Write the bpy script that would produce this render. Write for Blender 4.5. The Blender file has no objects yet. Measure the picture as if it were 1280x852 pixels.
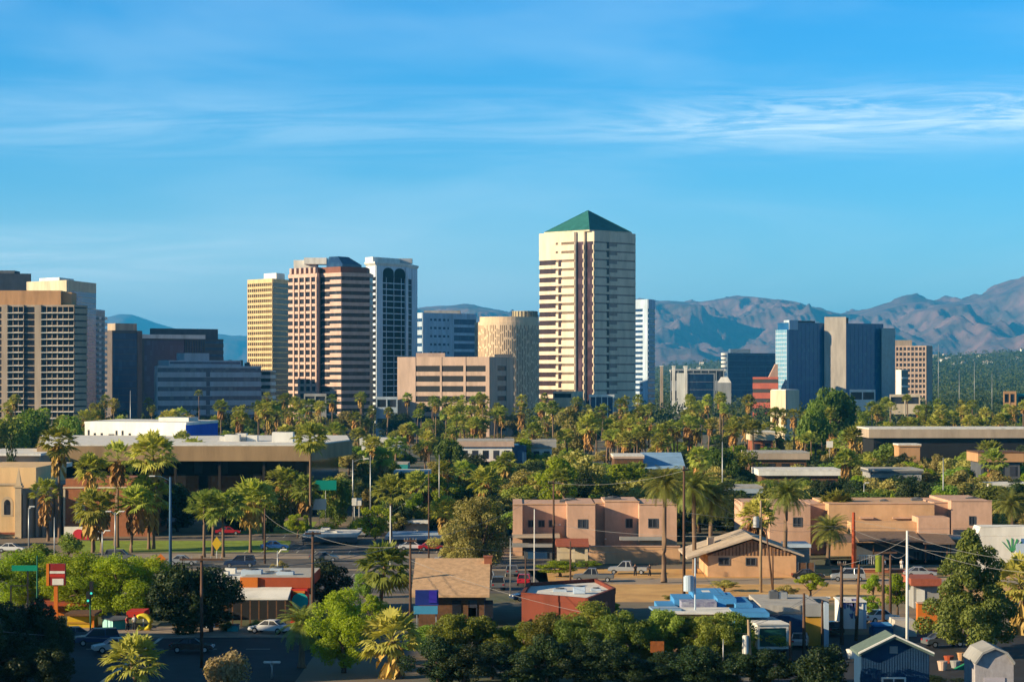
import bpy, bmesh, math, random
from mathutils import Vector, Matrix
R = math.radians
PI = math.pi
random.seed(7)
scene = bpy.context.scene
COL = scene.collection

# ------------------------------------------------------------------ camera
F = 3000.0          # focal length in photo pixels (photo 1280 wide)
CAMZ = 28.0
HV = 472.0          # horizon row of the photo
cam_d = bpy.data.cameras.new('camera')
cam = bpy.data.objects.new('camera', cam_d)
COL.objects.link(cam)
cam.location = (0, 0, CAMZ)
cam.rotation_euler = (R(90), 0, 0)
cam_d.sensor_width = 36
cam_d.lens = 36 * F / 1280
cam_d.shift_y = (HV - 426) / 1280
cam_d.clip_start = 1.0
cam_d.clip_end = 80000
scene.camera = cam

# ------------------------------------------------------------------ sun, sky, exposure
SUN_EL = R(18)
SUN_FWD = R(20)     # the sun stands to the left, this far round towards the camera's side
sun_vec = Vector((-math.cos(SUN_FWD) * math.cos(SUN_EL), -math.sin(SUN_FWD) * math.cos(SUN_EL), math.sin(SUN_EL)))
sd = bpy.data.lights.new('sun', 'SUN')
sd.energy = 5.0
sd.angle = R(0.5)
sd.color = (1.0, 0.80, 0.50)
so = bpy.data.objects.new('sun', sd)
COL.objects.link(so)
so.rotation_euler = sun_vec.to_track_quat('Z', 'Y').to_euler()
so.location = (-300, -100, 300)

world = bpy.data.worlds.new('World')
scene.world = world
world.use_nodes = True
WN = world.node_tree.nodes
WL = world.node_tree.links
for n in list(WN): WN.remove(n)
def wn(t, **k):
    n = WN.new(t)
    for a, b in k.items(): setattr(n, a, b)
    return n
def wmath(op, a, b=None, c=None, clamp=False):
    n = wn('ShaderNodeMath', operation=op, use_clamp=clamp)
    for i, x in enumerate((a, b, c)):
        if x is None: continue
        if isinstance(x, (int, float)): n.inputs[i].default_value = x
        else: WL.new(x, n.inputs[i])
    return n.outputs[0]
sky = wn('ShaderNodeTexSky', sky_type='NISHITA', sun_disc=False)
sky.sun_elevation = SUN_EL
# Blender's sky: rotation 0 puts the sun on +Y, positive turns towards +X
sky.sun_rotation = math.atan2(sun_vec.x, sun_vec.y)
sky.altitude = 400
sky.air_density = 1.0
sky.dust_density = 0.05
sky.ozone_density = 3.0
grade = wn('ShaderNodeMix', data_type='RGBA', blend_type='MULTIPLY')
grade.inputs[0].default_value = 1.0
WL.new(sky.outputs[0], grade.inputs[6])
grade.inputs[7].default_value = (0.44, 0.84, 1.16, 1)
sat = wn('ShaderNodeHueSaturation')
sat.inputs['Saturation'].default_value = 1.12
sat.inputs['Value'].default_value = 1.0
WL.new(grade.outputs[2], sat.inputs['Color'])
# thin streaks of high cloud, laid out by direction (azimuth, elevation)
tc = wn('ShaderNodeTexCoord')
sep = wn('ShaderNodeSeparateXYZ')
WL.new(tc.outputs['Generated'], sep.inputs[0])
az = wmath('ARCTAN2', sep.outputs[0], sep.outputs[1])
el = wmath('ARCSINE', sep.outputs[2])
def cloud_noise(sa, se, off, detail=6, rough=0.6, dist=0.6):
    cb = wn('ShaderNodeCombineXYZ')
    WL.new(wmath('MULTIPLY', az, sa), cb.inputs[0])
    WL.new(wmath('MULTIPLY', el, se), cb.inputs[1])
    cb.inputs[2].default_value = off
    nz = wn('ShaderNodeTexNoise')
    nz.inputs['Scale'].default_value = 1.0
    nz.inputs['Detail'].default_value = detail
    nz.inputs['Roughness'].default_value = rough
    nz.inputs['Distortion'].default_value = dist
    WL.new(cb.outputs[0], nz.inputs['Vector'])
    return nz.outputs[0]
def smooth(x, lo, hi):
    n = wn('ShaderNodeMapRange', interpolation_type='SMOOTHSTEP')
    WL.new(x, n.inputs[0])
    n.inputs[1].default_value = lo
    n.inputs[2].default_value = hi
    return n.outputs[0]
def band(center, slope, width):
    d = wmath('DIVIDE', wmath('SUBTRACT', el, wmath('ADD', wmath('MULTIPLY', az, slope), center)), width)
    return wmath('POWER', 2.718, wmath('MULTIPLY', wmath('MULTIPLY', d, d), -1.0))
n1 = smooth(cloud_noise(7, 80, 3.1, 9, 0.60, 1.4), 0.34, 0.68)
n2 = smooth(cloud_noise(13, 125, 8.7, 10, 0.62, 1.6), 0.38, 0.66)
veil = wmath('MULTIPLY', wmath('MULTIPLY', band(0.104, 0.0, 0.0135), wmath('ADD', wmath('MULTIPLY', n1, 0.85), 0.15)), 0.22)
right = smooth(az, 0.0, 0.13)
streak = wmath('MULTIPLY', wmath('MULTIPLY', band(0.1035, 0.02, 0.0095), wmath('ADD', wmath('MULTIPLY', n2, 0.94), 0.06)), wmath('MULTIPLY', right, 0.62))
low = wmath('MULTIPLY', wmath('MULTIPLY', band(0.058, 0.05, 0.012), n1), wmath('MULTIPLY', smooth(az, 0.0, -0.2), 0.3))
wide = wmath('MULTIPLY', smooth(cloud_noise(5, 22, 5.5, 4, 0.5, 0.3), 0.42, 0.75), 0.16)
hzn = wmath('MULTIPLY', band(0.0, 0.0, 0.05), wmath('ADD', 0.38, wmath('MULTIPLY', smooth(az, 0.12, -0.04), 0.42)))
cl = wmath('ADD', wmath('ADD', wmath('ADD', veil, hzn), streak), wmath('ADD', low, wide), clamp=True)
cmix = wn('ShaderNodeMix', data_type='RGBA')
WL.new(cl, cmix.inputs[0])
zen = wn('ShaderNodeMix', data_type='RGBA', blend_type='MULTIPLY')     # deep clear-air zenith
zr = wn('ShaderNodeMapRange', interpolation_type='SMOOTHSTEP'); WL.new(el, zr.inputs[0]); zr.inputs[1].default_value = 0.16; zr.inputs[2].default_value = 0.5
WL.new(zr.outputs[0], zen.inputs[0]); WL.new(sat.outputs[0], zen.inputs[6]); zen.inputs[7].default_value = (0.85, 0.44, 0.36, 1)
WL.new(zen.outputs[2], cmix.inputs[6])
cmix.inputs[7].default_value = (6.6, 8.0, 8.6, 1)
bg = wn('ShaderNodeBackground')
SKY_STRENGTH = 0.083
bg.inputs[1].default_value = SKY_STRENGTH
WL.new(cmix.outputs[2], bg.inputs[0])
wo = wn('ShaderNodeOutputWorld')
WL.new(bg.outputs[0], wo.inputs[0])

scene.view_settings.view_transform = 'Standard'
scene.view_settings.look = 'None'
scene.view_settings.gamma = 1
scene.view_settings.use_curve_mapping = False
scene.view_settings.exposure = 0.95
cy = scene.cycles
cy.max_bounces = 5
cy.diffuse_bounces = 2
cy.glossy_bounces = 2
cy.transmission_bounces = 2
cy.volume_bounces = 0
cy.transparent_max_bounces = 6
cy.use_denoising = True
cy.use_adaptive_sampling = True
cy.adaptive_threshold = 0.02
cy.caustics_reflective = False
cy.caustics_refractive = False

# ------------------------------------------------------------------ helpers
def P(u, v, Y):                      # the point at depth Y that the photo shows at (u, v)
    return Vector(((u - 640) * Y / F, Y, CAMZ - (v - HV) * Y / F))
def gy(v): return CAMZ * F / (v - HV)    # depth of the flat ground at row v
def G(u, v):
    Y = gy(v)
    return Vector(((u - 640) * Y / F, Y, 0))
DY = 0.0    # depth correction of the block being built
def X(u, Y): return (u - 640) * (Y + DY) / F
def Z(v, Y): return CAMZ - (v - HV) * (Y + DY) / F

class MB:
    def __init__(s): s.v = []; s.f = []
    def add(s, vs, fs):
        b = len(s.v); s.v += [tuple(p) for p in vs]; s.f += [tuple(b + i for i in f) for f in fs]
        return s
    def box(s, x0, x1, y0, y1, z0, z1, rz=0, c=(0, 0)):
        vs = [(x, y, z) for z in (z0, z1) for y in (y0, y1) for x in (x0, x1)]
        if rz:
            ca, sa = math.cos(rz), math.sin(rz)
            vs = [(c[0] + (x - c[0]) * ca - (y - c[1]) * sa, c[1] + (x - c[0]) * sa + (y - c[1]) * ca, z) for x, y, z in vs]
        return s.add(vs, [(0, 2, 3, 1), (4, 5, 7, 6), (0, 1, 5, 4), (1, 3, 7, 5), (3, 2, 6, 7), (2, 0, 4, 6)])
    def prism(s, poly, z0, z1, top=None):
        n = len(poly); t = top or poly
        vs = [(x, y, z0) for x, y in poly] + [(x, y, z1) for x, y in t]
        fs = [tuple(reversed(range(n))), tuple(range(n, 2 * n))] + [(i, (i + 1) % n, n + (i + 1) % n, n + i) for i in range(n)]
        return s.add(vs, fs)
    def hprism(s, prof, x0, x1, axis='x'):      # profile in (a, z) extruded along axis
        n = len(prof)
        if axis == 'x': vs = [(x0, a, z) for a, z in prof] + [(x1, a, z) for a, z in prof]
        else: vs = [(a, x0, z) for a, z in prof] + [(a, x1, z) for a, z in prof]
        fs = [tuple(range(n)), tuple(reversed(range(n, 2 * n)))] + [(i, n + i, n + (i + 1) % n, (i + 1) % n) for i in range(n)]
        return s.add(vs, fs)
    def tube(s, pts, rads, n=8, cap=True):
        pts = [Vector(p) for p in pts]
        if not isinstance(rads, (list, tuple)): rads = [rads] * len(pts)
        rings = []
        for i, p in enumerate(pts):
            d = (pts[min(i + 1, len(pts) - 1)] - pts[max(i - 1, 0)]).normalized()
            a = d.cross(Vector((0, 0, 1)) if abs(d.z) < 0.95 else Vector((1, 0, 0))).normalized()
            b = d.cross(a)
            rings.append([p + (a * math.cos(2 * PI * k / n) + b * math.sin(2 * PI * k / n)) * rads[i] for k in range(n)])
        vs = [q for r in rings for q in r]
        fs = [(i * n + k, i * n + (k + 1) % n, (i + 1) * n + (k + 1) % n, (i + 1) * n + k) for i in range(len(pts) - 1) for k in range(n)]
        if cap: fs += [tuple(reversed(range(n))), tuple(range((len(pts) - 1) * n, len(pts) * n))]
        return s.add(vs, fs)
    def ball(s, c, r, n=10, sz=1.0):
        pts = [(c[0], c[1], c[2] - r * sz + 1e-4)]; 
        m = n // 2
        vs = [(c[0], c[1], c[2] - r * sz)]
        for i in range(1, m):
            a = -PI / 2 + PI * i / m
            vs += [(c[0] + r * math.cos(a) * math.cos(2 * PI * k / n), c[1] + r * math.cos(a) * math.sin(2 * PI * k / n), c[2] + r * sz * math.sin(a)) for k in range(n)]
        vs.append((c[0], c[1], c[2] + r * sz))
        fs = [(0, 1 + (k + 1) % n, 1 + k) for k in range(n)]
        for i in range(m - 2):
            fs += [(1 + i * n + k, 1 + i * n + (k + 1) % n, 1 + (i + 1) * n + (k + 1) % n, 1 + (i + 1) * n + k) for k in range(n)]
        L = len(vs) - 1
        fs += [(L, 1 + (m - 2) * n + k, 1 + (m - 2) * n + (k + 1) % n) for k in range(n)]
        return s.add(vs, fs)
    def build(s, name, mat, parent=None, smooth=False, fix=True, bevel=0):
        me = bpy.data.meshes.new(name)
        me.from_pydata(s.v, [], s.f)
        if fix and len(s.f) < 60000:
            bm = bmesh.new(); bm.from_mesh(me)
            bmesh.ops.recalc_face_normals(bm, faces=bm.faces)
            if bevel: bmesh.ops.bevel(bm, geom=bm.edges[:], offset=bevel, segments=2, affect='EDGES', clamp_overlap=True)
            bm.to_mesh(me); bm.free()
        if smooth:
            me.polygons.foreach_set('use_smooth', [True] * len(me.polygons))
        me.update()
        o = bpy.data.objects.new(name, me)
        if mat: me.materials.append(mat)
        COL.objects.link(o)
        if parent: o.parent = parent
        return o

def tag(o, label=None, cat=None, group=None, kind=None):
    if label: o['label'] = label
    if cat: o['category'] = cat
    if group: o['group'] = group
    if kind: o['kind'] = kind
    return o
def thing(name, label, cat, loc=(0, 0, 0), rz=0, group=None):
    o = bpy.data.objects.new(name, None)
    o.empty_display_size = 0.5
    COL.objects.link(o)
    o.location = loc; o.rotation_euler = (0, 0, rz)
    return tag(o, label, cat, group)
def struct(o): o['kind'] = 'structure'; return o
def copy_tree(o, parent=None):
    c = o.copy(); COL.objects.link(c)
    if parent: c.parent = parent
    for ch in o.children: copy_tree(ch, c)
    return c

# ------------------------------------------------------------------ materials
_mats = {}
def mat(name, col, rough=0.85, vary=0.18, scale=0.35, spec=0.3, metal=0.0, bump=0.0, streak=False, hue=0.0, objrand=0.0, alt=None):
    if name in _mats: return _mats[name]
    m = bpy.data.materials.new(name); m.use_nodes = True
    N = m.node_tree.nodes; L = m.node_tree.links
    b = N['Principled BSDF']
    b.inputs['Roughness'].default_value = rough
    b.inputs['Metallic'].default_value = metal
    b.inputs['Specular IOR Level'].default_value = spec
    tcn = N.new('ShaderNodeTexCoord')
    mp = N.new('ShaderNodeMapping')
    L.new(tcn.outputs['Object'], mp.inputs[0])
    mp.inputs['Scale'].default_value = (1, 1, 0.15) if streak else (1, 1, 1)
    nz = N.new('ShaderNodeTexNoise'); nz.inputs['Scale'].default_value = scale; nz.inputs['Detail'].default_value = 8; nz.inputs['Roughness'].default_value = 0.62
    L.new(mp.outputs[0], nz.inputs['Vector'])
    rp = N.new('ShaderNodeMapRange'); rp.inputs[1].default_value = 0.3; rp.inputs[2].default_value = 0.7
    L.new(nz.outputs[0], rp.inputs[0])
    mx = N.new('ShaderNodeMix'); mx.data_type = 'RGBA'
    L.new(rp.outputs[0], mx.inputs[0])
    a = alt or tuple(c * (1 - vary) for c in col)
    mx.inputs[6].default_value = (*a, 1)
    mx.inputs[7].default_value = (*[min(0.92, c * (1 + vary * 0.5)) for c in col], 1)
    out = mx.outputs[2]
    if vary >= 0.1 and not objrand:      # rain streaks and worn patches
        m3 = N.new('ShaderNodeMapping'); L.new(tcn.outputs['Object'], m3.inputs[0]); m3.inputs['Scale'].default_value = (1, 1, 0.22)
        n3 = N.new('ShaderNodeTexNoise'); n3.inputs['Scale'].default_value = max(.25, scale * .7); n3.inputs['Detail'].default_value = 10; n3.inputs['Roughness'].default_value = .7
        L.new(m3.outputs[0], n3.inputs['Vector'])
        r3 = N.new('ShaderNodeMapRange'); r3.inputs[1].default_value = .36; r3.inputs[2].default_value = .56; r3.inputs[3].default_value = .80; r3.inputs[4].default_value = 1.0
        L.new(n3.outputs[0], r3.inputs[0])
        x3 = N.new('ShaderNodeMix'); x3.data_type = 'RGBA'; x3.blend_type = 'MULTIPLY'; x3.inputs[0].default_value = 1
        L.new(out, x3.inputs[6]); L.new(r3.outputs[0], x3.inputs[7]); out = x3.outputs[2]
    if objrand:
        oi = N.new('ShaderNodeObjectInfo')
        hs = N.new('ShaderNodeHueSaturation')
        r1 = N.new('ShaderNodeMapRange'); r1.inputs[3].default_value = 0.5 - hue; r1.inputs[4].default_value = 0.5 + hue
        r2 = N.new('ShaderNodeMapRange'); r2.inputs[3].default_value = 1 - objrand; r2.inputs[4].default_value = 1 + objrand
        L.new(oi.outputs['Random'], r1.inputs[0])
        ml = N.new('ShaderNodeMath'); ml.operation = 'MULTIPLY'; ml.inputs[1].default_value = 7.31
        fr = N.new('ShaderNodeMath'); fr.operation = 'FRACT'
        L.new(oi.outputs['Random'], ml.inputs[0]); L.new(ml.outputs[0], fr.inputs[0]); L.new(fr.outputs[0], r2.inputs[0])
        L.new(r1.outputs[0], hs.inputs['Hue']); L.new(r2.outputs[0], hs.inputs['Value'])
        L.new(out, hs.inputs['Color']); out = hs.outputs[0]
    L.new(out, b.inputs['Base Color'])
    if bump:
        bp = N.new('ShaderNodeBump'); bp.inputs['Strength'].default_value = bump
        n2 = N.new('ShaderNodeTexNoise'); n2.inputs['Scale'].default_value = scale * 8; n2.inputs['Detail'].default_value = 4
        L.new(tcn.outputs['Object'], n2.inputs['Vector'])
        L.new(n2.outputs[0], bp.inputs['Height']); L.new(bp.outputs[0], b.inputs['Normal'])
    _mats[name] = m
    return m
def leafmat(name, col, alt, hue=0.02, val=0.3, trans=0.3, scale=0.6):
    m = mat(name, col, rough=0.55, spec=0.25, alt=alt, scale=scale, objrand=val, hue=hue)
    N = m.node_tree.nodes; L = m.node_tree.links
    if 'leaf_mix' in N: return m
    b = N['Principled BSDF']; o = N['Material Output']
    t = N.new('ShaderNodeBsdfTranslucent')
    src = b.inputs['Base Color'].links[0].from_socket
    g = N.new('ShaderNodeMix'); g.data_type = 'RGBA'; g.blend_type = 'MULTIPLY'; g.inputs[0].default_value = 1
    L.new(src, g.inputs[6]); g.inputs[7].default_value = (1.25, 1.3, 0.6, 1)
    L.new(g.outputs[2], t.inputs[0])
    ms = N.new('ShaderNodeMixShader'); ms.name = 'leaf_mix'; ms.inputs[0].default_value = trans
    L.new(b.outputs[0], ms.inputs[1]); L.new(t.outputs[0], ms.inputs[2]); L.new(ms.outputs[0], o.inputs[0])
    return m
def glass(name, col, rough=0.12, spec=0.5, metal=0.0, vary=0.35, scale=0.12):
    new = name not in _mats
    m = mat(name, col, rough=rough, vary=.05, scale=scale, spec=spec, metal=metal)
    if new:      # blinds: every window bay its own tone
        N = m.node_tree.nodes; L = m.node_tree.links; b = N['Principled BSDF']
        tcn = N.new('ShaderNodeTexCoord'); sn = N.new('ShaderNodeVectorMath'); sn.operation = 'SNAP'; sn.inputs[1].default_value = (1.7, 1.7, 2.9)
        L.new(tcn.outputs['Object'], sn.inputs[0])
        wnz = N.new('ShaderNodeTexWhiteNoise'); L.new(sn.outputs[0], wnz.inputs['Vector'])
        pw = N.new('ShaderNodeMath'); pw.operation = 'POWER'; pw.inputs[1].default_value = 4.0; L.new(wnz.outputs['Value'], pw.inputs[0])
        ml = N.new('ShaderNodeMath'); ml.operation = 'MULTIPLY'; ml.inputs[1].default_value = vary; L.new(pw.outputs[0], ml.inputs[0])
        mx = N.new('ShaderNodeMix'); mx.data_type = 'RGBA'; L.new(ml.outputs[0], mx.inputs[0])
        L.new(b.inputs['Base Color'].links[0].from_socket, mx.inputs[6]); mx.inputs[7].default_value = (*[min(.4, c * 5 + .035) for c in col], 1)
        L.new(mx.outputs[2], b.inputs['Base Color'])
    return m

M = dict(
    glass=glass('window_glass', (0.016, 0.018, 0.026), spec=.22, rough=.3),
    navy=glass('navy_glass', (0.012, 0.042, 0.115), spec=0.35, rough=.3, vary=.2),
    blueglass=glass('blue_curtain_glass', (0.012, 0.085, 0.24), spec=0.4, rough=0.15, vary=.12),
    paleblue=glass('sunlit_blue_glass', (0.14, 0.33, 0.48), spec=0.7),
    cream=mat('cream_stucco', (0.62, 0.52, 0.38), streak=True),
    white=mat('white_paint', (0.74, 0.73, 0.69), vary=0.12, streak=True),
    bluewhite=mat('blue_white_panel', (0.42, 0.52, 0.64), streak=True),
    tan=mat('tan_concrete', (0.44, 0.35, 0.27), streak=True),
    orange_tan=mat('orange_tan_stucco', (0.50, 0.28, 0.14), streak=True),
    pink=mat('pink_stone', (0.53, 0.38, 0.30), streak=True),
    redbrown=mat('red_brown_stone', (0.22, 0.09, 0.065), streak=True),
    grey=mat('grey_concrete', (0.30, 0.30, 0.30), streak=True),
    darkgrey=mat('dark_grey_panel', (0.09, 0.10, 0.12)),
    bluegrey=mat('blue_grey_concrete', (0.36, 0.44, 0.52), streak=True),
    adobe=mat('adobe_stucco', (0.60, 0.37, 0.26), vary=0.14, scale=0.5, bump=0.1),
    adobe2=mat('adobe_stucco_orange', (0.60, 0.36, 0.20), vary=0.14, scale=0.5, bump=0.1),
    brick=mat('red_brick', (0.30, 0.10, 0.055), scale=1.5, bump=0.2),
    rust=mat('rust_red_paint', (0.36, 0.07, 0.025), vary=0.2),
    green=mat('green_copper', (0.035, 0.17, 0.16), vary=0.25, rough=0.5),
    roofgravel=mat('roof_gravel', (0.42, 0.40, 0.37), scale=1.2, bump=0.2),
    roofwhite=mat('white_roof_coat', (0.72, 0.70, 0.66), scale=0.8),
    shingle=mat('tan_shingle', (0.56, 0.36, 0.21), scale=2.0, bump=0.3, vary=0.25),
    brown=mat('brown_wood', (0.14, 0.07, 0.035), scale=2.5, vary=0.35),
    pole=mat('weathered_pole_wood', (0.11, 0.06, 0.04), scale=2.0, vary=0.35, streak=True),
    palewood=mat('pale_pole_wood', (0.33, 0.24, 0.15), scale=2.0, vary=0.3, streak=True),
    steel=mat('galvanised_steel', (0.42, 0.43, 0.44), rough=0.45, metal=0.5, vary=0.15),
    bluepaint=mat('blue_wall_paint', (0.03, 0.12, 0.50), vary=0.15),
    steelblue=mat('blue_grey_pole_paint', (0.05, 0.12, 0.22), vary=.15),
    bluehouse=mat('sky_blue_house_paint', (0.06, 0.27, 0.58), vary=0.2),
    teal=mat('teal_paint', (0.03, 0.32, 0.34), vary=0.15),
    yellow=mat('yellow_paint', (0.65, 0.42, 0.02), vary=0.15),
    ochre=mat('ochre_paint', (0.45, 0.24, 0.03), vary=0.15),
    orange=mat('orange_paint', (0.62, 0.17, 0.02), vary=0.15),
    red=mat('red_paint', (0.50, 0.03, 0.02), vary=0.15),
    black=mat('black_paint', (0.02, 0.02, 0.022), rough=0.5),
    signgreen=mat('green_sign', (0.0, 0.12, 0.07), rough=0.5),
    trunk=mat('tree_bark', (0.13, 0.085, 0.055), scale=3, vary=0.4, bump=0.4),
    palmtrunk=mat('palm_bark', (0.20, 0.13, 0.085), scale=4, vary=0.4, bump=0.4),
    tyre=mat('tyre_rubber', (0.015, 0.015, 0.015)),
    skin=mat('skin', (0.45, 0.26, 0.17), vary=0.05),
    cloth_dark=mat('dark_cloth', (0.02, 0.022, 0.03)),
    cloth_white=mat('white_cloth', (0.65, 0.65, 0.65)),
    cloth_red=mat('red_cloth', (0.45, 0.05, 0.05)),
)
# ================================================================== ground, terrain, haze
from mathutils import noise as mnoise
def ground_mat():
    m = bpy.data.materials.new('ground_dirt'); m.use_nodes = True
    N = m.node_tree.nodes; L = m.node_tree.links; b = N['Principled BSDF']
    tcn = N.new('ShaderNodeTexCoord')
    def nz(s, d=6):
        n = N.new('ShaderNodeTexNoise'); n.inputs['Scale'].default_value = s; n.inputs['Detail'].default_value = d
        L.new(tcn.outputs['Object'], n.inputs['Vector']); return n.outputs[0]
    def ramp(x, lo, hi):
        r = N.new('ShaderNodeMapRange'); r.inputs[1].default_value = lo; r.inputs[2].default_value = hi; L.new(x, r.inputs[0]); return r.outputs[0]
    def mix(f, a, bb):
        x = N.new('ShaderNodeMix'); x.data_type = 'RGBA'; L.new(f, x.inputs[0])
        for i, c in ((6, a), (7, bb)):
            if isinstance(c, tuple): x.inputs[i].default_value = (*c, 1)
            else: L.new(c, x.inputs[i])
        return x.outputs[2]
    a = mix(ramp(nz(0.02), 0.42, 0.58), (0.10, 0.095, 0.085), (0.22, 0.15, 0.09))
    c = mix(ramp(nz(0.035, 4), 0.44, 0.56), a, (0.055, 0.075, 0.025))
    d = mix(ramp(nz(0.9, 8), 0.3, 0.7), c, (0.18, 0.14, 0.11))
    e = N.new('ShaderNodeMix'); e.data_type = 'RGBA'; e.inputs[0].default_value = 0.35
    L.new(c, e.inputs[6]); L.new(d, e.inputs[7]); L.new(e.outputs[2], b.inputs['Base Color'])
    b.inputs['Roughness'].default_value = 0.95
    return m
g = MB(); g.add([(-16000, -400, 0), (16000, -400, 0), (16000, 42000, 0), (-16000, 42000, 0)], [(0, 1, 2, 3)])
struct(g.build('ground', ground_mat()))

asphalt = mat('asphalt', (0.03, 0.03, 0.034), vary=0.3, scale=0.4)
asphalt_old = mat('worn_asphalt', (0.14, 0.125, 0.115), vary=0.3, scale=0.25, alt=(0.055, 0.052, 0.05))
concrete_walk = mat('pavement_concrete', (0.34, 0.27, 0.21), vary=0.2, scale=0.6)
paint_line = mat('road_line_paint', (0.6, 0.58, 0.5), vary=0.2, scale=3)
dirt = mat('dry_dirt', (0.62, 0.38, 0.14), vary=0.3, scale=0.15, alt=(0.46, 0.25, 0.09))
lawn_m = mat('lawn_grass', (0.24, 0.32, 0.03), vary=0.35, scale=0.8, bump=0.4)
def sheet(name, pts, z, m, kind='structure'):
    s = MB(); s.add([(x, y, z) for x, y in pts], [tuple(range(len(pts)))])
    o = s.build(name, m); o['kind'] = kind; return o
def uvpts(l): return [(G(u, v).x, G(u, v).y) for u, v in l]
sheet('street', [(-110, 350), (6, 350), (6, 372), (-110, 372)], 0.008, asphalt_old)
sheet('dirt_lot', [(6, 300), (75, 300), (75, 352), (2, 352)], 0.004, dirt)
sheet('lane', [(8, 326), (80, 326), (80, 334), (8, 334)], 0.008, concrete_walk)
sheet('parking_lot', [(-30, 312), (5, 312), (5, 350), (-30, 350)], 0.004, asphalt_old)
sheet('back_parking', [(-45, 372), (-2, 372), (-2, 440), (-45, 440)], 0.006, asphalt_old)
sheet('corner_road', [(-90, 190), (-20, 190), (-20, 259), (-90, 259)], 0.004, asphalt)
sheet('yard_road', [(24, 190), (75, 190), (75, 262), (24, 262)], 0.004, asphalt)  # the yard's shade is put into this dark asphalt colour
kb = MB()
kb.box(-90, -18, 259, 269, 0, 0.13)
struct(kb.build('pavement', concrete_walk))
ln = MB()
for k in range(12): ln.box(-88 + k * 5.5, -85.5 + k * 5.5, 247.9, 248.1, 0.008, 0.012)
ln.box(-38, -37.6, 200, 262, 0.008, 0.012); ln.box(-47, -33, 262, 262.5, 0.008, 0.012)
struct(ln.build('road_markings', paint_line))
ln = MB()
for k in range(16): ln.box(-108 + k * 7, -105 + k * 7, 360.9, 361.1, 0.012, 0.016)
struct(ln.build('street_markings', paint_line))
sheet('lawn', [(-70, 386), (-36, 386), (-38, 413), (-76, 413)], 0.012, lawn_m)
sheet('bright_lawn', [(-51, 432), (-36.5, 432), (-38, 468), (-55, 468)], 0.012, lawn_m)
kb = MB(); kb.box(-110, 2, 372.3, 380.6, 0, 0.12); struct(kb.build('lawn_pavement', concrete_walk))

ln = MB()
for k in range(12): ln.box(-28 + k * 2.7, -27.9 + k * 2.7, 338, 343.5, 0.008, 0.012)
for k in range(14): ln.box(-43 + k * 2.8, -42.9 + k * 2.8, 420, 426, 0.010, 0.014); ln.box(-43 + k * 2.8, -42.9 + k * 2.8, 384, 389, 0.010, 0.014)
struct(ln.build('parking_lines', paint_line))
kb = MB(); kb.box(-110, 6, 349.6, 349.95, 0, .14); kb.box(6.1, 80, 325.5, 325.9, 0, .12); kb.box(6.1, 80, 334.1, 334.5, 0, .12)
struct(kb.build('kerb', concrete_walk))
# ---- mountains
def interp(tab, x):
    if x <= tab[0][0]: return tab[0][1]
    for (a, p), (b, q) in zip(tab, tab[1:]):
        if x <= b: return p + (q - p) * (x - a) / (b - a)
    return tab[-1][1]
def mountain(name, tab, Y0, Ycrest, Y1, m, nx, ny, u0, u1, amp, base=0.0, ncell=600.0, foot=0.25):
    vs, fs = [], []
    for j in range(ny + 1):
        t = j / ny
        Y = Y0 + (Y1 - Y0) * t
        for i in range(nx + 1):
            u = u0 + (u1 - u0) * i / nx
            x = X(u, Ycrest)
            crest = Z(interp(tab, u), Ycrest)
            if Y < Ycrest:
                s = (Y - Y0) / (Ycrest - Y0); prof = foot * s + (1 - foot) * s ** 2.1
            else:
                s = (Y1 - Y) / (Y1 - Ycrest); prof = s ** 1.3
            n = mnoise.fractal(Vector((x / ncell, Y / ncell * 0.8, 3.3)), 1.0, 2.1, 6)
            rg = 1 - abs(mnoise.noise(Vector((x / ncell * 1.3 + 5, Y / ncell * 0.55, 0.7)))) * 2
            rg2 = 1 - abs(mnoise.noise(Vector((x / ncell * 3.4 + 15, Y / ncell * 1.6, 4.7)))) * 2
            side = 4 * prof * (1 - prof * 0.985)
            rm = mnoise.ridged_multi_fractal(Vector((x / ncell * 1.3, Y / ncell * 0.55, 9.1)), 0.85, 2.2, 8, 1.0, 2.0)
            h = crest * prof + amp * side * (0.35 * (rg - 0.3) + 0.12 * rg2 + 0.25 * n + 0.42 * (rm - 1.1)) + amp * 0.06 * (n + 0.5 * (rm - 1.0)) * prof
            cap = CAMZ + (crest - CAMZ) * Y / Ycrest      # nearer spurs stay under the crest line
            if Y < Ycrest: h = min(h, cap - 0.02 * crest * (1 - s) * 4) if h > cap * .9 else h
            h = max(-4, h) if prof > 0.001 else -5
            vs.append((x, Y, h + base))
    for j in range(ny):
        for i in range(nx):
            a = j * (nx + 1) + i
            fs.append((a, a + 1, a + nx + 2, a + nx + 1))
    mb = MB(); mb.add(vs, fs)
    return mb.build(name, m, smooth=True, fix=False)
mt_m = mat('desert_rock', (0.24, 0.13, 0.11), vary=0.45, scale=0.0035, alt=(0.04, 0.042, 0.04), bump=0.0)
tab = [(430, 420), (500, 392), (525, 386), (560, 384), (590, 383), (640, 391), (700, 396), (760, 384), (800, 376), (820, 378), (860, 379), (885, 375),
       (910, 371), (930, 370), (945, 372), (962, 375), (975, 381), (992, 386), (1010, 391), (1030, 391), (1055, 394), (1070, 390), (1085, 386), (1105, 381),
       (1125, 379), (1150, 377), (1165, 379), (1182, 382), (1200, 380), (1220, 377), (1240, 369), (1258, 361), (1280, 350), (1310, 338), (1400, 330)]
struct(mountain('mountains', tab, 11500, 20000, 25500, mt_m, 640, 240, 420, 1400, 470, ncell=1350.0))
tab = [(60, 440), (110, 405), (130, 398), (150, 394), (165, 395), (185, 401), (215, 410), (240, 416), (262, 420), (285, 424), (305, 424), (330, 428), (380, 436), (450, 440), (560, 446)]
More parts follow.
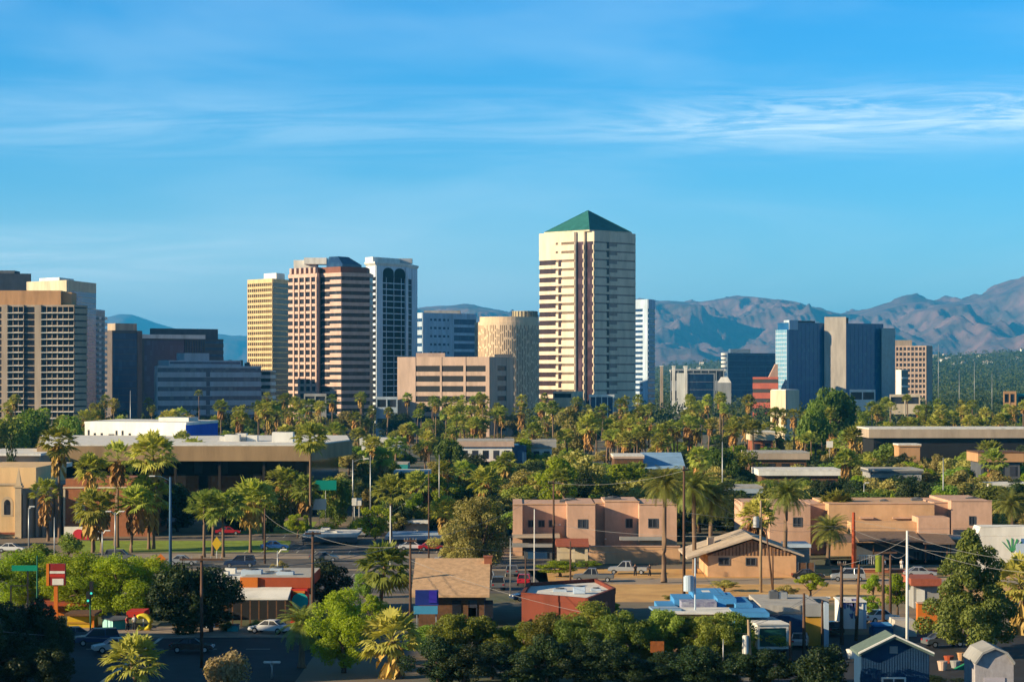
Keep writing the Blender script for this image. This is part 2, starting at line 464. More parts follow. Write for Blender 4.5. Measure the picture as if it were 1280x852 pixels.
struct(mountain('far_mountains', tab, 26000, 31000, 36000, mt_m, 160, 50, 40, 580, 420, ncell=2800))
SLOPE = [(640, 470), (760, 462), (820, 458), (900, 452), (980, 448), (1100, 448), (1160, 446), (1220, 442), (1280, 438), (1400, 432)]
# low slopes at the foot of the mountains, with a far-off town on them
struct(mountain('foothill', SLOPE, 3000, 6600, 7600, mat('desert_scrub', (.07, .095, .038), vary=.2, scale=.01, alt=(.055, .078, .032)), 120, 60, 640, 1400, 6, ncell=500, foot=0.8))

# ---- haze: one box of even air round everything
hz = MB(); hz.box(-14000, 14000, -300, 37000, -1.0, 930)
ho = hz.build('haze', None)
hm = bpy.data.materials.new('air'); hm.use_nodes = True
N = hm.node_tree.nodes; N.remove(N['Principled BSDF'])
pv = N.new('ShaderNodeVolumePrincipled')
pv.inputs['Color'].default_value = (0.05, 0.48, 1.0, 1)
pv.inputs['Density'].default_value = 4.4e-5
pv.inputs['Anisotropy'].default_value = 0.0
hm.node_tree.links.new(pv.outputs[0], N['Material Output'].inputs['Volume'])
ho.data.materials.append(hm)
tag(ho, kind='stuff')
# ================================================================== towers
def seg_frame(p0, p1):
    d = Vector((p1[0] - p0[0], p1[1] - p0[1])); Lh = d.length; d /= Lh
    return d, Vector((d.y, -d.x)), Lh
def ebox(mb, p0, d, n, s0, s1, n0, n1, z0, z1):
    q = [(p0[0] + d.x * s + n.x * k, p0[1] + d.y * s + n.y * k) for s, k in ((s0, n0), (s1, n0), (s1, n1), (s0, n1))]
    mb.prism(q, z0, z1)
def uvpoly(l):
    w = [(X(u, Y), Y) for u, Y in l]
    c = (sum(p[0] for p in w) / len(w), sum(p[1] for p in w) / len(w))
    return [(x - c[0], y - c[1]) for x, y in w], c
def facade(root, poly, z0, z1, floors, wall, edges, band=None, top=1.5, proud=0.4, core=None, wname='wall', bname='window_band', coremat=None, wallobj=True, split=False):
    """solid core, per-edge spandrels and piers (wall), one glazed band per floor"""
    wm = MB(); wm.prism(poly, z0, z1) if core is None else None
    fh = (z1 - top - z0) / floors
    bands = {}
    n = len(poly); seg = split or any(isinstance(e, list) for e in edges)
    for i in range(n):
        p0, p1 = poly[i], poly[(i + 1) % n]
        st = edges[i] if i < len(edges) else None
        if st is None: continue
        d, nr, Lh = seg_frame(p0, p1)
        segs = st if isinstance(st, list) else [(0, 1, st)]
        for a, b, s in segs:
            a *= Lh; b *= Lh
            pr = s.get('proud', proud)
            if s.get('blank'):
                ebox(wm, p0, d, nr, a, b, 0, pr, z0, z1); continue
            sp = s.get('span', 0.5); sk = s.get('skip', ())
            ebox(wm, p0, d, nr, a, b, 0, pr, z1 - top, z1 + s.get('rise', 0))
            for f in range(floors):
                zf = z0 + f * fh
                if f in sk:
                    ebox(wm, p0, d, nr, a, b, 0, pr, zf, zf + fh); continue
                if sp > 0: ebox(wm, p0, d, nr, a, b, 0, pr, zf, zf + fh * sp)
                if not seg: ebox(bands.setdefault((f, 0, s.get('band')), MB()), p0, d, nr, a + 0.02, b - 0.02, 0, 0.06, zf + fh * sp, zf + fh)
            if seg:      # one glazed bay behind all the spandrels of this stretch
                gm_ = MB(); ebox(gm_, p0, d, nr, a + .02, b - .02, 0, .06, z0 + .1, z1 - top); gm_.build('window_bay', M[s['band']] if s.get('band') else band or M['glass'], root)
            k = s.get('piers', 0); pw = s.get('pw', 0.6); pp = s.get('pproud', pr + 0.12)
            for q in range(k):
                c = a + (b - a) * ((q / (k - 1)) if s.get('ends', True) and k > 1 else ((q + 0.5) / k))
                c = min(max(c, a + pw / 2), b - pw / 2)
                ebox(wm, p0, d, nr, c - pw / 2, c + pw / 2, 0, pp, z0, z1 - top + 0.1)
    w = wm.build(wname, wall, root)
    for (f, q, bk), bm_ in bands.items():
        if bm_.v: bm_.build(bname, M[bk] if bk else band or M['glass'], root)
    return w
def at_root(name, label, cat, l, group=None):
    poly, c = uvpoly(l)
    return thing(name, label, cat, (c[0], c[1], 0), 0, group), poly, c
def rbox(mb, c, u0, u1, Y0, Y1, v0, v1):
    """box by photo extents at depth Y0, local to a root at c; v0 top row, v1 bottom row (or None = ground)"""
    mb.box(X(u0, Y0) - c[0], X(u1, Y0) - c[0], Y0 - c[1], Y1 - c[1], 0 if v1 is None else Z(v1, Y0), Z(v0, Y0))
    return mb
GT = 'towers of the skyline'
Bl = dict(blank=True)

# --- the green-roofed tower
r, _, c = at_root('office_tower', 'tallest tower of banded cream stone with a green pyramid roof', 'tower', [(735, 1210)], GT)
r.location = (X(735, 1235), 1210 + 24.7, 0); r.rotation_euler = (0, 0, R(45))
H = Z(291, 1225); a = 17.6
poly = [(-a, a), (-a, -7.2), (-16.1, -7.2), (-16.1, -12.2), (-14.65, -12.2), (-14.65, -a), (a - 1.2, -a), (a, -a + 1.2), (a, a)]
fl = 22
M['joint'] = mat('tan_joint_strip', (.20, .15, .11)); M['purpleglass'] = glass('plum_tinted_window', (.035, .018, .028), rough=.3, spec=.2)
M['dimglass'] = mat('shaded_face_window', (.33, .26, .23), rough=.55)  # low window contrast of the shaded face is put into this colour
lf = [(0, 0.48, dict(span=0.43, skip=(20, 21))), (0.48, 0.55, dict(span=.74, band='joint')), (0.55, 0.64, dict(span=0.2, skip=(20, 21))), (0.64, 1, dict(span=0.70, band='joint'))]
rf = [(0, 0.3, dict(span=0.82, band='dimglass')), (0.3, 0.37, dict(span=0.25, proud=0.2)), (0.37, 0.56, dict(span=0.5, band='dimglass')), (0.56, 1, dict(span=0.82, band='dimglass'))]
facade(r, poly, 0, H, fl, mat('banded_cream_stone', (0.74, 0.60, 0.47), streak=True, vary=0.1),
       [lf, Bl, dict(span=0.0, proud=0.1, band='purpleglass'), Bl, dict(span=0.0, proud=0.1, band='purpleglass'), rf, Bl, None, None], band=mat('dark_window_strip', (0.05, 0.03, 0.035), rough=0.25, vary=0.3), top=5.0)
for (x, y) in ((-16.1, -12.2), (-14.65, -a)):
    m = MB(); m.box(x - .1, x + .3, y - .3, y + .1, 0, H - 5)
    for f in range(fl):
        z = f * (H - 5) / fl; m.box(x - 0.5, x + 0.4, y - 0.4, y + 0.5, z + 0.2, z + (H - 5) / fl * 0.62)
    m.build('corner_pier', M['cream'], r)

m = MB(); b2 = a - 1.6
m.prism([(-b2, -b2), (b2, -b2), (b2, b2), (-b2, b2)], H, H + 0.8)
m.build('cornice', M['cream'], r)
m = MB(); m.add([(-b2 + .2, -b2 + .2, H + .8), (b2 - .2, -b2 + .2, H + .8), (b2 - .2, b2 - .2, H + .8), (-b2 + .2, b2 - .2, H + .8), (0, 0, H + 12.0)], [(0, 1, 4), (1, 2, 4), (2, 3, 4), (3, 0, 4), (3, 2, 1, 0)])
ro = m.build('roof', mat('green_copper', (0,0,0)), r)
m = MB()
for sx, sy in ((-1, -1), (1, -1), (-1, 1), (1, 1)): m.tube([(sx * (b2 - .2), sy * (b2 - .2), H + .85), (0, 0, H + 12.1)], 0.18, 6)
m.build('ridge', M['green'], ro)

# --- low stone entrance blocks at the foot of the tower
r, poly, c = at_root('entrance_pavilion', 'small sunlit cream entrance block at the foot of the green-roofed tower', 'building', [(692, 1180), (716, 1172), (728, 1185), (705, 1195)])
facade(r, poly, 0, Z(489, 1180), 3, M['cream'], [dict(span=.7, piers=2), Bl], top=1)
r, poly, c = at_root('glass_pavilion', 'low white flat-roofed pavilion on slim columns right of the tower entrance', 'building', [(736, 1170), (768, 1172), (768, 1185), (736, 1185)])
m = MB(); m.prism(poly, Z(496, 1170), Z(493, 1170)); m.build('roof', M['white'], r)
for k in range(5):
    m = MB(); x = poly[0][0] + .5 + k * (poly[1][0] - poly[0][0] - 1) / 4; m.box(x - .2, x + .2, poly[0][1] + .4, poly[0][1] + .8, 0, Z(496, 1170)); m.build('column', M['white'], r)
m = MB(); m.box(poly[0][0] + 1, poly[1][0] - 1, poly[0][1] + 2, poly[2][1] - 1, 0, Z(496, 1170)); m.build('glass_wall', M['navy'], r)

# --- tan apartment tower, far left
r, poly, c = at_root('apartment_tower', 'tan apartment tower with a grid of pale balconies and an orange top storey', 'tower', [(-50, 1000), (93, 1000), (108, 1006), (108, 1020), (-50, 1020)], GT)
Hh = Z(381, 1000)
Wd = 143.0
def sg(u0, u1, s): return ((u0 + 50) / Wd, (u1 + 50) / Wd, s)
bal = dict(span=0.22, piers=4, pw=0.22, proud=0.55)
facade(r, poly, 0, Hh, 21, M['tan'], [[sg(-50, -34, Bl), sg(-34, 3, bal), sg(3, 10, dict(blank=True, proud=1.3)), sg(10, 30, bal), sg(30, 44, dict(span=0.12, proud=0.1)), sg(44, 52, dict(blank=True, proud=1.3)), sg(52, 72, bal), sg(72, 93, bal)],
     dict(span=0.75, proud=.3), dict(span=0.7)], top=0.8, band=M['glass'])
for f in range(21):
    z = f * (Hh - .8) / 21
    for u0, u1 in ((10, 30), (52, 93)):
        m = MB(); m.box(X(u0, 1000) - c[0], X(u1, 1000) - c[0], poly[0][1] - 1.5, poly[0][1] - 0.56, z, z + 0.28); m.build('balcony', M['white'], r)
m = MB(); rbox(m, c, -50, 76, 1003, 1018, 363, 382); m.box(X(76, 1003) - c[0], X(88, 1003) - c[0], 1006 - c[1], 1017 - c[1], Hh - .2, Z(365, 1003)); m.build('penthouse', M['orange_tan'], r)

# --- pale tower behind it
r, poly, c = at_root('glass_sided_tower', 'cream and blue glass tower rising just behind the tan apartment tower', 'tower', [(34, 1172), (84, 1150), (120, 1190), (80, 1215)], GT)
facade(r, poly, 0, Z(351, 1160), 26, M['cream'], [dict(blank=True), [(0, .12, Bl), (.12, 1, dict(span=0.08, proud=.12, band='blueglass'))]], top=5, band=M['navy'])
m = MB(); m.prism([(p[0] * .5 - 3, p[1] * .5) for p in poly], Z(351, 1160), Z(346, 1160)); m.build('penthouse', M['white'], r)
r, poly, c = at_root('slender_glass_tower', 'slim dark glass tower with a column of white balconies, right of the apartment tower', 'tower', [(110, 1240), (118, 1232), (131, 1250), (120, 1258)], GT)
facade(r, poly, 0, Z(387, 1240), 20, M['bluegrey'], [dict(span=.3), dict(span=.2, proud=.1)], band=M['navy'], top=1)
d, nr, Lh = seg_frame(poly[1], poly[2])
for f in range(19):
    z = 2 + f * (Z(387, 1240) - 4) / 19
    for a_, b_, o_, h_ in ((.25, .45, 1.2, 1.3), (.75, 1.0, 1.4, 1.6)): m = MB(); ebox(m, poly[1], d, nr, Lh * a_, Lh * b_, 0.1, o_, z, z + h_); m.build('balcony', M['white'], r)
r, poly, c = at_root('dark_office_tower', 'dark blue office tower cut off by the left edge of the view', 'tower', [(-50, 1300), (38, 1310), (38, 1340), (-50, 1340)], GT)
facade(r, poly, 0, Z(341, 1300), 22, M['darkgrey'], [dict(span=0.0, piers=26, pw=.35, proud=.2), Bl], band=M['navy'], top=11)
m = MB(); rbox(m, c, -10, 18, 1310, 1325, 338, 345); m.build('penthouse', M['darkgrey'], r)

# --- navy blocks
r, poly, c = at_root('navy_office_block', 'narrow navy glass office block with a brown edge and a tan rooftop box', 'building', [(128, 1300), (141, 1290), (171, 1297), (177, 1303), (150, 1335)], GT)
facade(r, poly, 0, Z(413, 1295), 14, mat('brown_grey_panel', (0.13, 0.11, 0.11)), [Bl, dict(span=.05, proud=.05), Bl], band=M['navy'], top=1.5)
m = MB(); m.prism([(p[0] * .75, p[1] * .75) for p in poly], Z(413, 1295), Z(404, 1295)); m.build('rooftop_box', M['tan'], r)
r, poly, c = at_root('wide_navy_block', 'wide navy glass block with a white cornice line and dark rooftop', 'building', [(172, 1350), (176, 1345), (256, 1366), (279, 1374), (240, 1420), (190, 1400)], GT)
zt = Z(423, 1350)
facade(r, poly, 0, zt, 13, M['darkgrey'], [Bl, [(0, .05, Bl), (.05, .68, dict(span=.04, proud=.05)), (.68, 1, dict(span=.1, piers=9, pw=.6))], dict(span=.6)], band=M['navy'], top=1)
m = MB(); d, nr, Lh = seg_frame(poly[1], poly[2]); ebox(m, poly[1], d, nr, -1, Lh, -3, .8, zt, zt + 2.3); m.build('cornice', M['white'], r)
m = MB(); m.prism([(p[0] * .8 + 2, p[1] * .8 + 4) for p in poly], zt, Z(410, 1350)); m.build('rooftop_box', M['darkgrey'], r)

# --- blue-grey stepped office
r, poly, c = at_root('stepped_office', 'long blue-grey office with stepped top storeys and window strips', 'building', [(194, 1196), (197, 1190), (326, 1222), (322, 1236), (200, 1215)], GT)
zt = Z(457, 1190)
M['dimblue'] = glass('dim_blue_window', (.05, .085, .14), rough=.35, spec=.25, vary=.25)
st = [(0, .46, dict(span=.55, proud=.3, band='dimblue')), (.46, .5, dict(span=.05, proud=.1, band='dimblue')), (.5, 1, dict(span=.55, proud=.3, band='dimblue'))]
facade(r, poly, 0, zt, 7, M['bluegrey'], [Bl, st, dict(span=.5)], band=M['navy'], top=1)
d, nr, Lh = seg_frame(poly[1], poly[2])
def inset_block(mb, s0, s1, n0, n1, z0, z1): ebox(mb, poly[1], d, nr, Lh * s0, Lh * s1, n0, n1, z0, z1)
m = MB(); inset_block(m, .12, .82, -14, -1.5, zt, Z(450, 1195)); m.build('upper_storey', M['bluegrey'], r)
m = MB(); inset_block(m, .13, .81, -1.5, -1.35, zt + 1, zt + 2.1); m.build('window_band', M['navy'], r)
m = MB(); inset_block(m, .28, .52, -12, -3, Z(450, 1195), Z(441, 1198)); m.build('penthouse', M['bluegrey'], r)
m = MB()
for k in range(14):
    inset_block(m, .55 + k * .03, .565 + k * .03, -8 - (k % 3), -6 - (k % 3), zt, zt + 1.6 + (k % 4) * .5)
m.build('rooftop_units', M['darkgrey'], r)
r, poly, c = at_root('white_banded_annex', 'small white-banded annex wedged below the cream grid tower', 'building', [(324, 1400), (338, 1392), (344, 1402), (330, 1410)])
facade(r, poly, 0, Z(463, 1395), 8, M['white'], [dict(span=.5), dict(span=.5)], top=.6)

# --- cream grid tower
r, poly, c = at_root('cream_grid_tower', 'slim cream tower with a fine window grid and one dark side', 'tower', [(310, 1500), (341, 1478), (362, 1502), (335, 1522)], GT)
facade(r, poly, 0, Z(349, 1490), 26, mat('yellow_cream_stone', (0.66, 0.49, 0.27), streak=True, vary=.1), [dict(span=.42, piers=13, pw=.55), dict(span=.24, proud=.3)], top=2.6, band=mat('amber_dark_window', (0.045, 0.032, 0.03), rough=.2))
m = MB(); m.prism([(p[0] * .5 + 3, p[1] * .5 + 2) for p in poly], Z(349, 1490), Z(341, 1490)); m.build('penthouse', M['white'], r)

# --- pink-brown tower
pk = mat('rose_brown_stone', (0.56, 0.39, 0.33), streak=True, vary=.1)
r, poly, c = at_root('rose_stone_tower', 'broad rose-brown tower with vertical ribs, dark glass roof and banded shaded side', 'tower',
    [(361, 1302), (397, 1283), (400, 1288), (403, 1286), (413, 1280.5), (427, 1274), (462, 1285), (466, 1305), (400, 1330), (375, 1320)], GT)
zt = Z(341, 1280)
facade(r, poly, 0, zt, 21, pk, [[(0, .18, dict(span=.42)), (.18, 1, dict(span=.35, piers=5, pw=1.1, pproud=.8))], Bl, dict(span=.1, proud=.1), dict(span=.3, proud=.15), dict(span=.55), dict(span=.48, proud=.3), dict(span=.2)], top=2.0)
m = MB(); m.prism([(p[0] * .93, p[1] * .93 + .5) for p in poly], zt, Z(334, 1285)); m.build('crown', M['redbrown'], r)
m = MB()
d, nr, Lh = seg_frame(poly[0], poly[1])
for k in range(6): ebox(m, poly[0], d, nr, Lh * (.06 + k * .165), Lh * (.06 + k * .165) + 1.8, -1.2, .7, zt, Z(334.5, 1290))
m.build('crown_ribs', pk, r)
m = MB(); q = [(X(u, Y) - c[0], Y - c[1]) for u, Y in ((408, 1292), (428, 1281), (452, 1297), (428, 1312))]
m.prism(q, Z(334, 1285), Z(330, 1285)); m.prism(q, Z(330, 1285), Z(320, 1285), top=[(x * .55 + 1.0, y * .55) for x, y in q]); m.build('glass_roof', M['navy'], r)
m = MB(); rbox(m, c, 367, 396, 1304, 1315, 325, 337); m.build('rooftop_box', M['white'], r)
m = MB(); rbox(m, c, 380, 408, 1300, 1312, 322, 330); m.build('rooftop_plant', M['white'], r)

# --- blue-white arched tower
r, poly, c = at_root('arched_top_tower', 'white tower with dark window bands and round arches under a flared roof', 'tower', [(458, 1500), (470, 1488), (508.5, 1516), (521, 1545), (490, 1550)], GT)
zt = Z(333, 1500)
facade(r, poly, 0, zt, 24, mat('cool_white_panel', (0.62, 0.68, 0.76), streak=True), [dict(span=.4), [(0, .2, Bl), (.2, .93, dict(span=.15, proud=.25, piers=3, pw=.35, ends=False)), (.93, 1, dict(blank=True, proud=1.2))], [(0, .45, dict(span=.1, proud=.1)), (.45, 1, Bl)]], top=7, band=mat('ink_window', (.010, .011, .016), rough=.6, spec=.08, vary=.05))
d, nr, Lh = seg_frame(poly[1], poly[2])
m = MB()
for k in range(2):
    s0 = Lh * (.21 + .37 * k); w = Lh * .34; pts = [(s0, zt - 7), (s0 + w, zt - 7)] + [(s0 + w / 2 + w / 2 * math.cos(t * PI / 8), zt - 4 + 3.2 * math.sin(t * PI / 8)) for t in range(9)]
    n_ = len(pts)
    vs = [(poly[1][0] + d.x * s + nr.x * o, poly[1][1] + d.y * s + nr.y * o, z) for o in (.3, .62) for s, z in pts]
    m.add(vs, [tuple(range(n_)), tuple(reversed(range(n_, 2 * n_)))] + [(i, n_ + i, n_ + (i + 1) % n_, (i + 1) % n_) for i in range(n_)])
m.build('arch_window', mat('ink_window', (0, 0, 0)), r)
big = [(p[0] * 1.08, p[1] * 1.08) for p in poly]
m = MB(); m.prism(poly, zt, Z(330, 1500), top=big); m.prism(big, Z(330, 1500), Z(328, 1500)); m.build('flared_cornice', M['white'], r)
m = MB(); m.prism([(p[0] * .8 - 4, p[1] * .8) for p in poly], Z(328, 1500), Z(321.5, 1500)); m.build('penthouse', M['white'], r)
m = MB(); rbox(m, c, 494, 515, 1525, 1535, 323, 329); m.build('rooftop_unit', M['steel'], r)

# --- white and blue office behind the garage
r, poly, c = at_root('blue_white_office', 'mid-rise blue-white office with a lit white edge, behind the pink garage', 'building', [(519, 1702), (528, 1692), (567, 1715), (595, 1732), (560, 1745)], GT)
facade(r, poly, 0, Z(391, 1700), 12, M['bluewhite'], [dict(span=.6), [(0, .18, Bl), (.18, .9, dict(span=.72, piers=6, pw=1.6)), (.9, 1, Bl)], dict(span=.34)], top=4, band=M['navy'])
m = MB(); rbox(m, c, 530, 575, 1718, 1735, 388, 392); m.build('rooftop_units', M['grey'], r)

# --- round building
r = thing('round_tower', 'round cream tower of fine vertical slots left of the green-roofed tower', 'tower', (X(634, 1500), 1520, 0), 0, GT)
zt = Z(402, 1500); rad = 20.6
def ring(rr, n=48, a0=0, a1=2 * PI): return [(rr * math.cos(a0 + (a1 - a0) * k / n), rr * math.sin(a0 + (a1 - a0) * k / n)) for k in range(n)]
rc = mat('warm_cream_concrete', (0.70, 0.53, 0.37), streak=True, vary=.1)
m = MB(); m.prism(ring(rad), 0, zt); wall = m.build('wall', rc, r)
m = MB(); rnd = random.Random(3)
for k in range(110):
    aa = 2 * PI * k / 110
    if math.sin(aa) > .3: continue
    z = 1 + rnd.random() * 3
    while z < zt - 4:
        hh = rnd.uniform(3, 8); ca, sa = math.cos(aa), math.sin(aa); t = (-sa, ca); w = .17
        q = [((rad - .1) * ca + t[0] * s * w, (rad - .1) * sa + t[1] * s * w) for s in (-1, 1)] + [((rad + .05) * ca + t[0] * s * w, (rad + .05) * sa + t[1] * s * w) for s in (1, -1)]
        m.prism(q, z, min(z + hh, zt - 2)); z += hh + rnd.uniform(.8, 2.2)
o = m.build('slot_windows', mat('brown_slot_glass', (0.10, 0.06, 0.04), rough=.3), r); o['kind'] = 'stuff'
m = MB(); m.prism([(x * .97, y * .97) for x, y in ring(rad)][28:48] + [(4, 6), (-9, 4)], zt, Z(395.5, 1500)); m.build('parapet', rc, r)
m = MB(); q = ring(8.0, 24); m.prism([(x + 11, y - 4) for x, y in q], zt, Z(388, 1500))
m.build('rooftop_drum', mat('olive_cream_panel', (0.42, 0.36, 0.24), streak=True), r)
m = MB()
for k in range(24): x, y = ring(8.1, 24)[k]; m.box(x + 10.8, x + 11.2, y - 4.2, y - 3.8, zt + 2, Z(388.4, 1500))
m.build('drum_ribs', M['darkgrey'], r)

# --- pink garage
r, poly, c = at_root('parking_garage', 'pink stone parking garage with dark open decks in front of the towers', 'building', [(497, 1152), (612, 1140), (641, 1172), (640, 1190), (500, 1195)], GT)
zt = Z(446, 1150)
pd = dict(span=.42, proud=.2)
facade(r, poly, 0, zt, 7, M['pink'], [[(0, .2, Bl), (.2, .465, pd), (.465, .485, Bl), (.485, .72, pd), (.72, .745, Bl), (.745, .96, pd), (.96, 1, Bl)], [(0, .3, Bl), (.3, .7, dict(span=.5, proud=.2)), (.7, 1, Bl)], Bl], top=4.2, band=M['black'])  # black panels stand for the shade inside the open decks
m = MB(); rbox(m, c, 520, 556, 1153, 1165, 441, 447); m.build('stair_head', M['pink'], r)
m = MB(); rbox(m, c, 618, 640, 1172, 1182, 442.5, 447); m.build('rooftop_unit', M['darkgrey'], r)

# --- slab behind the green-roofed tower
r, poly, c = at_root('white_slab_tower', 'thin white slab tower peeking out right of the green-roofed tower', 'tower', [(790, 1806), (810, 1788), (818.5, 1805), (800, 1822)], GT)
facade(r, poly, 0, Z(374, 1790), 20, M['bluewhite'], [[(0, .7, dict(span=.5)), (.7, 1, Bl)], dict(span=.3)], top=7, band=M['navy'])

# --- low blocks right of it
M['dullwhite'] = mat('dull_white_panel', (.34, .36, .38), streak=True)
r, poly, c = at_root('dark_glass_block', 'low dark glass block with white end piers right of the thin slab tower', 'building', [(846, 1900), (858, 1896), (894, 1900), (894, 1925), (846, 1925)])
facade(r, poly, 0, Z(466, 1900), 5, M['dullwhite'], [Bl, [(0, .05, Bl), (.05, .95, dict(span=.05, proud=.1)), (.95, 1, Bl)]], band=M['navy'], top=1)
for uu in (827, 842, 857):
    r2 = thing('chimney_stack', {827: 'shorter tan stack left of the low dark glass block', 842: 'pale stack standing at the left corner of the dark glass block', 857: 'white stack in front of the dark glass block'}[uu], 'stack', (X(uu, 1880), 1880, 0))
    m = MB(); m.box(-1.1, 1.1, -1.1, 1.1, 0, Z(458, 1880)); m.build('shaft', M['white'] if uu > 830 else M['tan'], r2)
    m = MB(); m.box(-1.4, 1.4, -1.4, 1.4, Z(458, 1880), Z(457, 1880)); m.build('cap', M['white'], r2)
r, poly, c = at_root('long_white_roof_hall', 'long low hall with a white roof below the mountains', 'building', [(838, 2050), (905, 2050), (905, 2090), (838, 2090)])
facade(r, poly, 0, Z(461, 2050), 2, M['dullwhite'], [dict(span=.5, piers=8), Bl], top=1.5)
r, poly, c = at_root('blue_grey_block', 'wide blue-grey block with a rounded white corner left of the glass hotel', 'building', [(903, 2200), (910, 2194), (980, 2235), (975, 2255), (905, 2230)], GT)
facade(r, poly, 0, Z(441, 2200), 9, mat('dusk_blue_panel', (0.10, 0.16, 0.24)), [dict(span=.5, piers=2), dict(span=.2, proud=.1, piers=4, pw=.5)], band=M['navy'], top=2)
m = MB(); rbox(m, c, 913, 938, 2215, 2235, 436, 442); m.build('penthouse', mat('dusk_blue_panel', (0, 0, 0)), r)
for k in range(5):
    m = MB(); zz = Z(441 + 5 * k, 2195); m.prism([(x + poly[0][0] + 2, y + poly[0][1] - 2) for x, y in ring(3.4, 16)], zz - 2.0, zz); m.build('corner_balcony', M['white'], r)
r, poly, c = at_root('white_dome_house', 'small white domed house among the trees left of the red hall', 'building', [(897, 1850), (914, 1850), (914, 1865), (897, 1865)])
m = MB(); m.prism(poly, 0, Z(478, 1850)); m.build('wall', M['dullwhite'], r)
m = MB(); m.prism(poly, Z(478, 1850), Z(471, 1850), top=[(x * .5, y * .5) for x, y in poly]); m.build('roof', M['white'], r)
r, poly, c = at_root('red_brick_hall', 'low red brick hall with a small pale gable beside the glass hotel', 'building', [(941, 1680), (973, 1672), (973, 1700), (941, 1700)])
facade(r, poly, 0, Z(471, 1675), 4, mat('bright_red_brick', (0.36, 0.09, 0.06)), [dict(span=.6)], top=1.5, band=M['black'])
m = MB(); m.hprism([(X(961, 1690) - c[0], Z(471, 1690)), (X(972, 1690) - c[0], Z(471, 1690)), (X(972, 1690) - c[0], Z(455, 1690)), (X(969, 1690) - c[0], Z(455, 1690))], 1688 - c[1], 1694 - c[1], 'y'); m.build('gable', mat('pale_pink_stucco', (.5, .33, .25)), r)

# --- blue glass hotel
r, poly, c = at_root('blue_glass_hotel', 'broad dark blue glass block split by a plain beige slab', 'tower', [(972, 1716), (986, 1700), (1104, 1742), (1104, 1770), (980, 1765)], GT)
zt = Z(403, 1700)
facade(r, poly, 0, zt, 18, M['blueglass'], [None, [(0, .385, dict(span=.05, proud=.08, piers=10, pw=.12)), (.6, 1, dict(span=.05, proud=.08, piers=10, pw=.12))], None], band=M['blueglass'], top=1.0, split=True)
lp, _ = None, None
d, nr, Lh = seg_frame(poly[0], poly[1])
m = MB(); ebox(m, poly[0], d, nr, 0, Lh, 0, 1.5, 0, Z(412, 1706)); m.build('lit_glass_side', M['paleblue'], r)  # sunlit look of this side is put into a paler glass
m = MB()
for f in range(20): ebox(m, poly[0], d, nr, 0, Lh, 1.5, 1.62, 2 + f * 3.0, 2.7 + f * 3.0)
for k in range(6): ebox(m, poly[0], d, nr, Lh * k / 5 - .15, Lh * k / 5 + .15, 1.5, 1.66, 0, Z(412, 1706))
m.build('mullions', M['bluewhite'], r)
d, nr, Lh = seg_frame(poly[1], poly[2])
m = MB(); m.prism([(X(u, Y) - c[0], Y - c[1]) for u, Y in ((1030.5, 1712), (1057.5, 1709), (1057.5, 1735), (1030.5, 1730))], 0, Z(396, 1712)); m.build('beige_slab', mat('beige_slab_stone', (.47, .42, .37), streak=True), r)
m = MB(); ebox(m, poly[1], d, nr, 0, Lh * .09, -6, .5, zt, Z(400, 1702)); ebox(m, poly[1], d, nr, 0, Lh * .09, .1, .55, Z(412, 1702), zt); m.build('white_cap', M['bluewhite'], r)
m = MB(); ebox(m, poly[1], d, nr, Lh * .6, Lh * .63, -4, -.5, zt, Z(397, 1725)); ebox(m, poly[1], d, nr, Lh * .12, Lh * .3, -9, -3, zt, zt + 1.5); m.build('rooftop_units', M['darkgrey'], r)
m = MB(); q = [(X(u, Y) - c[0], Y - c[1]) for u, Y in ((1102, 1736), (1119, 1742), (1119, 1765), (1102, 1765))]; m.prism(q, 0, Z(410, 1738)); m.build('teal_glass_wing', mat('teal_curtain_glass', (0.03, 0.17, 0.27), rough=.1, spec=.7), r)
# --- beige hotel
r, poly, c = at_root('beige_grid_hotel', 'beige mid-rise with a dark window grid right of the blue glass block', 'tower', [(1119, 2003), (1158, 1993), (1165, 2012), (1125, 2025)], GT)
facade(r, poly, 0, Z(432, 1998), 12, mat('beige_brown_stone', (.42, .31, .25), streak=True), [dict(span=.4, piers=9, pw=1.0), Bl], top=1.2, band=M['glass'])
m = MB(); rbox(m, c, 1119, 1140, 2004, 2012, 425, 433); m.build('penthouse', M['tan'], r)
r, poly, c = at_root('white_stair_tower', 'narrow white stair tower at the foot of the beige mid-rise', 'building', [(1120, 1960), (1127, 1956), (1135, 1966), (1126, 1972)])
facade(r, poly, 0, Z(462, 1960), 5, M['white'], [Bl, dict(span=.2)], top=.5)
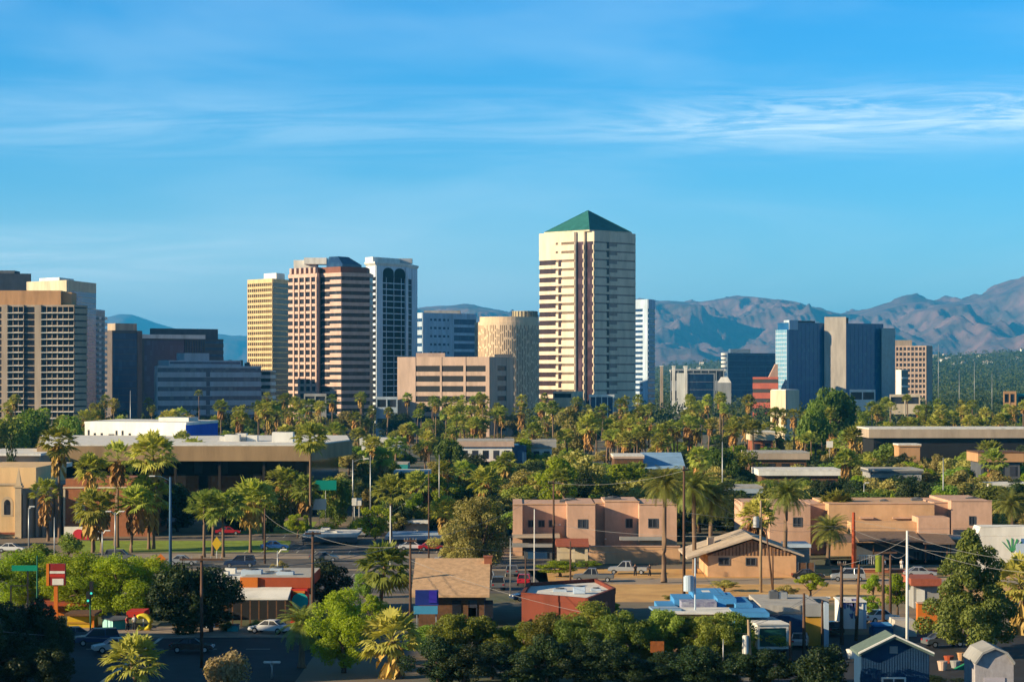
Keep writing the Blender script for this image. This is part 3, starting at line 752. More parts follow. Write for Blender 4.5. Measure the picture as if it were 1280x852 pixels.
# --- cream cube and flat blocks nearer
r, poly, c = at_root('cream_cube_building', 'plain cream block with an olive shaded side above the palms', 'building', [(963, 1003), (982, 988), (999, 1010), (980, 1022)])
m = MB(); m.prism(poly, 0, Z(487.5, 995)); m.build('wall', M['cream'], r)
m = MB(); m.prism([(x * .93, y * .93) for x, y in poly], Z(487.5, 995), Z(486.6, 995)); m.build('roof', M['roofwhite'], r)
for nm, lab, u0, u1, Y, vt, mm in (('white_roof_store', 'low white-roofed store under the dark blue glass block', 1062, 1094, 1300, 487, 'white'), ('cream_low_store', 'low cream wall store below the beige mid-rise', 1112, 1150, 1250, 493, 'cream'),
        ('tan_store', 'small tan store at the right edge beyond the palms', 1254, 1270, 1150, 489, 'orange_tan'), ('green_store', 'small teal-green store beside the tan one at the right edge', 1271, 1300, 1160, 492, 'teal'),
        ('grey_office', 'low grey office below the rose-brown tower', 380, 408, 1120, 492, 'grey'), ('blue_shed', 'low dark blue shed left of the pink garage', 470, 497, 1130, 496, 'bluegrey')):
    r, poly, c = at_root(nm, lab, 'building', [(u0, Y), (u1, Y), (u1, Y + 20), (u0, Y + 20)])
    facade(r, poly, 0, Z(vt, Y), 2, M[mm], [dict(span=.6, piers=3)], top=1.2)
# ================================================================== trees and palms
LF = dict(
    fan=leafmat('fan_palm_leaf', (0.40, 0.40, 0.075), (0.15, 0.20, 0.038), hue=.025, val=.35, trans=.38),
    fanlit=leafmat('sunlit_palm_leaf', (0.50, 0.44, 0.10), (0.24, 0.25, 0.05), hue=.015, val=.15),  # lit copy of the fan leaf, sunlight put into its colour
    date=leafmat('date_palm_leaf', (0.29, 0.31, 0.065), (0.11, 0.15, 0.035), hue=.02, val=.2),
    skirt=leafmat('dead_palm_leaf', (0.44, 0.27, 0.08), (0.26, 0.14, 0.04), hue=.02, val=.3, trans=.15),
    green=leafmat('broad_leaf', (0.27, 0.31, 0.05), (0.09, 0.13, 0.02), hue=.04, val=.45, trans=.38),
    dark=leafmat('dark_leaf', (0.035, 0.06, 0.014), (0.012, 0.024, 0.007), hue=.03, val=.25, trans=.1),  # leaf colour darkened in place of deep shade
    olive=leafmat('olive_leaf', (0.42, 0.36, 0.11), (0.20, 0.18, 0.055), hue=.02, val=.3),
    lime=leafmat('palo_verde_leaf', (0.31, 0.39, 0.02), (0.15, 0.21, 0.012), hue=.015, val=.18, trans=.42),
    pine=leafmat('pine_needle', (0.20, 0.23, 0.045), (0.07, 0.10, 0.022), hue=.02, val=.1, trans=.3),
    straw=leafmat('straw_yucca_leaf', (0.42, 0.33, 0.18), (0.25, 0.19, 0.09), hue=.01, val=.1),
)
def fan_crown(seed, nleaf=46, L=1.15, rf=1.0, emin=-35, emax=80, nl=11):
    rnd = random.Random(seed); m = MB()
    for k in range(nleaf):
        a = k * 2.39996 + rnd.uniform(-.3, .3)
        e = R(emin + (emax - emin) * ((k + .5) / nleaf) ** 0.85 + rnd.uniform(-9, 9))
        l = L * rnd.uniform(.75, 1.15)
        dv = Vector((math.cos(a) * math.cos(e), math.sin(a) * math.cos(e), math.sin(e)))
        sd_ = Vector((-math.sin(a), math.cos(a), 0))
        up = dv.cross(sd_); up = -up if up.z < 0 else up
        c = dv * l
        m.add([sd_ * .03, -sd_ * .03, c - sd_ * .02, c + sd_ * .02], [(0, 1, 2, 3)])
        tw = rnd.uniform(-.5, .5); sd2 = (sd_ * math.cos(tw) + up * math.sin(tw))
        for j in range(nl):
            t = (j / (nl - 1) - .5) * R(165)
            r_ = rf * rnd.uniform(.8, 1.08) * (1 - .18 * abs(t))
            ax = (dv * math.cos(t) + sd2 * math.sin(t))
            mid = c + ax * r_ * .55
            tip = c + ax * r_ + Vector((0, 0, -rnd.uniform(.1, .38) * r_)) 
            w = (sd2 * math.cos(t) - dv * math.sin(t)) * .095 * rf
            m.add([c, mid + w, tip, mid - w], [(0, 1, 2, 3)])
    return m
def skirt_mesh(seed, length=2.2, n=70):
    rnd = random.Random(seed); m = MB()
    for k in range(n):
        a = rnd.uniform(0, 2 * PI); z = -rnd.uniform(0.0, 1.0) * length * .75; r_ = .28
        o = Vector((math.cos(a) * r_, math.sin(a) * r_, z)); l = rnd.uniform(.7, 1.25)
        out = rnd.uniform(.25, .75) * (1 + .35 * z / length)
        tip = o + Vector((math.cos(a) * out, math.sin(a) * out, -l))
        t = Vector((-math.sin(a), math.cos(a), 0)) * rnd.uniform(.12, .3)
        mid = o.lerp(tip, .6) + Vector((math.cos(a), math.sin(a), 0)) * .15
        m.add([o, mid + t, tip, mid - t], [(0, 1, 2, 3)])
    return m
def date_crown(seed, n=64, L=3.1, nl=20):
    rnd = random.Random(seed); m = MB()
    for k in range(n):
        a = k * 2.39996 + rnd.uniform(-.2, .2); e = R(-38 + 115 * ((k + .5) / n) ** .9 + rnd.uniform(-6, 6)); l = L * rnd.uniform(.85, 1.1)
        h = Vector((math.cos(a), math.sin(a), 0)); s = Vector((-math.sin(a), math.cos(a), 0))
        pts = []
        p = Vector((0, 0, 0)); ee = e
        for i in range(nl + 1):
            pts.append(p.copy()); p = p + (h * math.cos(ee) + Vector((0, 0, math.sin(ee)))) * (l / nl); ee -= R(4.6) * (0.4 + i / nl)
        for i in range(2, nl):
            q = pts[i]; dn = (pts[i + 1] - q).normalized()
            ll = .62 * math.sin(PI * (i / nl) ** .75) + .12
            for sgn in (-1, 1):
                tip = q + (s * sgn * .85 + dn * .55 + Vector((0, 0, -.32))) * ll * rnd.uniform(.85, 1.1)
                m.add([q - dn * .05, q + dn * .06, tip], [(0, 1, 2)])
        m.tube([pts[0], pts[nl // 2], pts[nl]], [.05, .03, .012], 3, cap=False)
    return m
def trunk_mesh(seed, r0=.26, r1=.19, lean=.3, n=9):
    rnd = random.Random(seed); m = MB(); a = rnd.uniform(0, 2 * PI); pts = []; rr = []
    for i in range(9):
        t = i / 8; pts.append((math.cos(a) * lean * (t * t), math.sin(a) * lean * t * t, t)); rr.append((r0 * 1.35 if i == 0 else r0 + (r1 - r0) * t) * rnd.uniform(.94, 1.06))
    m.tube(pts, rr, n); return m, pts[-1][:2]
def meshdata(mb, name, mt, smooth=False):
    me = bpy.data.meshes.new(name); me.from_pydata(mb.v, [], mb.f); me.materials.append(mt)
    if smooth: me.polygons.foreach_set('use_smooth', [True] * len(me.polygons))
    me.update(); return me
def link(name, me, parent=None):
    o = bpy.data.objects.new(name, me); COL.objects.link(o); o.parent = parent; return o
FANC = [meshdata(fan_crown(s, n, L, rf, e0, e1), 'fan_crown', LF['fan']) for s, n, L, rf, e0, e1 in ((1, 46, 1.15, 1.0, -35, 80), (2, 34, 1.3, .95, -55, 75), (3, 58, 1.05, 1.05, -20, 85), (4, 40, 1.2, 1.1, -45, 60), (7, 28, 1.35, .9, -30, 85), (8, 52, .95, 1.0, -60, 80), (9, 44, 1.25, .85, -15, 70))]
FANL = [meshdata(fan_crown(s, 52), 'sunlit_crown', LF['fanlit']) for s in (5, 6)]
SKT = [meshdata(skirt_mesh(s, l), 'skirt', LF['skirt']) for s, l in ((1, 1.4), (2, 2.4), (3, 3.6))]
DATC = [meshdata(date_crown(s), 'date_crown', LF['date']) for s in (1, 2)]
TRK = [(meshdata(mb, 'trunk', M['palmtrunk'], True), off) for mb, off in (trunk_mesh(s, lean=l) for s, l in ((1, .25), (2, .5), (3, .8), (4, .1)))]
_pk = random.Random(11)
def palm(label, x, y, H, s=1.0, kind='fan', skirt=None, group=None, parts=True, thick=1.0):
    """palm whose top stands H above the ground"""
    s *= 1.25 if kind != 'date' else 1.08
    r = thing({'fan': 'fan_palm', 'lit': 'fan_palm', 'date': 'date_palm'}[kind], label, 'palm tree', (x, y, 0), _pk.uniform(0, 6.28), group)
    me, off = TRK[_pk.randrange(len(TRK))]
    zc = max(.6, H - (1.7 if kind != 'date' else 1.9) * s)
    t = link('trunk', me, r); w = thick * (.95 if kind != 'date' else 1.35); t.scale = (w, w, zc)
    c = link('crown', (FANC if kind == 'fan' else FANL if kind == 'lit' else DATC)[_pk.randrange(2 if kind != 'fan' else 7)], r)
    c.location = (off[0] * w, off[1] * w, zc); c.scale = (s, s, s); c.rotation_euler = (0, 0, _pk.uniform(0, 6.28))
    if skirt is None: skirt = _pk.choice((0, 1, 1, 2, -1))
    if kind == 'date': skirt = -1
    if skirt >= 0 and zc > 3:
        k = link('skirt', SKT[skirt], r); k.location = (off[0] * w, off[1] * w, zc + .1); k.scale = (s, s, s)
    return r
def palm_uv(label, u, vt, vb=None, Y=None, **k):
    Y = Y or gy(vb)
    return palm(label, X(u, Y), Y, Z(vt, Y), **k)

def leafy(mb, clumps, n, size, rnd, shell=.55, flat=0.0):
    tot = sum(c[3] ** 2 for c in clumps)
    for cx_, cy_, cz_, cr, sz in clumps:
        for _ in range(int(n * cr * cr / tot)):
            z = rnd.uniform(-1, 1); a = rnd.uniform(0, 2 * PI); q = math.sqrt(1 - z * z)
            d = Vector((q * math.cos(a), q * math.sin(a), z)); rr = cr * (shell + (1 - shell) * rnd.random() ** .5) * rnd.uniform(.9, 1.18)
            p = Vector((cx_, cy_, cz_)) + Vector((d.x * rr, d.y * rr, d.z * rr * sz))
            nn = (d + Vector((rnd.gauss(0, .6), rnd.gauss(0, .6), rnd.gauss(0, .6) + flat))).normalized()
            t = nn.cross(Vector((rnd.gauss(0, 1), rnd.gauss(0, 1), rnd.gauss(0, 1)))).normalized(); b = nn.cross(t)
            s = size * rnd.uniform(.6, 1.35)
            mb.add([p - t * s, p + b * s * .5, p + t * s, p - b * s * .5], [(0, 1, 2, 3)])
def broad_proto(seed, leaf, n, size, style='round'):
    """unit tree: height 1, crown about 1 wide"""
    rnd = random.Random(seed); cl = []
    if style == 'round':
        for _ in range(22):
            a = rnd.uniform(0, 2 * PI); z = rnd.uniform(-.6, 1); q = math.sqrt(max(0, 1 - z * z)) * rnd.uniform(.45, 1)
            cl.append((.34 * q * math.cos(a), .34 * q * math.sin(a), .58 + .26 * z, rnd.uniform(.10, .19), .85))
    elif style == 'full':
        for _ in range(34):
            a = rnd.uniform(0, 2 * PI); z = rnd.uniform(-1, 1); q = math.sqrt(max(0, 1 - z * z)) * rnd.uniform(.35, 1.1)
            cl.append((.37 * q * math.cos(a), .37 * q * math.sin(a), .50 + .36 * z + rnd.uniform(-.04, .06), rnd.uniform(.09, .18), .9))
    elif style == 'wild':
        for _ in range(46):
            a = rnd.uniform(0, 2 * PI); z = rnd.uniform(-1, 1); q = math.sqrt(max(0, 1 - z * z)) * rnd.uniform(.3, 1.12)
            lob = 1 + .22 * math.sin(3 * a + seed) + .15 * math.sin(5 * a + 2 * seed)
            cl.append((.36 * q * lob * math.cos(a), .36 * q * lob * math.sin(a), .48 + .38 * z * rnd.uniform(.75, 1.15) + .03, rnd.choice((.06, .08, .11, .15)) * rnd.uniform(.85, 1.15), rnd.uniform(.7, 1.1)))
    elif style == 'open':
        for _ in range(30):
            a = rnd.uniform(0, 2 * PI); z = rnd.uniform(-.7, 1); q = math.sqrt(max(0, 1 - z * z)) * rnd.uniform(.3, 1.05)
            cl.append((.38 * q * math.cos(a), .38 * q * math.sin(a), .56 + .32 * z, rnd.uniform(.06, .14), .8))
    elif style == 'pine':
        for k in range(64):
            t = k / 63; a = k * 2.4 + rnd.uniform(-.5, .5); rr = .46 * (1 - t) ** .7 * rnd.uniform(.35, 1.1)
            cl.append((rr * math.cos(a), rr * math.sin(a), .12 + .80 * t + rnd.uniform(-.03, .03), .098 * (1 - .4 * t) * rnd.uniform(.7, 1.25), .75))
    elif style == 'column':
        for k in range(16):
            t = k / 15; a = k * 2.4
            cl.append((.12 * math.cos(a), .12 * math.sin(a), .12 + .78 * t, .26 * (1 - .75 * t ** 2), .4))
    elif style == 'bush':
        for _ in range(16):
            a = rnd.uniform(0, 2 * PI); q = rnd.uniform(0, 1)
            cl.append((.36 * q * math.cos(a), .36 * q * math.sin(a), .35 + .3 * (1 - q) * rnd.random(), rnd.uniform(.16, .26), 1.2))
    cm = MB(); leafy(cm, cl, n, size, rnd)
    tm = MB()
    if style in ('round', 'open', 'full', 'wild'):
        fork = .26 if style == 'open' else .32
        tm.tube([(0, 0, 0), (.01, .0, fork * .6), (.0, .015, fork)], [.035, .027, .024], 7)
        for c in cl[:9]: tm.tube([(0, .01, fork - .02), (c[0] * .45, c[1] * .45, (fork + c[2]) / 2 + .02), (c[0], c[1], c[2])], [.018, .012, .004], 5)
    elif style == 'bush':
        for c in cl[:6]: tm.tube([(0, 0, 0), (c[0], c[1], c[2])], [.02, .006], 5)
    else: tm.tube([(0, 0, 0), (0, 0, .5), (0, 0, .94)], [.03, .02, .004], 7)
    return (meshdata(cm, 'crown', LF[leaf]), meshdata(tm, 'trunk', M['trunk'], True))
PROTO = {
    'green': [broad_proto(s, 'green', 4200, .034, st) for s, st in ((1, 'round'), (2, 'full'), (3, 'full'), (4, 'round'))],
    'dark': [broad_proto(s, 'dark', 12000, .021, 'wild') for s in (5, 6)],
    'olive': [broad_proto(s, 'olive', 3400, .028, 'open') for s in (7, 8, 9)],
    'lime': [broad_proto(s, 'lime', 5200, .024, 'open') for s in (10, 11, 12)],
    'pine': [broad_proto(13, 'pine', 30000, .0135, 'pine')],
    'cypress': [broad_proto(14, 'dark', 2200, .03, 'column')],
    'bush': [broad_proto(15, 'green', 2600, .04, 'bush')],
    'limebush': [broad_proto(16, 'lime', 2600, .035, 'bush')],
    'straw': [broad_proto(30, 'straw', 4200, .034, 'bush')],
    'hedge': [broad_proto(17, 'green', 4500, .028, 'bush'), broad_proto(18, 'green', 4500, .028, 'bush')],
    'bottle': [broad_proto(19, 'green', 14000, .019, 'wild'), broad_proto(20, 'green', 14000, .019, 'wild'), broad_proto(24, 'green', 14000, .019, 'wild')],
    'bigolive': [broad_proto(21, 'olive', 16000, .016, 'wild')],
    'biglime': [broad_proto(22, 'lime', 22000, .0135, 'wild'), broad_proto(23, 'lime', 22000, .0135, 'wild'), broad_proto(25, 'lime', 22000, .0135, 'wild')],
}
TNAME = {'green': 'broadleaf_tree', 'dark': 'ficus_tree', 'olive': 'olive_tree', 'lime': 'palo_verde', 'pine': 'pine_tree', 'cypress': 'cypress_tree', 'bush': 'shrub', 'limebush': 'shrub', 'hedge': 'shrub', 'straw': 'yucca', 'bottle': 'broadleaf_tree', 'bigolive': 'olive_tree', 'biglime': 'palo_verde'}
def tree(label, kind, x, y, H, W, group=None, pk=None):
    me = PROTO[kind][_pk.randrange(len(PROTO[kind])) if pk is None else pk]
    nm = TNAME[kind]
    r = thing(nm, label, 'shrub' if nm == 'shrub' else 'tree', (x, y, 0), _pk.uniform(0, 6.28), group)
    r.scale = (W, W, H)
    link('crown', me[0], r); link('trunk', me[1], r)
    return r
def tree_uv(label, kind, u, vt, wpx, vb=None, Y=None, **k):
    Y = Y or gy(vb)
    return tree(label, kind, X(u, Y), Y, Z(vt, Y) * 1.04, wpx * Y / F * 1.2, **k)

# ---- palms one can single out, left to right
S = palm_uv
S('tall fan palm with a brown skirt rising behind the small church', 74, 531, 676, s=1.40, skirt=2)
S('short fan palm with a straw skirt beside the church side wall', 60, 597, 676, s=1.28, skirt=2)
S('fan palm at the left of the lawn cluster, its crown level with the brick arch', 117, 566, 688, s=1.28, skirt=2)
S('tallest fan palm in the lawn cluster in front of the long tan-fascia building', 147, 553, 684, s=1.34, skirt=1)
S('fan palm just below the tallest crown in the lawn cluster', 144, 585, 682, s=1.40, skirt=-1)
S('fan palm with a big golden skirt left of the white upper building end', 192, 540, 686, s=1.83, kind='lit', skirt=2)
S('slim-trunked fan palm in front of the blue building end wall', 243, 546, 640, s=1.28, skirt=-1)
S('slim fan palm just left of the blue end wall', 228, 540, 632, s=1.34, skirt=-1)
S('low fan palm at the left end of the lawn cluster with two trunks close by', 116, 607, 690, s=1.59, skirt=1)
S('low fan palm crowding the second trunk of the lawn cluster', 127, 615, 690, s=1.34, skirt=0)
S('fan palm with a pale trunk in the middle of the lawn cluster', 164, 606, 690, s=1.46, skirt=1)
S('dark-crowned fan palm on the right of the lawn cluster', 186, 592, 686, s=1.77, skirt=1)
S('left palm of the trio by the blue pole', 255, 612, 697, s=1.34, skirt=-1)
S('middle palm of the trio by the blue pole', 266, 618, 695, s=1.34, skirt=-1)
S('right palm of the trio by the blue pole', 279, 607, 697, s=1.52, skirt=-1)
S('tall thick palm standing before the dark glass of the long building', 313, 597, 690, s=1.83, skirt=0)
S('slim palm between the thick palm and the lawn edge', 330, 602, 686, s=1.34, skirt=-1)
S('left of two yellow-trunked palms on the bright lawn', 353, 582, 661, s=1.40, skirt=1)
S('right of two yellow-trunked palms on the bright lawn', 363, 586, 661, s=1.34, skirt=1)
S('very tall thin palm with a small crown above the flat white roof', 388, 524, 668, s=1.59, skirt=-1)
S('fan palm with an orange skirt beside the teal sign', 384, 590, 665, s=1.40, skirt=1)
S('fan palm with a white-painted trunk standing over the car park', 489, 592, 684, s=1.46, skirt=-1)
S('bushy green palm to the left of the big olive tree', 556, 620, 682, s=1.28, skirt=1)
S('bright green palm left of the teal-green parked row', 553, 575, 640, s=1.34, skirt=0)
S('red-trunked palm in front of the white and red house', 608, 582, 650, s=1.52, skirt=0)
S('fan palm half hidden left of the red-trunked palm', 583, 575, 632, s=1.34, skirt=1)
S('palm with a dark red trunk right of the white and red house', 679, 588, 640, s=1.34, skirt=-1)
S('left of the twin tall palms behind the adobe block, skirted in gold', 733, 517, 600, s=1.59, skirt=2)
S('right of the twin tall palms behind the adobe block', 739, 520, 598, s=1.40, skirt=1)
S('left of two tall palms beside the blue roof', 862, 518, 590, s=1.52, skirt=1)
S('right of two tall palms beside the blue roof', 869, 522, 588, s=1.40, skirt=1)
S('big feathery date palm in front of the adobe block', 830, 583, 728, s=1.15, kind='date')
S('left of the paired date palms over the gabled house', 868, 584, 716, s=1.4, kind='date')
S('right of the paired date palms over the gabled house', 888, 598, 714, s=1.4, kind='date')
S('small fan palm behind the gabled house chimney', 915, 618, 664, s=1.28, skirt=1, kind='lit')
S('pale yellow-green palm beside the transformer pole', 946, 622, 700, s=1.40, skirt=1, kind='lit')
S('tall date palm with a straight dark trunk between the adobe blocks', 981, 597, 720, s=1.12, kind='date')
S('fan palm standing against the right adobe wall', 1046, 612, 690, s=1.40, skirt=0)
S('low date palm with drooping fronds before the right adobe wall', 1035, 643, 706, s=1.1, kind='date')
S('dense date palm at the right end of the adobe block', 1266, 612, 672, s=1.25, kind='date')
S('fan palm with a golden skirt at the right edge by the pine', 1280, 694, 792, s=1.46, kind='lit', skirt=2)
S('dark shaded fan palm above the lime tree', 476, 672, 780, Y=290, s=1.65, skirt=-1)
S('sunlit shaggy palm in the foreground beside the lime tree', 499, 762, 852, Y=224, s=1.35, kind='lit', skirt=2, thick=1.6)
S('short sunlit palm rising out of the shaded corner road', 172, 790, 852, Y=212, s=1.25, kind='lit', skirt=1, thick=1.5)
S('dark date palm in shade left of the lime tree', 377, 756, 850, Y=232, s=.95, kind='date')
S('slim palm at the far right beyond the adobe roof', 1243, 560, 632, s=1.40, skirt=2)
S('tall palm in front of the long tan carport roof', 1110, 525, 590, s=1.46, skirt=0)
S('gold-skirted palm left of the long tan carport roof', 1078, 527, 590, s=1.59, skirt=2)
S('lone small palm standing up before the blue-grey stepped office', 249, 487, 545, s=1.0, skirt=-1)
S('lone palm with a tiny crown in front of the pink garage', 612, 485, 540, s=1.0, skirt=-1)

S('left of three tall palms rising over the long tan carport roof', 1135, 519, 590, s=1.5, skirt=1)
S('middle of three tall palms rising over the long tan carport roof', 1176, 524, 586, s=1.4, skirt=2)
S('right of three tall palms rising over the long tan carport roof', 1222, 520, 592, s=1.5, skirt=1)
S('bushy palm in front of the small orange band house', 1236, 548, 620, s=1.4, skirt=2)
S('palm standing between the flat white roofs and the grey roof', 1058, 560, 634, s=1.3, skirt=1)
S('palm behind the left adobe block, above its middle parapet', 706, 582, 660, s=1.2, skirt=0)
S('palm left of the big olive tree, over the pale shop roof', 520, 588, 655, s=1.35, skirt=1)
S('palm standing before the white and red house', 634, 562, 626, s=1.35, skirt=2)
S('palm over the teal fascia shop', 478, 556, 622, s=1.3, skirt=1)
# ---- broad trees one can single out
T = tree_uv
T('feathery lime green tree in front of the lawn palms', 'biglime', 98, 687, 104, Y=284)
T('lime green tree with pale forked trunks over the teal box', 'biglime', 148, 690, 100, Y=280)
T('lime green tree at the right end of the lime row', 'biglime', 190, 693, 80, Y=285)
T('lime green tree behind the green street sign', 'biglime', 26, 686, 104, Y=290)
T('lime green tree at the back of the lime row', 'biglime', 70, 694, 80, Y=298)
T('lime green tree peeking between the two biggest lime trees', 'biglime', 124, 698, 76, Y=294)
T('dark round shade tree right of the lime row', 'dark', 222, 704, 78, Y=262)
T('dark round shade tree behind the crossarm pole', 'dark', 264, 708, 76, Y=264)
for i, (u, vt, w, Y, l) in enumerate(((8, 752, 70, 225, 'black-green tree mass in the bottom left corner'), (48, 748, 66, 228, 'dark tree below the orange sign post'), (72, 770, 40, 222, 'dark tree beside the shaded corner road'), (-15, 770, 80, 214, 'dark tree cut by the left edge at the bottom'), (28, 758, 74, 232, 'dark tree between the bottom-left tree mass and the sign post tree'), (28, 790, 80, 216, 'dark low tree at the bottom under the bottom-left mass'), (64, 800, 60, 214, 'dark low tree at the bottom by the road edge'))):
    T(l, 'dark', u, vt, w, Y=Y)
T('bright lime green tree between the dark palms at the bottom', 'biglime', 430, 735, 88, Y=228)
T('small lime tree beside the house with the tan roof', 'lime', 466, 742, 34, Y=262)
T('dark round tree left of the dark fan palm', 'dark', 408, 698, 58, Y=292)
T('dark round tree under the orange-fascia restaurant end', 'dark', 400, 764, 46, Y=250)
T('big grey-green olive tree behind the tan-roofed house', 'bigolive', 604, 615, 86, Y=352)
T('smaller olive tree at the left flank of the big olive tree', 'bigolive', 566, 655, 50, Y=360)
T('yellow-green weeping tree beside the white-trunked palm', 'lime', 468, 628, 48, Y=392)
T('golden green shrub tree behind the car park wall', 'lime', 518, 616, 46, Y=432)
T('big green pine at the right of the view', 'pine', 1213, 662, 124, Y=244)
T('lime green tree hanging over the white suv', 'lime', 700, 700, 60, Y=338)
T('lime bush at the left of the dirt lot', 'lime', 735, 700, 40, Y=352)
T('small lime tree on the dirt by the palm trunks', 'lime', 795, 664, 28, Y=385)
T('lime green tree on the dirt lot above the flat store', 'lime', 1013, 716, 40, Y=306)
T('lime tree between the twin crossarm poles', 'lime', 1122, 716, 40, Y=284)
T('lime sapling at the left of the twin crossarm poles', 'lime', 1092, 718, 28, Y=300)
for u, vt, w, Y, k, l in ((540, 780, 62, 241, 'bottle', 'green tree in the hedge row right of the sunlit shaggy palm'),
    (568, 763, 62, 239, 'bottle', 'green tree in the hedge row left under the eave of the tan-roofed house'),
    (598, 767, 62, 240, 'bottle', 'green tree in the hedge row right under the eave of the tan-roofed house'),
    (628, 781, 62, 241, 'bottle', 'green tree in the hedge row left of the red-brown flat building corner'),
    (656, 776, 62, 239, 'bottle', 'green tree in the hedge row below the red-brown flat building corner'),
    (684, 763, 62, 237, 'bottle', 'green tree in the hedge row under the middle of the red-brown wall'),
    (712, 769, 62, 235, 'bottle', 'green tree in the hedge row under the right half of the red-brown wall'),
    (740, 750, 74, 244, 'bottle', 'green tree in the hedge row at the right end of the red-brown wall'),
    (770, 762, 62, 234, 'bottle', 'green tree in the hedge row below the left edge of the dirt lot'),
    (800, 772, 62, 235, 'bottle', 'green tree in the hedge row behind the orange notice'),
    (830, 757, 62, 236, 'bottle', 'green tree in the hedge row in front of the blue house left wing'),
    (860, 769, 62, 237, 'bottle', 'green tree in the hedge row in front of the scribbled grey wall'),
    (888, 764, 62, 235, 'bottle', 'green tree in the hedge row below the blue house stepped parapets'),
    (912, 763, 62, 238, 'bottle', 'green tree in the hedge row left of the leaning yellow pole'),
    (944, 785, 62, 242, 'bottle', 'green tree in the hedge row right of the leaning yellow pole'),
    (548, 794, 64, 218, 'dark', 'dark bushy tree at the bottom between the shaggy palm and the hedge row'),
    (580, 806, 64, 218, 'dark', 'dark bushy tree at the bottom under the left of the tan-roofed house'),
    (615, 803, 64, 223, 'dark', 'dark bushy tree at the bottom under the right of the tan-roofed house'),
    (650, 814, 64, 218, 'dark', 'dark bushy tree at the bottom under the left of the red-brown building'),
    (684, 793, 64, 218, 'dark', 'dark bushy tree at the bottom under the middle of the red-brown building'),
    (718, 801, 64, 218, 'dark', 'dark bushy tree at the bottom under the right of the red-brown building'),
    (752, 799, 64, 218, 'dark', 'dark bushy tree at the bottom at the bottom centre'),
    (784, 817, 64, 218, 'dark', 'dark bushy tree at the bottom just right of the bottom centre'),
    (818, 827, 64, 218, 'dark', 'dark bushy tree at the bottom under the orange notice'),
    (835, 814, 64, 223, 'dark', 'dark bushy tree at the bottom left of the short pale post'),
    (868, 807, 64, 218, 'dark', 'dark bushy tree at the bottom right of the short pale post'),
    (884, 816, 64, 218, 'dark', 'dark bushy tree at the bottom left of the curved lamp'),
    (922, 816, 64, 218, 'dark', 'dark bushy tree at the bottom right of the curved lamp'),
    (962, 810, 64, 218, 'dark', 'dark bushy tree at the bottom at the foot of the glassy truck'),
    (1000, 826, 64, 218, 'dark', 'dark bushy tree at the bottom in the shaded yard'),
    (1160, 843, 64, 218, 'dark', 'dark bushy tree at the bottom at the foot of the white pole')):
    T(l, k, u, vt, w, Y=Y)
for u, vt, w, vb, l in ((285, 774, 17, 790, 'left clipped round bush before the restaurant'), (320, 772, 18, 790, 'middle clipped round bush before the restaurant'), (348, 772, 18, 789, 'right clipped round bush before the restaurant')):
    T(l, 'bush', u, vt, w, vb=vb)
T('round straw-coloured yucca standing in the shade', 'straw', 286, 802, 50, Y=216)
for u, vt, w, vb, l in ((48, 676, 44, 705, 'green shrub below the church buttress'), (85, 662, 34, 694, 'green shrub at the foot of the red circle sign'), (68, 690, 26, 706, 'low shrub behind the orange sign post')):
    T(l, 'bush', u, vt, w, vb=vb)
for u, vt, w, vb, l in ((410, 650, 32, 668, 'clipped lime hedge bush at the edge of the lawn'), (445, 648, 26, 668, 'lime hedge bush beside the car park pole'), (380, 652, 22, 668, 'small lime bush under the yellow-trunked palms')):
    T(l, 'limebush', u, vt, w, vb=vb)
T('dark cypress right of the lone street light', 'cypress', 1158, 498, 9, Y=760)
T('dark conifer above the church roof', 'cypress', 14, 538, 26, Y=455)
T('small dark spire tree between the flat roofs', 'cypress', 1060, 594, 18, Y=480)
for u, vt, w, vb, k, l in ((720, 560, 80, 640, 'olive', 'wide golden-brown mesquite behind the adobe block'), (780, 580, 80, 636, 'lime', 'yellow mesquite behind the right adobe corner'), (700, 570, 60, 646, 'lime', 'yellow-green mesquite right of the dark red trunk'),
    (715, 505, 50, 590, 'olive', 'tall grey-green tree left of the gold-skirted twin palms'), (1038, 482, 62, 575, 'green', 'large bright green tree in the middle of the right grove'), (1020, 500, 40, 590, 'green', 'green tree beside the large bright one in the right grove'),
    (655, 548, 40, 602, 'lime', 'light green tree beside the white and red house'), (40, 513, 62, 590, 'green', 'bright green tree cluster below the apartment tower'), (10, 522, 50, 592, 'green', 'bright green tree at the left edge above the church'), (88, 520, 44, 600, 'green', 'green tree beside the white upper building'),
    (1135, 604, 40, 650, 'lime', 'lime tree above the right adobe roof'), (1105, 610, 44, 648, 'green', 'green tree above the right adobe roof'), (1180, 606, 44, 648, 'green', 'green tree right of the lime tree on the adobe roofline'), (1075, 612, 34, 650, 'green', 'small dark-leaved tree behind the fan palm on the adobe wall'),
    (900, 560, 46, 620, 'green', 'round green tree right of the blue roof'), (930, 565, 44, 618, 'green', 'dense green tree left of the flat white roofs'), (500, 640, 30, 670, 'olive', 'brown-green shrub tree behind the car park'), (430, 590, 50, 650, 'olive', 'grey brush under the dark end of the long building'),
    (560, 546, 40, 610, 'green', 'green tree left of the white and red house'), (1248, 640, 40, 690, 'olive', 'olive shrub before the white building at the right')):
    T(l, k, u, vt, w, vb=vb)

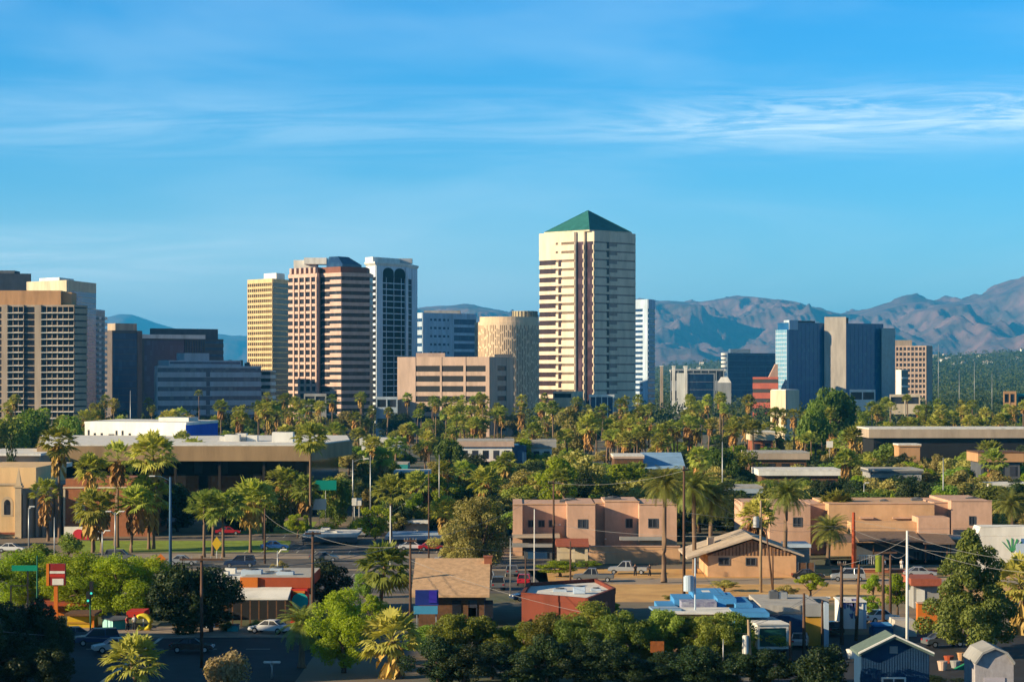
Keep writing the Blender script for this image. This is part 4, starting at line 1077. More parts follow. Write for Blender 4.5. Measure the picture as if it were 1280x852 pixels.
for u, vt, w, Y, k, l in ((222, 604, 50, 438, 'dark', 'dark tree behind the palms at the left of the long dark glass front'), (262, 612, 54, 432, 'green', 'green tree filling behind the trio palms'), (302, 606, 56, 440, 'dark', 'dark tree behind the tall thick palm'), (340, 612, 46, 436, 'green', 'green tree between the thick palm and the yellow-trunked pair'), (190, 622, 44, 436, 'dark', 'dark tree low behind the lawn cluster'), (420, 596, 44, 452, 'green', 'green tree beside the teal street sign'), (150, 640, 34, 428, 'green', 'small green tree among the lawn cluster trunks'),
    (350, 700, 26, 322, 'olive', 'small grey-green tree behind the diner roof'), (455, 716, 30, 306, 'green', 'small green tree left of the tan roof eave'), (372, 640, 30, 420, 'lime', 'small lime tree under the yellow-trunked pair'), (1032, 806, 70, 203, 'dark', 'dark tree added at the bottom left to shade the dark blue gabled house'), (1088, 742, 30, 276, 'lime', 'lime bush tree behind the skip bin'), (985, 730, 34, 300, 'olive', 'thin olive tree on the dirt lot edge'), (905, 724, 40, 315, 'olive', 'olive brush on the dirt lot behind the blue house'), (842, 742, 30, 300, 'olive', 'olive brush at the left foot of the blue house'), (766, 752, 26, 285, 'lime', 'lime sapling right of the red-brown building')):  # the tree left of the blue gabled house is added to shade it
    T(l, k, u, vt, w, Y=Y)
# ---- the grove: palms and broad trees between the near streets and the towers
ZONE = [(-60, 130, 'the tan apartment tower'), (130, 196, 'the navy office blocks'), (196, 330, 'the blue-grey stepped office'), (330, 475, 'the rose-brown tower'), (475, 500, 'the arched white tower'), (500, 640, 'the pink parking garage'),
        (640, 675, 'the round tower'), (675, 800, 'the green-roofed tower'), (800, 905, 'the low glass block'), (905, 975, 'the blue-grey block'), (975, 1110, 'the blue glass block'), (1110, 1170, 'the beige mid-rise'), (1170, 1350, 'the mountain slope')]
def zone(u): return next(z[2] for z in ZONE if z[0] <= u < z[1])
KEEP = [  # photo windows (u0, u1, v0, v1, depth) that nearer trees must not cover
    (104, 275, 526, 553, 560), (45, 442, 550, 625, 470), (574, 642, 550, 574, 640), (804, 856, 568, 582, 620), (662, 688, 550, 558, 650), (1120, 1205, 532, 544, 640), (1216, 1285, 532, 544, 640), (944, 1004, 566, 573, 640),
    (956, 1044, 586, 593, 560), (1230, 1272, 568, 578, 560), (630, 850, 624, 720, 400), (930, 1250, 624, 720, 400), (0, 60, 578, 690, 430), (692, 716, 480, 496, 1170), (742, 766, 490, 499, 1160), (966, 998, 488, 506, 1000), (380, 480, 655, 700, 420), (480, 540, 650, 700, 420), (1096, 1136, 584, 590, 520), (500, 636, 444, 484, 1150), (-20, 445, 655, 720, 460)]
def clear(u, vt, vb, w, Y):
    for a, b, c, d, yy in KEEP:
        if Y < yy + 6 and u + w > a and u - w < b and vb > c and vt < d: return False
    return True
gr = random.Random(42)
npalm = 0
rows = [(1080, 52, (15, 22)), (960, 58, (14, 22)), (840, 58, (13, 21)), (740, 52, (11, 19)), (650, 34, (9, 16)), (560, 10, (7, 13))]
for Y0, n, (h0, h1) in rows:
    half = 660
    for k in range(n):
        for attempt in range(12):
            u = gr.uniform(-15, 1300); Y = Y0 + gr.uniform(-55, 55)
            if Y0 > 800 and gr.random() < .3: u = gr.choice((90, 350, 430, 560, 690, 780, 880, 1090, 1200)) + gr.gauss(0, 30)
            H = gr.uniform(h0, h1); vt = HV + (CAMZ - H) * F / Y; vb = HV + CAMZ * F / Y; w = 2.2 * F / Y
            if clear(u, vt, vb, w * .6, Y): break
        else: continue
        zw = 'tall' if H > (h0 + h1) / 2 else 'short'
        row = 'far row' if Y0 > 900 else 'middle row' if Y0 > 700 else 'near edge'
        palm('%s fan palm in the %s of the grove below %s' % (zw, row, zone(u)), X(u, Y), Y, H, s=gr.uniform(1.0, 1.5), skirt=gr.choice((0, 1, 1, 2, -1)), group='fan palms of the grove', kind='lit' if gr.random() < .14 else 'fan')
        npalm += 1
# the dense palm row before the blue roof
for k in range(26):
    u = 757 + k * 3.6 + gr.uniform(-1.5, 1.5); Y = gr.uniform(680, 730); H = gr.uniform(12.5, 16.5)
    palm('slender fan palm in the tight palm row behind the blue roof', X(u, Y), Y, H, s=gr.uniform(.85, 1.05), group='palms of the tight row', skirt=gr.choice((0, 1)))
rows = [(1130, 60, (8, 13)), (1010, 50, (5, 9)), (890, 46, (4, 8)), (780, 50, (4, 8)), (670, 64, (4, 8.5)), (590, 64, (4, 9)), (520, 50, (4, 8)), (460, 34, (3, 7))]
for Y0, n, (h0, h1) in rows:
    for k in range(n):
        for attempt in range(12):
            u = gr.uniform(-15, 1300); Y = Y0 + gr.uniform(-55, 55); H = gr.uniform(h0, h1); W = (H + 2) * gr.uniform(.95, 1.5)
            vt = HV + (CAMZ - H) * F / Y; vb = HV + CAMZ * F / Y
            if clear(u, vt, vb, W * .5 * F / Y, Y): break
        else: continue
        kd = gr.choice(('green', 'green', 'green', 'dark', 'dark', 'olive', 'olive', 'olive', 'lime'))
        nm = {'green': 'green leafy tree', 'dark': 'dark leafy tree', 'olive': 'grey-green open tree', 'lime': 'yellow-green open tree'}[kd]
        row = 'far row' if Y0 > 900 else 'middle row' if Y0 > 700 else 'near edge'
        tree('%s in the %s of the grove below %s' % (nm, row, zone(u)), kd, X(u, Y), Y, H, W, group='broad trees of the grove')
# brush and trees filling the blocks behind the near buildings
for Y0, n, u0, u1, (h0, h1), where in ((425, 26, 440, 645, (3, 7), 'beside the car park'), (415, 30, 640, 1250, (4, 8.2), 'just behind the adobe roofs'), (445, 40, 640, 1290, (4, 9), 'in the blocks behind the adobe roofs'), (500, 44, 440, 1290, (4, 9), 'in the blocks behind the adobe roofs'), (560, 40, 880, 1300, (5, 10), 'among the flat roofs at the right'), (490, 30, 880, 1300, (4, 8), 'among the flat roofs at the right'), (375, 8, 500, 640, (2, 4), 'along the grey retaining wall')):
    for k in range(n):
        for attempt in range(12):
            u = gr.uniform(u0, u1); Y = Y0 + gr.uniform(-12, 22); H = gr.uniform(h0, h1); W = (H + 2) * gr.uniform(.8, 1.3)
            vt = HV + (CAMZ - H) * F / Y
            if clear(u, vt, min(HV + CAMZ * F / Y, 628 if u > 625 else 999), W * .5 * F / Y, Y): break
        else: continue
        kd = gr.choice(('green', 'green', 'dark', 'olive', 'olive', 'dark', 'lime'))
        tree('%s %s' % ({'green': 'green leafy tree', 'dark': 'dark leafy tree', 'olive': 'grey-green open tree', 'lime': 'yellow-green open tree'}[kd], where), kd, X(u, Y), Y, H, W, group='broad trees of the near blocks')
# a margin of trees just outside the view
for k in range(90):
    rt = k % 3 > 0; u = gr.uniform(1300, 1500) if rt else gr.uniform(-190, -30); Y = gr.uniform(390, 1150); H = gr.uniform(5, 12); kd = gr.choice(('green', 'dark', 'olive', 'lime'))
    tree('%s leafy tree in the blocks past the %s edge of the view' % ({'green': 'green', 'dark': 'dark', 'olive': 'grey-green', 'lime': 'yellow-green'}[kd], 'right' if rt else 'left'), kd, X(u, Y), Y, H, (H + 2) * gr.uniform(.9, 1.4), group='trees past the edges of the view')
# ---- the wood beyond, too far to count
def slope_z(x, Y):
    u = 640 + x * F / 6600
    if Y < 3000 or u < 640: return 0
    t = (Y - 3000) / 3600; return Z(interp(SLOPE, u), 6600) * (.8 * t + .2 * t ** 2.1)
tl = MB(); rn = random.Random(5)
for k in range(8600):
    Y = 1180 + (3600 * rn.random() ** 1.4 if k < 3600 else 5300 * rn.random() ** .7); x = (rn.uniform(-.25, .25) if k < 3600 else rn.uniform(.05, .25) if k < 5600 else rn.uniform(.15, .24)) * Y
    far = Y > 2600
    H = rn.uniform(6, 13) * (1.3 if far else 1); W = rn.uniform(4, 8) * (1.5 if far else 1); zb = slope_z(x, Y)
    if far and rn.random() < .25: continue
    cl = [(x + rn.gauss(0, W * .3), Y + rn.gauss(0, W * .3), zb + H * rn.uniform(.35, .9), W * rn.uniform(.3, .5), .9) for _ in range(4)]
    leafy(tl, cl, 16 if far else 26, 2.2 if far else 1.15, rn, shell=.6)
    if not far: tl.tube([(x, Y, zb), (x, Y, zb + H * .6)], [.3, .15], 4, cap=False)
tag(tl.build('distant_trees', leafmat('distant_leaf', (0.085, 0.12, 0.035), (0.04, 0.06, 0.018), hue=.0, val=.0, scale=.02), fix=False), kind='stuff')
# ================================================================== nearer buildings
def bld(name, label, u, Y, cat='building'):
    c = (X(u, Y), Y)
    return thing(name, label, cat, (c[0], c[1] + DY, 0)), c
def window(r, c, u0, u1, v0, v1, Y, fr='darkgrey', gl='glass', name='window'):
    x0, x1, z0, z1, y = X(u0, Y) - c[0], X(u1, Y) - c[0], Z(v1, Y), Z(v0, Y), Y - c[1]
    w = MB().box(x0, x1, y - .03, y + .1, z0, z1).build(name, M[gl], r)
    f = MB(); t = .12
    for a in ((x0 - t, x0, z0 - t, z1 + t), (x1, x1 + t, z0 - t, z1 + t), (x0, x1, z1, z1 + t), (x0, x1, z0 - t, z0), ((x0 + x1) / 2 - .05, (x0 + x1) / 2 + .05, z0, z1)):
        f.box(a[0], a[1], y - .09, y + .05, a[2], a[3])
    f.build('frame', M[fr], w)
    return w
def part(r, name, m, c, *boxes, bevel=0):
    """boxes: (u0, u1, v0, v1 or None, Y0, Y1)"""
    b = MB()
    for u0, u1, v0, v1, Y0, Y1 in boxes: rbox(b, c, u0, u1, Y0, Y1, v0, v1)
    return b.build(name, M[m] if isinstance(m, str) else m, r, bevel=bevel)
def flat_roof(r, c, u0, u1, Y0, Y1, v, m='roofgravel', lip=.35, lipm='white'):
    x0, x1 = X(u0, Y0) - c[0], X(u1, Y0) - c[0]; y0, y1 = Y0 - c[1], Y1 - c[1]; z = Z(v, Y0)
    MB().box(x0 + .25, x1 - .25, y0 + .25, y1 - .25, z - .3, z + .03).build('roof', M[m], r)
    p = MB(); p.box(x0 - .08, x1 + .08, y0 - .08, y0 + .25, z - .2, z + lip); p.box(x0 - .08, x1 + .08, y1 - .25, y1 + .08, z - .2, z + lip)
    p.box(x0 - .08, x0 + .25, y0 + .25, y1 - .25, z - .2, z + lip); p.box(x1 - .25, x1 + .08, y0 + .25, y1 - .25, z - .2, z + lip)
    p.build('parapet', M[lipm], r)
def units(r, c, lst, m='steel'):
    for u, Y, v, w, h, d in lst:
        b = MB(); x = X(u, Y) - c[0]; y = Y - c[1]; z = Z(v, Y)
        b.box(x - w / 2, x + w / 2, y - d / 2, y + d / 2, z + .12, z + h); b.box(x - w / 2 + .1, x + w / 2 - .1, y - d / 2 + .1, y + d / 2 - .1, z, z + .12)
        k = b.build('rooftop_unit', M[m], r, bevel=.06)
        f = MB(); f.prism([(x + w * .32 * math.cos(t * PI / 6), y + w * .32 * math.sin(t * PI / 6)) for t in range(12)], z + h, z + h + .12); f.build('fan_cowl', M['darkgrey'], k)

# --- long building with the tan fascia
r, c = bld('long_office', 'long flat-roofed office with a deep tan fascia over dark glass', 240, 480)
poly = [(X(u, Y) - c[0], Y - c[1]) for u, Y in ((46, 480), (389, 480), (440, 520), (436, 560), (50, 560))]
zf0, zf1 = Z(576, 480), Z(557, 480)
MB().prism(poly, zf0, zf1).build('fascia', mat('tan_fascia', (.33, .22, .12), streak=True), r)
MB().prism([(x * .985, y) for x, y in poly[:2]] + [(p[0] * .985, p[1] - 1) for p in poly[2:]], zf1, zf1 + .25).build('roof', M['roofwhite'], r)
ins = [(x * .97, y + 3.2) for x, y in poly[:2]] + [(poly[2][0] - 3.0, poly[2][1] + 1), (poly[3][0] - 3, poly[3][1] - 1), (poly[4][0] + 2, poly[4][1] - 1)]
MB().prism(ins, 0, zf0).build('glass_wall', glass('bronze_glass', (.010, .009, .008), spec=.2), r)
col_x = [ins[0][0] + (ins[1][0] - ins[0][0]) * k / 6 for k in range(7)]
for x in col_x: MB().box(x - .25, x + .25, ins[0][1] - 2.2, ins[0][1] - 1.7, 0, zf0).build('column', mat('dark_bronze_metal', (.02, .017, .015)), r)
m = MB(); m.box(ins[0][0], ins[0][0] + 18, ins[0][1] - .8, ins[0][1] - .02, 0, 6.5); m.build('lower_wall', M['tan'], r)
units(r, c, [(354, 500, 553.5, 4.4, 2.3, 3), (291, 505, 553, 3.2, 1.7, 2.5), (302, 508, 552.5, 2.4, 1.9, 2.5), (316, 506, 552.5, 2.2, 1.5, 2), (281, 510, 552, 2.0, 1.2, 2)], 'white')
# --- its pale entrance wing on the left
r, c = bld('white_wing', 'low wing with a white roof edge behind the church', 20, 470)
part(r, 'wall', 'tan', c, (-40, 50, 569, None, 470, 500))
part(r, 'roof', 'roofwhite', c, (-42, 51, 566.5, 569.5, 468.5, 502))
part(r, 'upper_wall', 'tan', c, (-42, 36, 579, 600, 462, 469.9))
part(r, 'lower_roof', 'roofwhite', c, (-44, 82, 579, 584, 455, 462))
# --- white upper building with blue end
r, c = bld('white_blue_building', 'plain cream-white building with a bright blue end wall and tiny windows', 170, 560)
poly = [(X(u, Y) - c[0], Y - c[1]) for u, Y in ((106, 563), (232, 552), (272, 582), (150, 600))]
zt = Z(530, 556)
MB().prism(poly, 0, zt).build('wall', M['white'], r)
MB().prism([(x * 1.01, y) for x, y in poly], zt, zt + .5).build('roof_edge', M['white'], r)
d, nr, Lh = seg_frame(poly[1], poly[2]); m = MB(); ebox(m, poly[1], d, nr, .1, Lh - .2, 0, .12, 2, zt - .2); m.build('blue_wall', mat('cobalt_wall_paint', (.015, .09, .50), vary=.12), r)
d, nr, Lh = seg_frame(poly[0], poly[1])
for s, zz, w, h in ((.03, 14.6, .5, 2.2), (.09, 15.4, .6, .7), (.16, 15.4, .6, .7), (.24, 15.4, 1.6, .5), (.31, 14.9, .5, 1.8), (.37, 14.9, .5, 1.8), (.44, 15.4, .6, .7), (.97, 14.6, .5, 2.2)):
    m = MB(); ebox(m, poly[0], d, nr, Lh * s, Lh * s + w, 0, .06, zz - 1, zz - 1 + h); m.build('window', M['glass'], r)
m = MB(); m.prism([(p[0] * .3 + 8, p[1] * .3 + 6) for p in poly], zt + .5, zt + 1.4); m.build('rooftop_unit', M['steel'], r)

# --- church
r, c = bld('church', 'small cream stucco church with an arched window, pinnacle and ribbed side wall', 20, 420, 'church')
Yf = 420
part(r, 'front_wall', mat('sunlit_church_stucco', (.74, .50, .26), streak=True), c, (-40, 24, 606, None, Yf, Yf + 3))  # sunlight on the front is put into this bright warm stucco
part(r, 'nave', mat('sunlit_church_stucco', (.74, .50, .26), streak=True), c, (-40, 45, 584, None, Yf + 5, Yf + 34))
sw = MB(); x1 = X(25, Yf) - c[0]
sw.prism([(x1, 0.2), (x1 + 5.4, 6.0), (x1 + 5.4, 9.0), (x1 - .8, 3.2)], 0, Z(611, Yf)); o = sw.build('side_wall', mat('shaded_stucco', (.34, .30, .25), streak=True), r)  # shade of the side wall is put into a greyer stucco
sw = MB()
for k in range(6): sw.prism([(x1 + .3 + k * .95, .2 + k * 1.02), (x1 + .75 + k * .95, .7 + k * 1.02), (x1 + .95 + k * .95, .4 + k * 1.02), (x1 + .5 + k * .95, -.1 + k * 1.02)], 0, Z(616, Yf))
sw.build('buttress', mat('shaded_stucco', (0, 0, 0)), o)
pn = MB(); xc = X(23.5, Yf) - c[0]; hb = Z(609, Yf)
pn.box(xc - .55, xc + .55, -.65, .5, 0, hb); pn.prism([(xc - .75, -.8), (xc + .75, -.8), (xc + .75, .65), (xc - .75, .65)], hb, hb + .35)
pn.prism([(xc - .5, -.55), (xc + .5, -.55), (xc + .5, .45), (xc - .5, .45)], hb + .35, hb + 3.4, top=[(xc - .04, -.1), (xc + .04, -.1), (xc + .04, 0), (xc - .04, 0)]); pn.build('pinnacle', mat('pale_stone', (.55, .42, .28)), r)
def arch_pts(x0, x1, z0, zs, n=10):
    w = (x1 - x0) / 2; return [(x0, z0), (x1, z0)] + [(x0 + w + w * math.cos(PI * k / n), zs + w * 1.25 * math.sin(PI * k / n)) for k in range(n + 1)]
a = MB(); x0 = X(5, Yf) - c[0]; x2 = X(13, Yf) - c[0]; a.hprism(arch_pts(x0, x2, Z(643, Yf), Z(629, Yf)), -.06, .2, 'y'); w = a.build('window', M['glass'], r)
a = MB(); a.hprism(arch_pts(x0 - .45, x2 + .45, Z(645, Yf), Z(629, Yf)), -.04, .2, 'y'); a.build('frame', mat('pale_stone', (0, 0, 0)), w)
part(r, 'ledge', 'brick', c, (-40, 23, 665, 667.5, Yf - .4, Yf - .02))
rp = MB(); rp.box(X(-40, Yf) - c[0], X(24, Yf) - c[0], -.2, 3.2, Z(606, Yf), Z(604.5, Yf)); rp.build('coping', mat('pale_stone', (0, 0, 0)), r)
part(r, 'annex', 'pink', c, (48, 78, 605, None, Yf + 12, Yf + 30))

DY = -28
# --- brick block with arched panel and the red round signs
r, c = bld('brick_hall', 'orange brick block with a white arched panel behind the lawn palms', 95, 452)
part(r, 'wall', mat('orange_brick', (.34, .13, .06), scale=1.5, bump=.2), c, (79, 190, 606, None, 452, 470))
part(r, 'upper_wall', mat('orange_brick', (0, 0, 0)), c, (82, 178, 598, 608, 454, 468))
part(r, 'band', 'cream', c, (78.5, 190.5, 608, 610, 451.85, 452.2))
part(r, 'corner_trim', 'cream', c, (79, 81.5, 611, 658, 451.8, 451.98))
a = MB(); a.hprism(arch_pts(X(94, 451.6) - c[0], X(106, 451.6) - c[0], Z(653, 452), Z(628, 452)), -.25, -.02, 'y'); a.build('arched_panel', M['cream'], r)
r, c = bld('garden_wall', 'white garden wall with two red round signs at the lawn corner', 98, 446, 'wall')
part(r, 'wall', 'white', c, (80, 124, 658, None, 444, 444.6))
part(r, 'base_strip', 'brick', c, (80, 124, 678, None, 443.5, 443.98))
for u in (98.5, 109):
    a = MB(); x = X(u, 444) - c[0]; z = Z(668.5, 444); q = [(x + 1.05 * math.cos(k * PI / 12), z + 1.05 * math.sin(k * PI / 12)) for k in range(24)]; a.hprism(q, -2.12, -2.02, 'y'); a.build('round_sign', mat('crimson_sign', (.55, .03, .05), rough=.5), r)
DY = 0
r, c = bld('dark_storefront', 'low dark glass storefront along the lawn', 210, 448)
part(r, 'wall', 'darkgrey', c, (126, 235, 655, None, 449, 458))
part(r, 'glass_wall', 'navy', c, (128, 233, 660, None, 448.8, 448.98))
part(r, 'roof', 'darkgrey', c, (125, 236, 652, 655, 448, 459))

# --- car park canopy and car park wall
r, c = bld('carport', 'white-roofed carport with a dark open side in the car park', 415, 405)
part(r, 'roof', 'roofwhite', c, (378, 446, 667.5, 671, 403, 416))
part(r, 'fascia', 'darkgrey', c, (377.5, 446.5, 671, 677, 402.8, 403.2))
part(r, 'back_wall', 'black', c, (380, 444, 677, None, 412, 413))
for u in (379, 402, 424, 445): part(r, 'post', 'darkgrey', c, (u - .6, u + .6, 677, None, 403.3, 403.6))
units(r, c, [(414, 408, 668, 2.2, .7, 1.6)], 'white'); units(r, c, [(407, 411, 667, 1.6, 1.1, 1.3)], 'white')
r, c = bld('grey_shed', 'low grey flat building with a pale roof behind the car park', 492, 408)
part(r, 'wall', 'tan', c, (485, 535, 654, None, 425, 440)); part(r, 'roof', 'roofwhite', c, (484, 536, 650, 654, 424, 441))
r, c = bld('white_roof_shop', 'low shop with a long bluish-white roof under the olive tree', 525, 396)
part(r, 'wall', 'darkgrey', c, (482, 556, 674, None, 398, 408)); part(r, 'roof', 'bluewhite', c, (481, 557, 670, 674, 396, 410))
r, c = bld('low_wall', 'long grey retaining wall along the car park', 400, 372, 'wall')
part(r, 'wall', 'grey', c, (330, 520, 703, None, 372, 372.5)); part(r, 'coping', 'tan', c, (329, 521, 701.5, 703, 371.9, 372.6))

DY = -13
# --- restaurant with orange fascia
r, c = bld('restaurant', 'diner with an orange-red roof fascia and a white awning over the pavement', 330, 288)
part(r, 'wall', 'black', c, (284, 372, 750, None, 291, 300))  # black colour stands for the dim interior
part(r, 'roof', 'roofgravel', c, (303, 388, 721, 723, 289.2, 303))
part(r, 'fascia', 'rust', c, (301, 386, 721.5, 734.5, 288.8, 289.2), (386.2, 388.2, 721.5, 734.5, 288.8, 303))
part(r, 'fascia_end', 'orange', c, (300, 322, 721.2, 734.8, 288.5, 288.78))
aw = MB(); z0, z1 = Z(749, 284), Z(735, 288)
xa, xb = X(290, 286) - c[0], X(362, 286) - c[0]
aw.hprism([(-4.2, z0), (-4.2, z0 + .18), (.7, z1 + .1), (.7, z1 - .12)], xa, xb, 'x'); aw.build('awning', M['white'], r)
for k in range(7): MB().box(xa + .3 + k * (xb - xa - .6) / 6 - .07, xa + .3 + k * (xb - xa - .6) / 6 + .07, -4.1, -3.95, 0, z0).build('post', M['brown'], r)
part(r, 'red_end_wall', 'red', c, (363, 384, 736, None, 287.6, 290.5))
part(r, 'orange_trim', 'orange', c, (366, 381, 738, 741, 287.4, 287.58))
a = MB(); x = X(375, 287) - c[0]; z = Z(751, 287); a.hprism([(x + .95 * math.cos(k * PI / 10), z + .95 * math.sin(k * PI / 10)) for k in range(20)], -1.0, -.82, 'y'); a.build('round_sign', mat('turquoise_sign', (.02, .36, .33)), r)
units(r, c, [(315, 294, 721, 2.4, .9, 1.6), (337, 296, 721, 1.8, .6, 1.4), (357, 293, 721, 2.0, .7, 1.5), (346, 299, 721, 1.5, 1.1, 1.3)], 'bluewhite')
r, c = bld('white_kiosk', 'low white flat-roofed kiosk joined to the left of the diner', 290, 293)
part(r, 'wall', 'brown', c, (268, 300, 735, None, 292.5, 300)); part(r, 'roof', 'roofwhite', c, (266, 304, 722, 733, 291, 303))
units(r, c, [(276, 295, 722, 2.0, .8, 1.4), (288, 298, 722, 1.4, 1.2, 1.2)], 'white')

DY = -23
# --- coloured stalls at the corner
r, c = bld('yellow_stall', 'long yellow market stall wall at the corner pavement', 100, 291, 'stall')
part(r, 'wall', 'yellow', c, (84, 117, 770, None, 291, 294)); part(r, 'stripe', 'ochre', c, (83.8, 117.2, 777, 779, 290.9, 290.98)); part(r, 'roof', 'brown', c, (80, 118, 767, 769.6, 290, 295)); part(r, 'end_post', 'orange', c, (115.5, 117.5, 768, None, 290.6, 290.9))
r, c = bld('teal_stall', 'teal box stall with a pale turquoise end between the yellow and red stalls', 142, 290, 'stall')
m = MB(); m.prism([(X(u, Y) - c[0], Y - c[1]) for u, Y in ((128, 291), (141, 288.5), (158, 290), (156, 293), (130, 293.5))], 0, Z(774, 290)); m.build('wall', M['teal'], r)
m = MB(); q = [(X(u, Y) - c[0], Y - c[1]) for u, Y in ((128.3, 290.85), (140.9, 288.4), (141.0, 288.47), (128.5, 290.95))]; m.prism(q, .1, Z(774.5, 290)); m.build('end_panel', mat('pale_turquoise_paint', (.30, .60, .58)), r)
m = MB(); m.prism([(X(u, Y) - c[0], Y - c[1]) for u, Y in ((126.5, 291.3), (141, 288), (159, 289.7), (157, 293.6), (129, 294))], Z(774, 290), Z(773, 290)); m.build('roof', M['darkgrey'], r)
r, c = bld('red_stall', 'red-roofed stall with white posts beside the yellow ring', 168, 294, 'stall')
part(r, 'roof', 'red', c, (158, 180, 764, 771, 293, 297)); part(r, 'counter', 'orange_tan', c, (160, 178, 782, None, 293.5, 295.5))
for u in (159.5, 169, 179): part(r, 'post', 'white', c, (u - .5, u + .5, 771, None, 293.2, 293.4))
r = thing('yellow_ring', 'big yellow rounded ring sculpture right of the red stall', 'sculpture', (X(179, 288.5), 288.5 + DY, 0))
m = MB(); q = [(.85 * math.cos(k * PI / 8), 0, .95 + .75 * math.sin(k * PI / 8)) for k in range(-6, 7)]; m.tube(q, .3, 10); m.build('ring', mat('lemon_paint', (.68, .58, .04)), r, smooth=True)
MB().box(-.5, .9, -.35, .35, 0, .2).build('base', M['ochre'], r)
DY = -20
r, c = bld('orange_stall', 'low orange and brown stall behind the orange sign post', 70, 302, 'stall')
part(r, 'wall', 'orange', c, (44, 84, 757, None, 303, 306)); part(r, 'roof', 'rust', c, (40, 118, 754, 757, 301, 308)); part(r, 'counter', 'brown', c, (84, 117, 762, None, 304, 306))
for i, (u, Y, mm, l) in enumerate(((242, 290.5, 'orange', 'small orange drum on the pavement by the crossarm pole'), (268, 289, 'orange', 'orange planter on the pavement left of the diner'), (263, 288.2, 'bluewhite', 'pale blue bin beside the orange planter'), (235, 291, 'red', 'small red cabinet beside the dark shade tree'))):
    r = thing('planter' if 'planter' in l else 'drum' if 'drum' in l else 'bin' if 'bin' in l else 'cabinet', l, 'street object', (X(u, Y), Y + DY, 0.13))
    m = MB(); m.prism(ring(.5, 14), 0, 1.25, top=[(x * 1.12, y * 1.12) for x, y in ring(.5, 14)]); m.build('body', M[mm], r); m = MB(); m.prism(ring(.6, 14), 1.25, 1.4); m.build('rim', M['darkgrey'], r)
DY = -23
r, c = bld('blue_dumpster', 'teal-blue low skip at the diner pavement edge', 291, 287.5, 'dumpster')
part(r, 'body', 'teal', c, (284, 297, 782, None, 287, 288.6)); part(r, 'lid', 'darkgrey', c, (283.6, 297.4, 781, 782, 286.9, 288.7))

DY = -15
# --- house with tan roof
r, c = bld('tan_roof_house', 'house with a big plain tan shingle roof and a brick chimney', 570, 292, 'house')
xe0, xe1 = X(514, 285) - c[0], X(614, 285) - c[0]; ze = Z(746, 285); zr = Z(702, 291); yr = 5.0
rf = MB(); rf.hprism([(-7.2, ze), (-7.2, ze + .25), (yr, zr), (yr + 9, ze + .25), (yr + 9, ze)], xe0, xe1 - .2, 'x')
b = rf.build('roof', M['shingle'], r)
m = MB(); m.box(X(609.5, 291) - c[0] - .45, X(609.5, 291) - c[0] + .45, yr - 2, yr - 1, zr - 2.4, zr + .25); m.box(X(609.5, 291) - c[0] - .55, X(609.5, 291) - c[0] + .55, yr - 2.1, yr - .9, zr + .25, zr + .4); m.build('chimney', M['brick'], b)
MB().box(xe0 + .8, xe1 - .8, -6.2, yr + 8, 0, ze).build('wall', M['brown'], r)
gb = MB(); gb.hprism([(-6.0, ze - .1), (yr, zr - .45), (yr + 8, ze - .1)], xe1 - .78, xe1 - .5, 'x'); gb.build('gable_wall', M['cream'], r)
for k in range(3): MB().box(xe0 + 4.6 + k * 1.8, xe0 + 5.6 + k * 1.8, -6.28, -6.1, .9, ze - .4).build('window', M['glass'], r)
MB().box(xe1 - 2.6, xe1 - 1.7, -6.28, -6.1, .1, 2.1).build('door', M['white'], r)
DY = -9
r, c = bld('blue_billboard', 'dark blue sign board with a bright blue base panel below the tan roof', 532, 276, 'sign')
part(r, 'board', mat('indigo_sign', (.012, .03, .22), rough=.5), c, (519, 548, 737, 756, 275, 275.25)); part(r, 'upper_patch', mat('violet_sign', (.03, .02, .35)), c, (536, 546, 738, 753, 274.9, 274.98)); part(r, 'base_panel', mat('azure_sign', (.05, .28, .50)), c, (517, 547, 757, 767, 274.7, 274.95))
for u in (521, 545): part(r, 'post', 'steel', c, (u - .7, u + .7, 767, None, 275.05, 275.3))

DY = 0
# --- red-brown flat building
r, c = bld('red_brown_building', 'flat-roofed red-brown building with a pale roof above the hedge trees', 710, 275)
poly = [(X(u, Y) - c[0], Y - c[1]) for u, Y in ((652, 271), (735, 264), (769, 277), (745, 290), (660, 284))]
zt = Z(746, 270)
MB().prism(poly, 0, zt).build('wall', mat('dark_rust_wall', (.16, .034, .018), streak=True), r)
MB().prism([(x * .96, y * .96) for x, y in poly], zt, zt + .04).build('roof', M['roofwhite'], r)
m = MB()
for i in range(5): d, nr, Lh = seg_frame(poly[i], poly[(i + 1) % 5]); ebox(m, poly[i], d, nr, -.05, Lh + .05, -.3, .06, zt - .25, zt + .45)
m.build('parapet', mat('dark_rust_wall', (0, 0, 0)), r)
d, nr, Lh = seg_frame(poly[1], poly[2])
for s in (.25, .6): m = MB(); ebox(m, poly[1], d, nr, Lh * s, Lh * s + 1.2, .0, .08, 1.0, 2.6); m.build('window', M['glass'], r)
units(r, c, [(724, 274, 742.5, 1.4, .9, 1.2), (700, 277, 742, 1.6, .6, 1.3), (745, 278, 742.5, 1.2, .7, 1.0)], 'bluewhite')

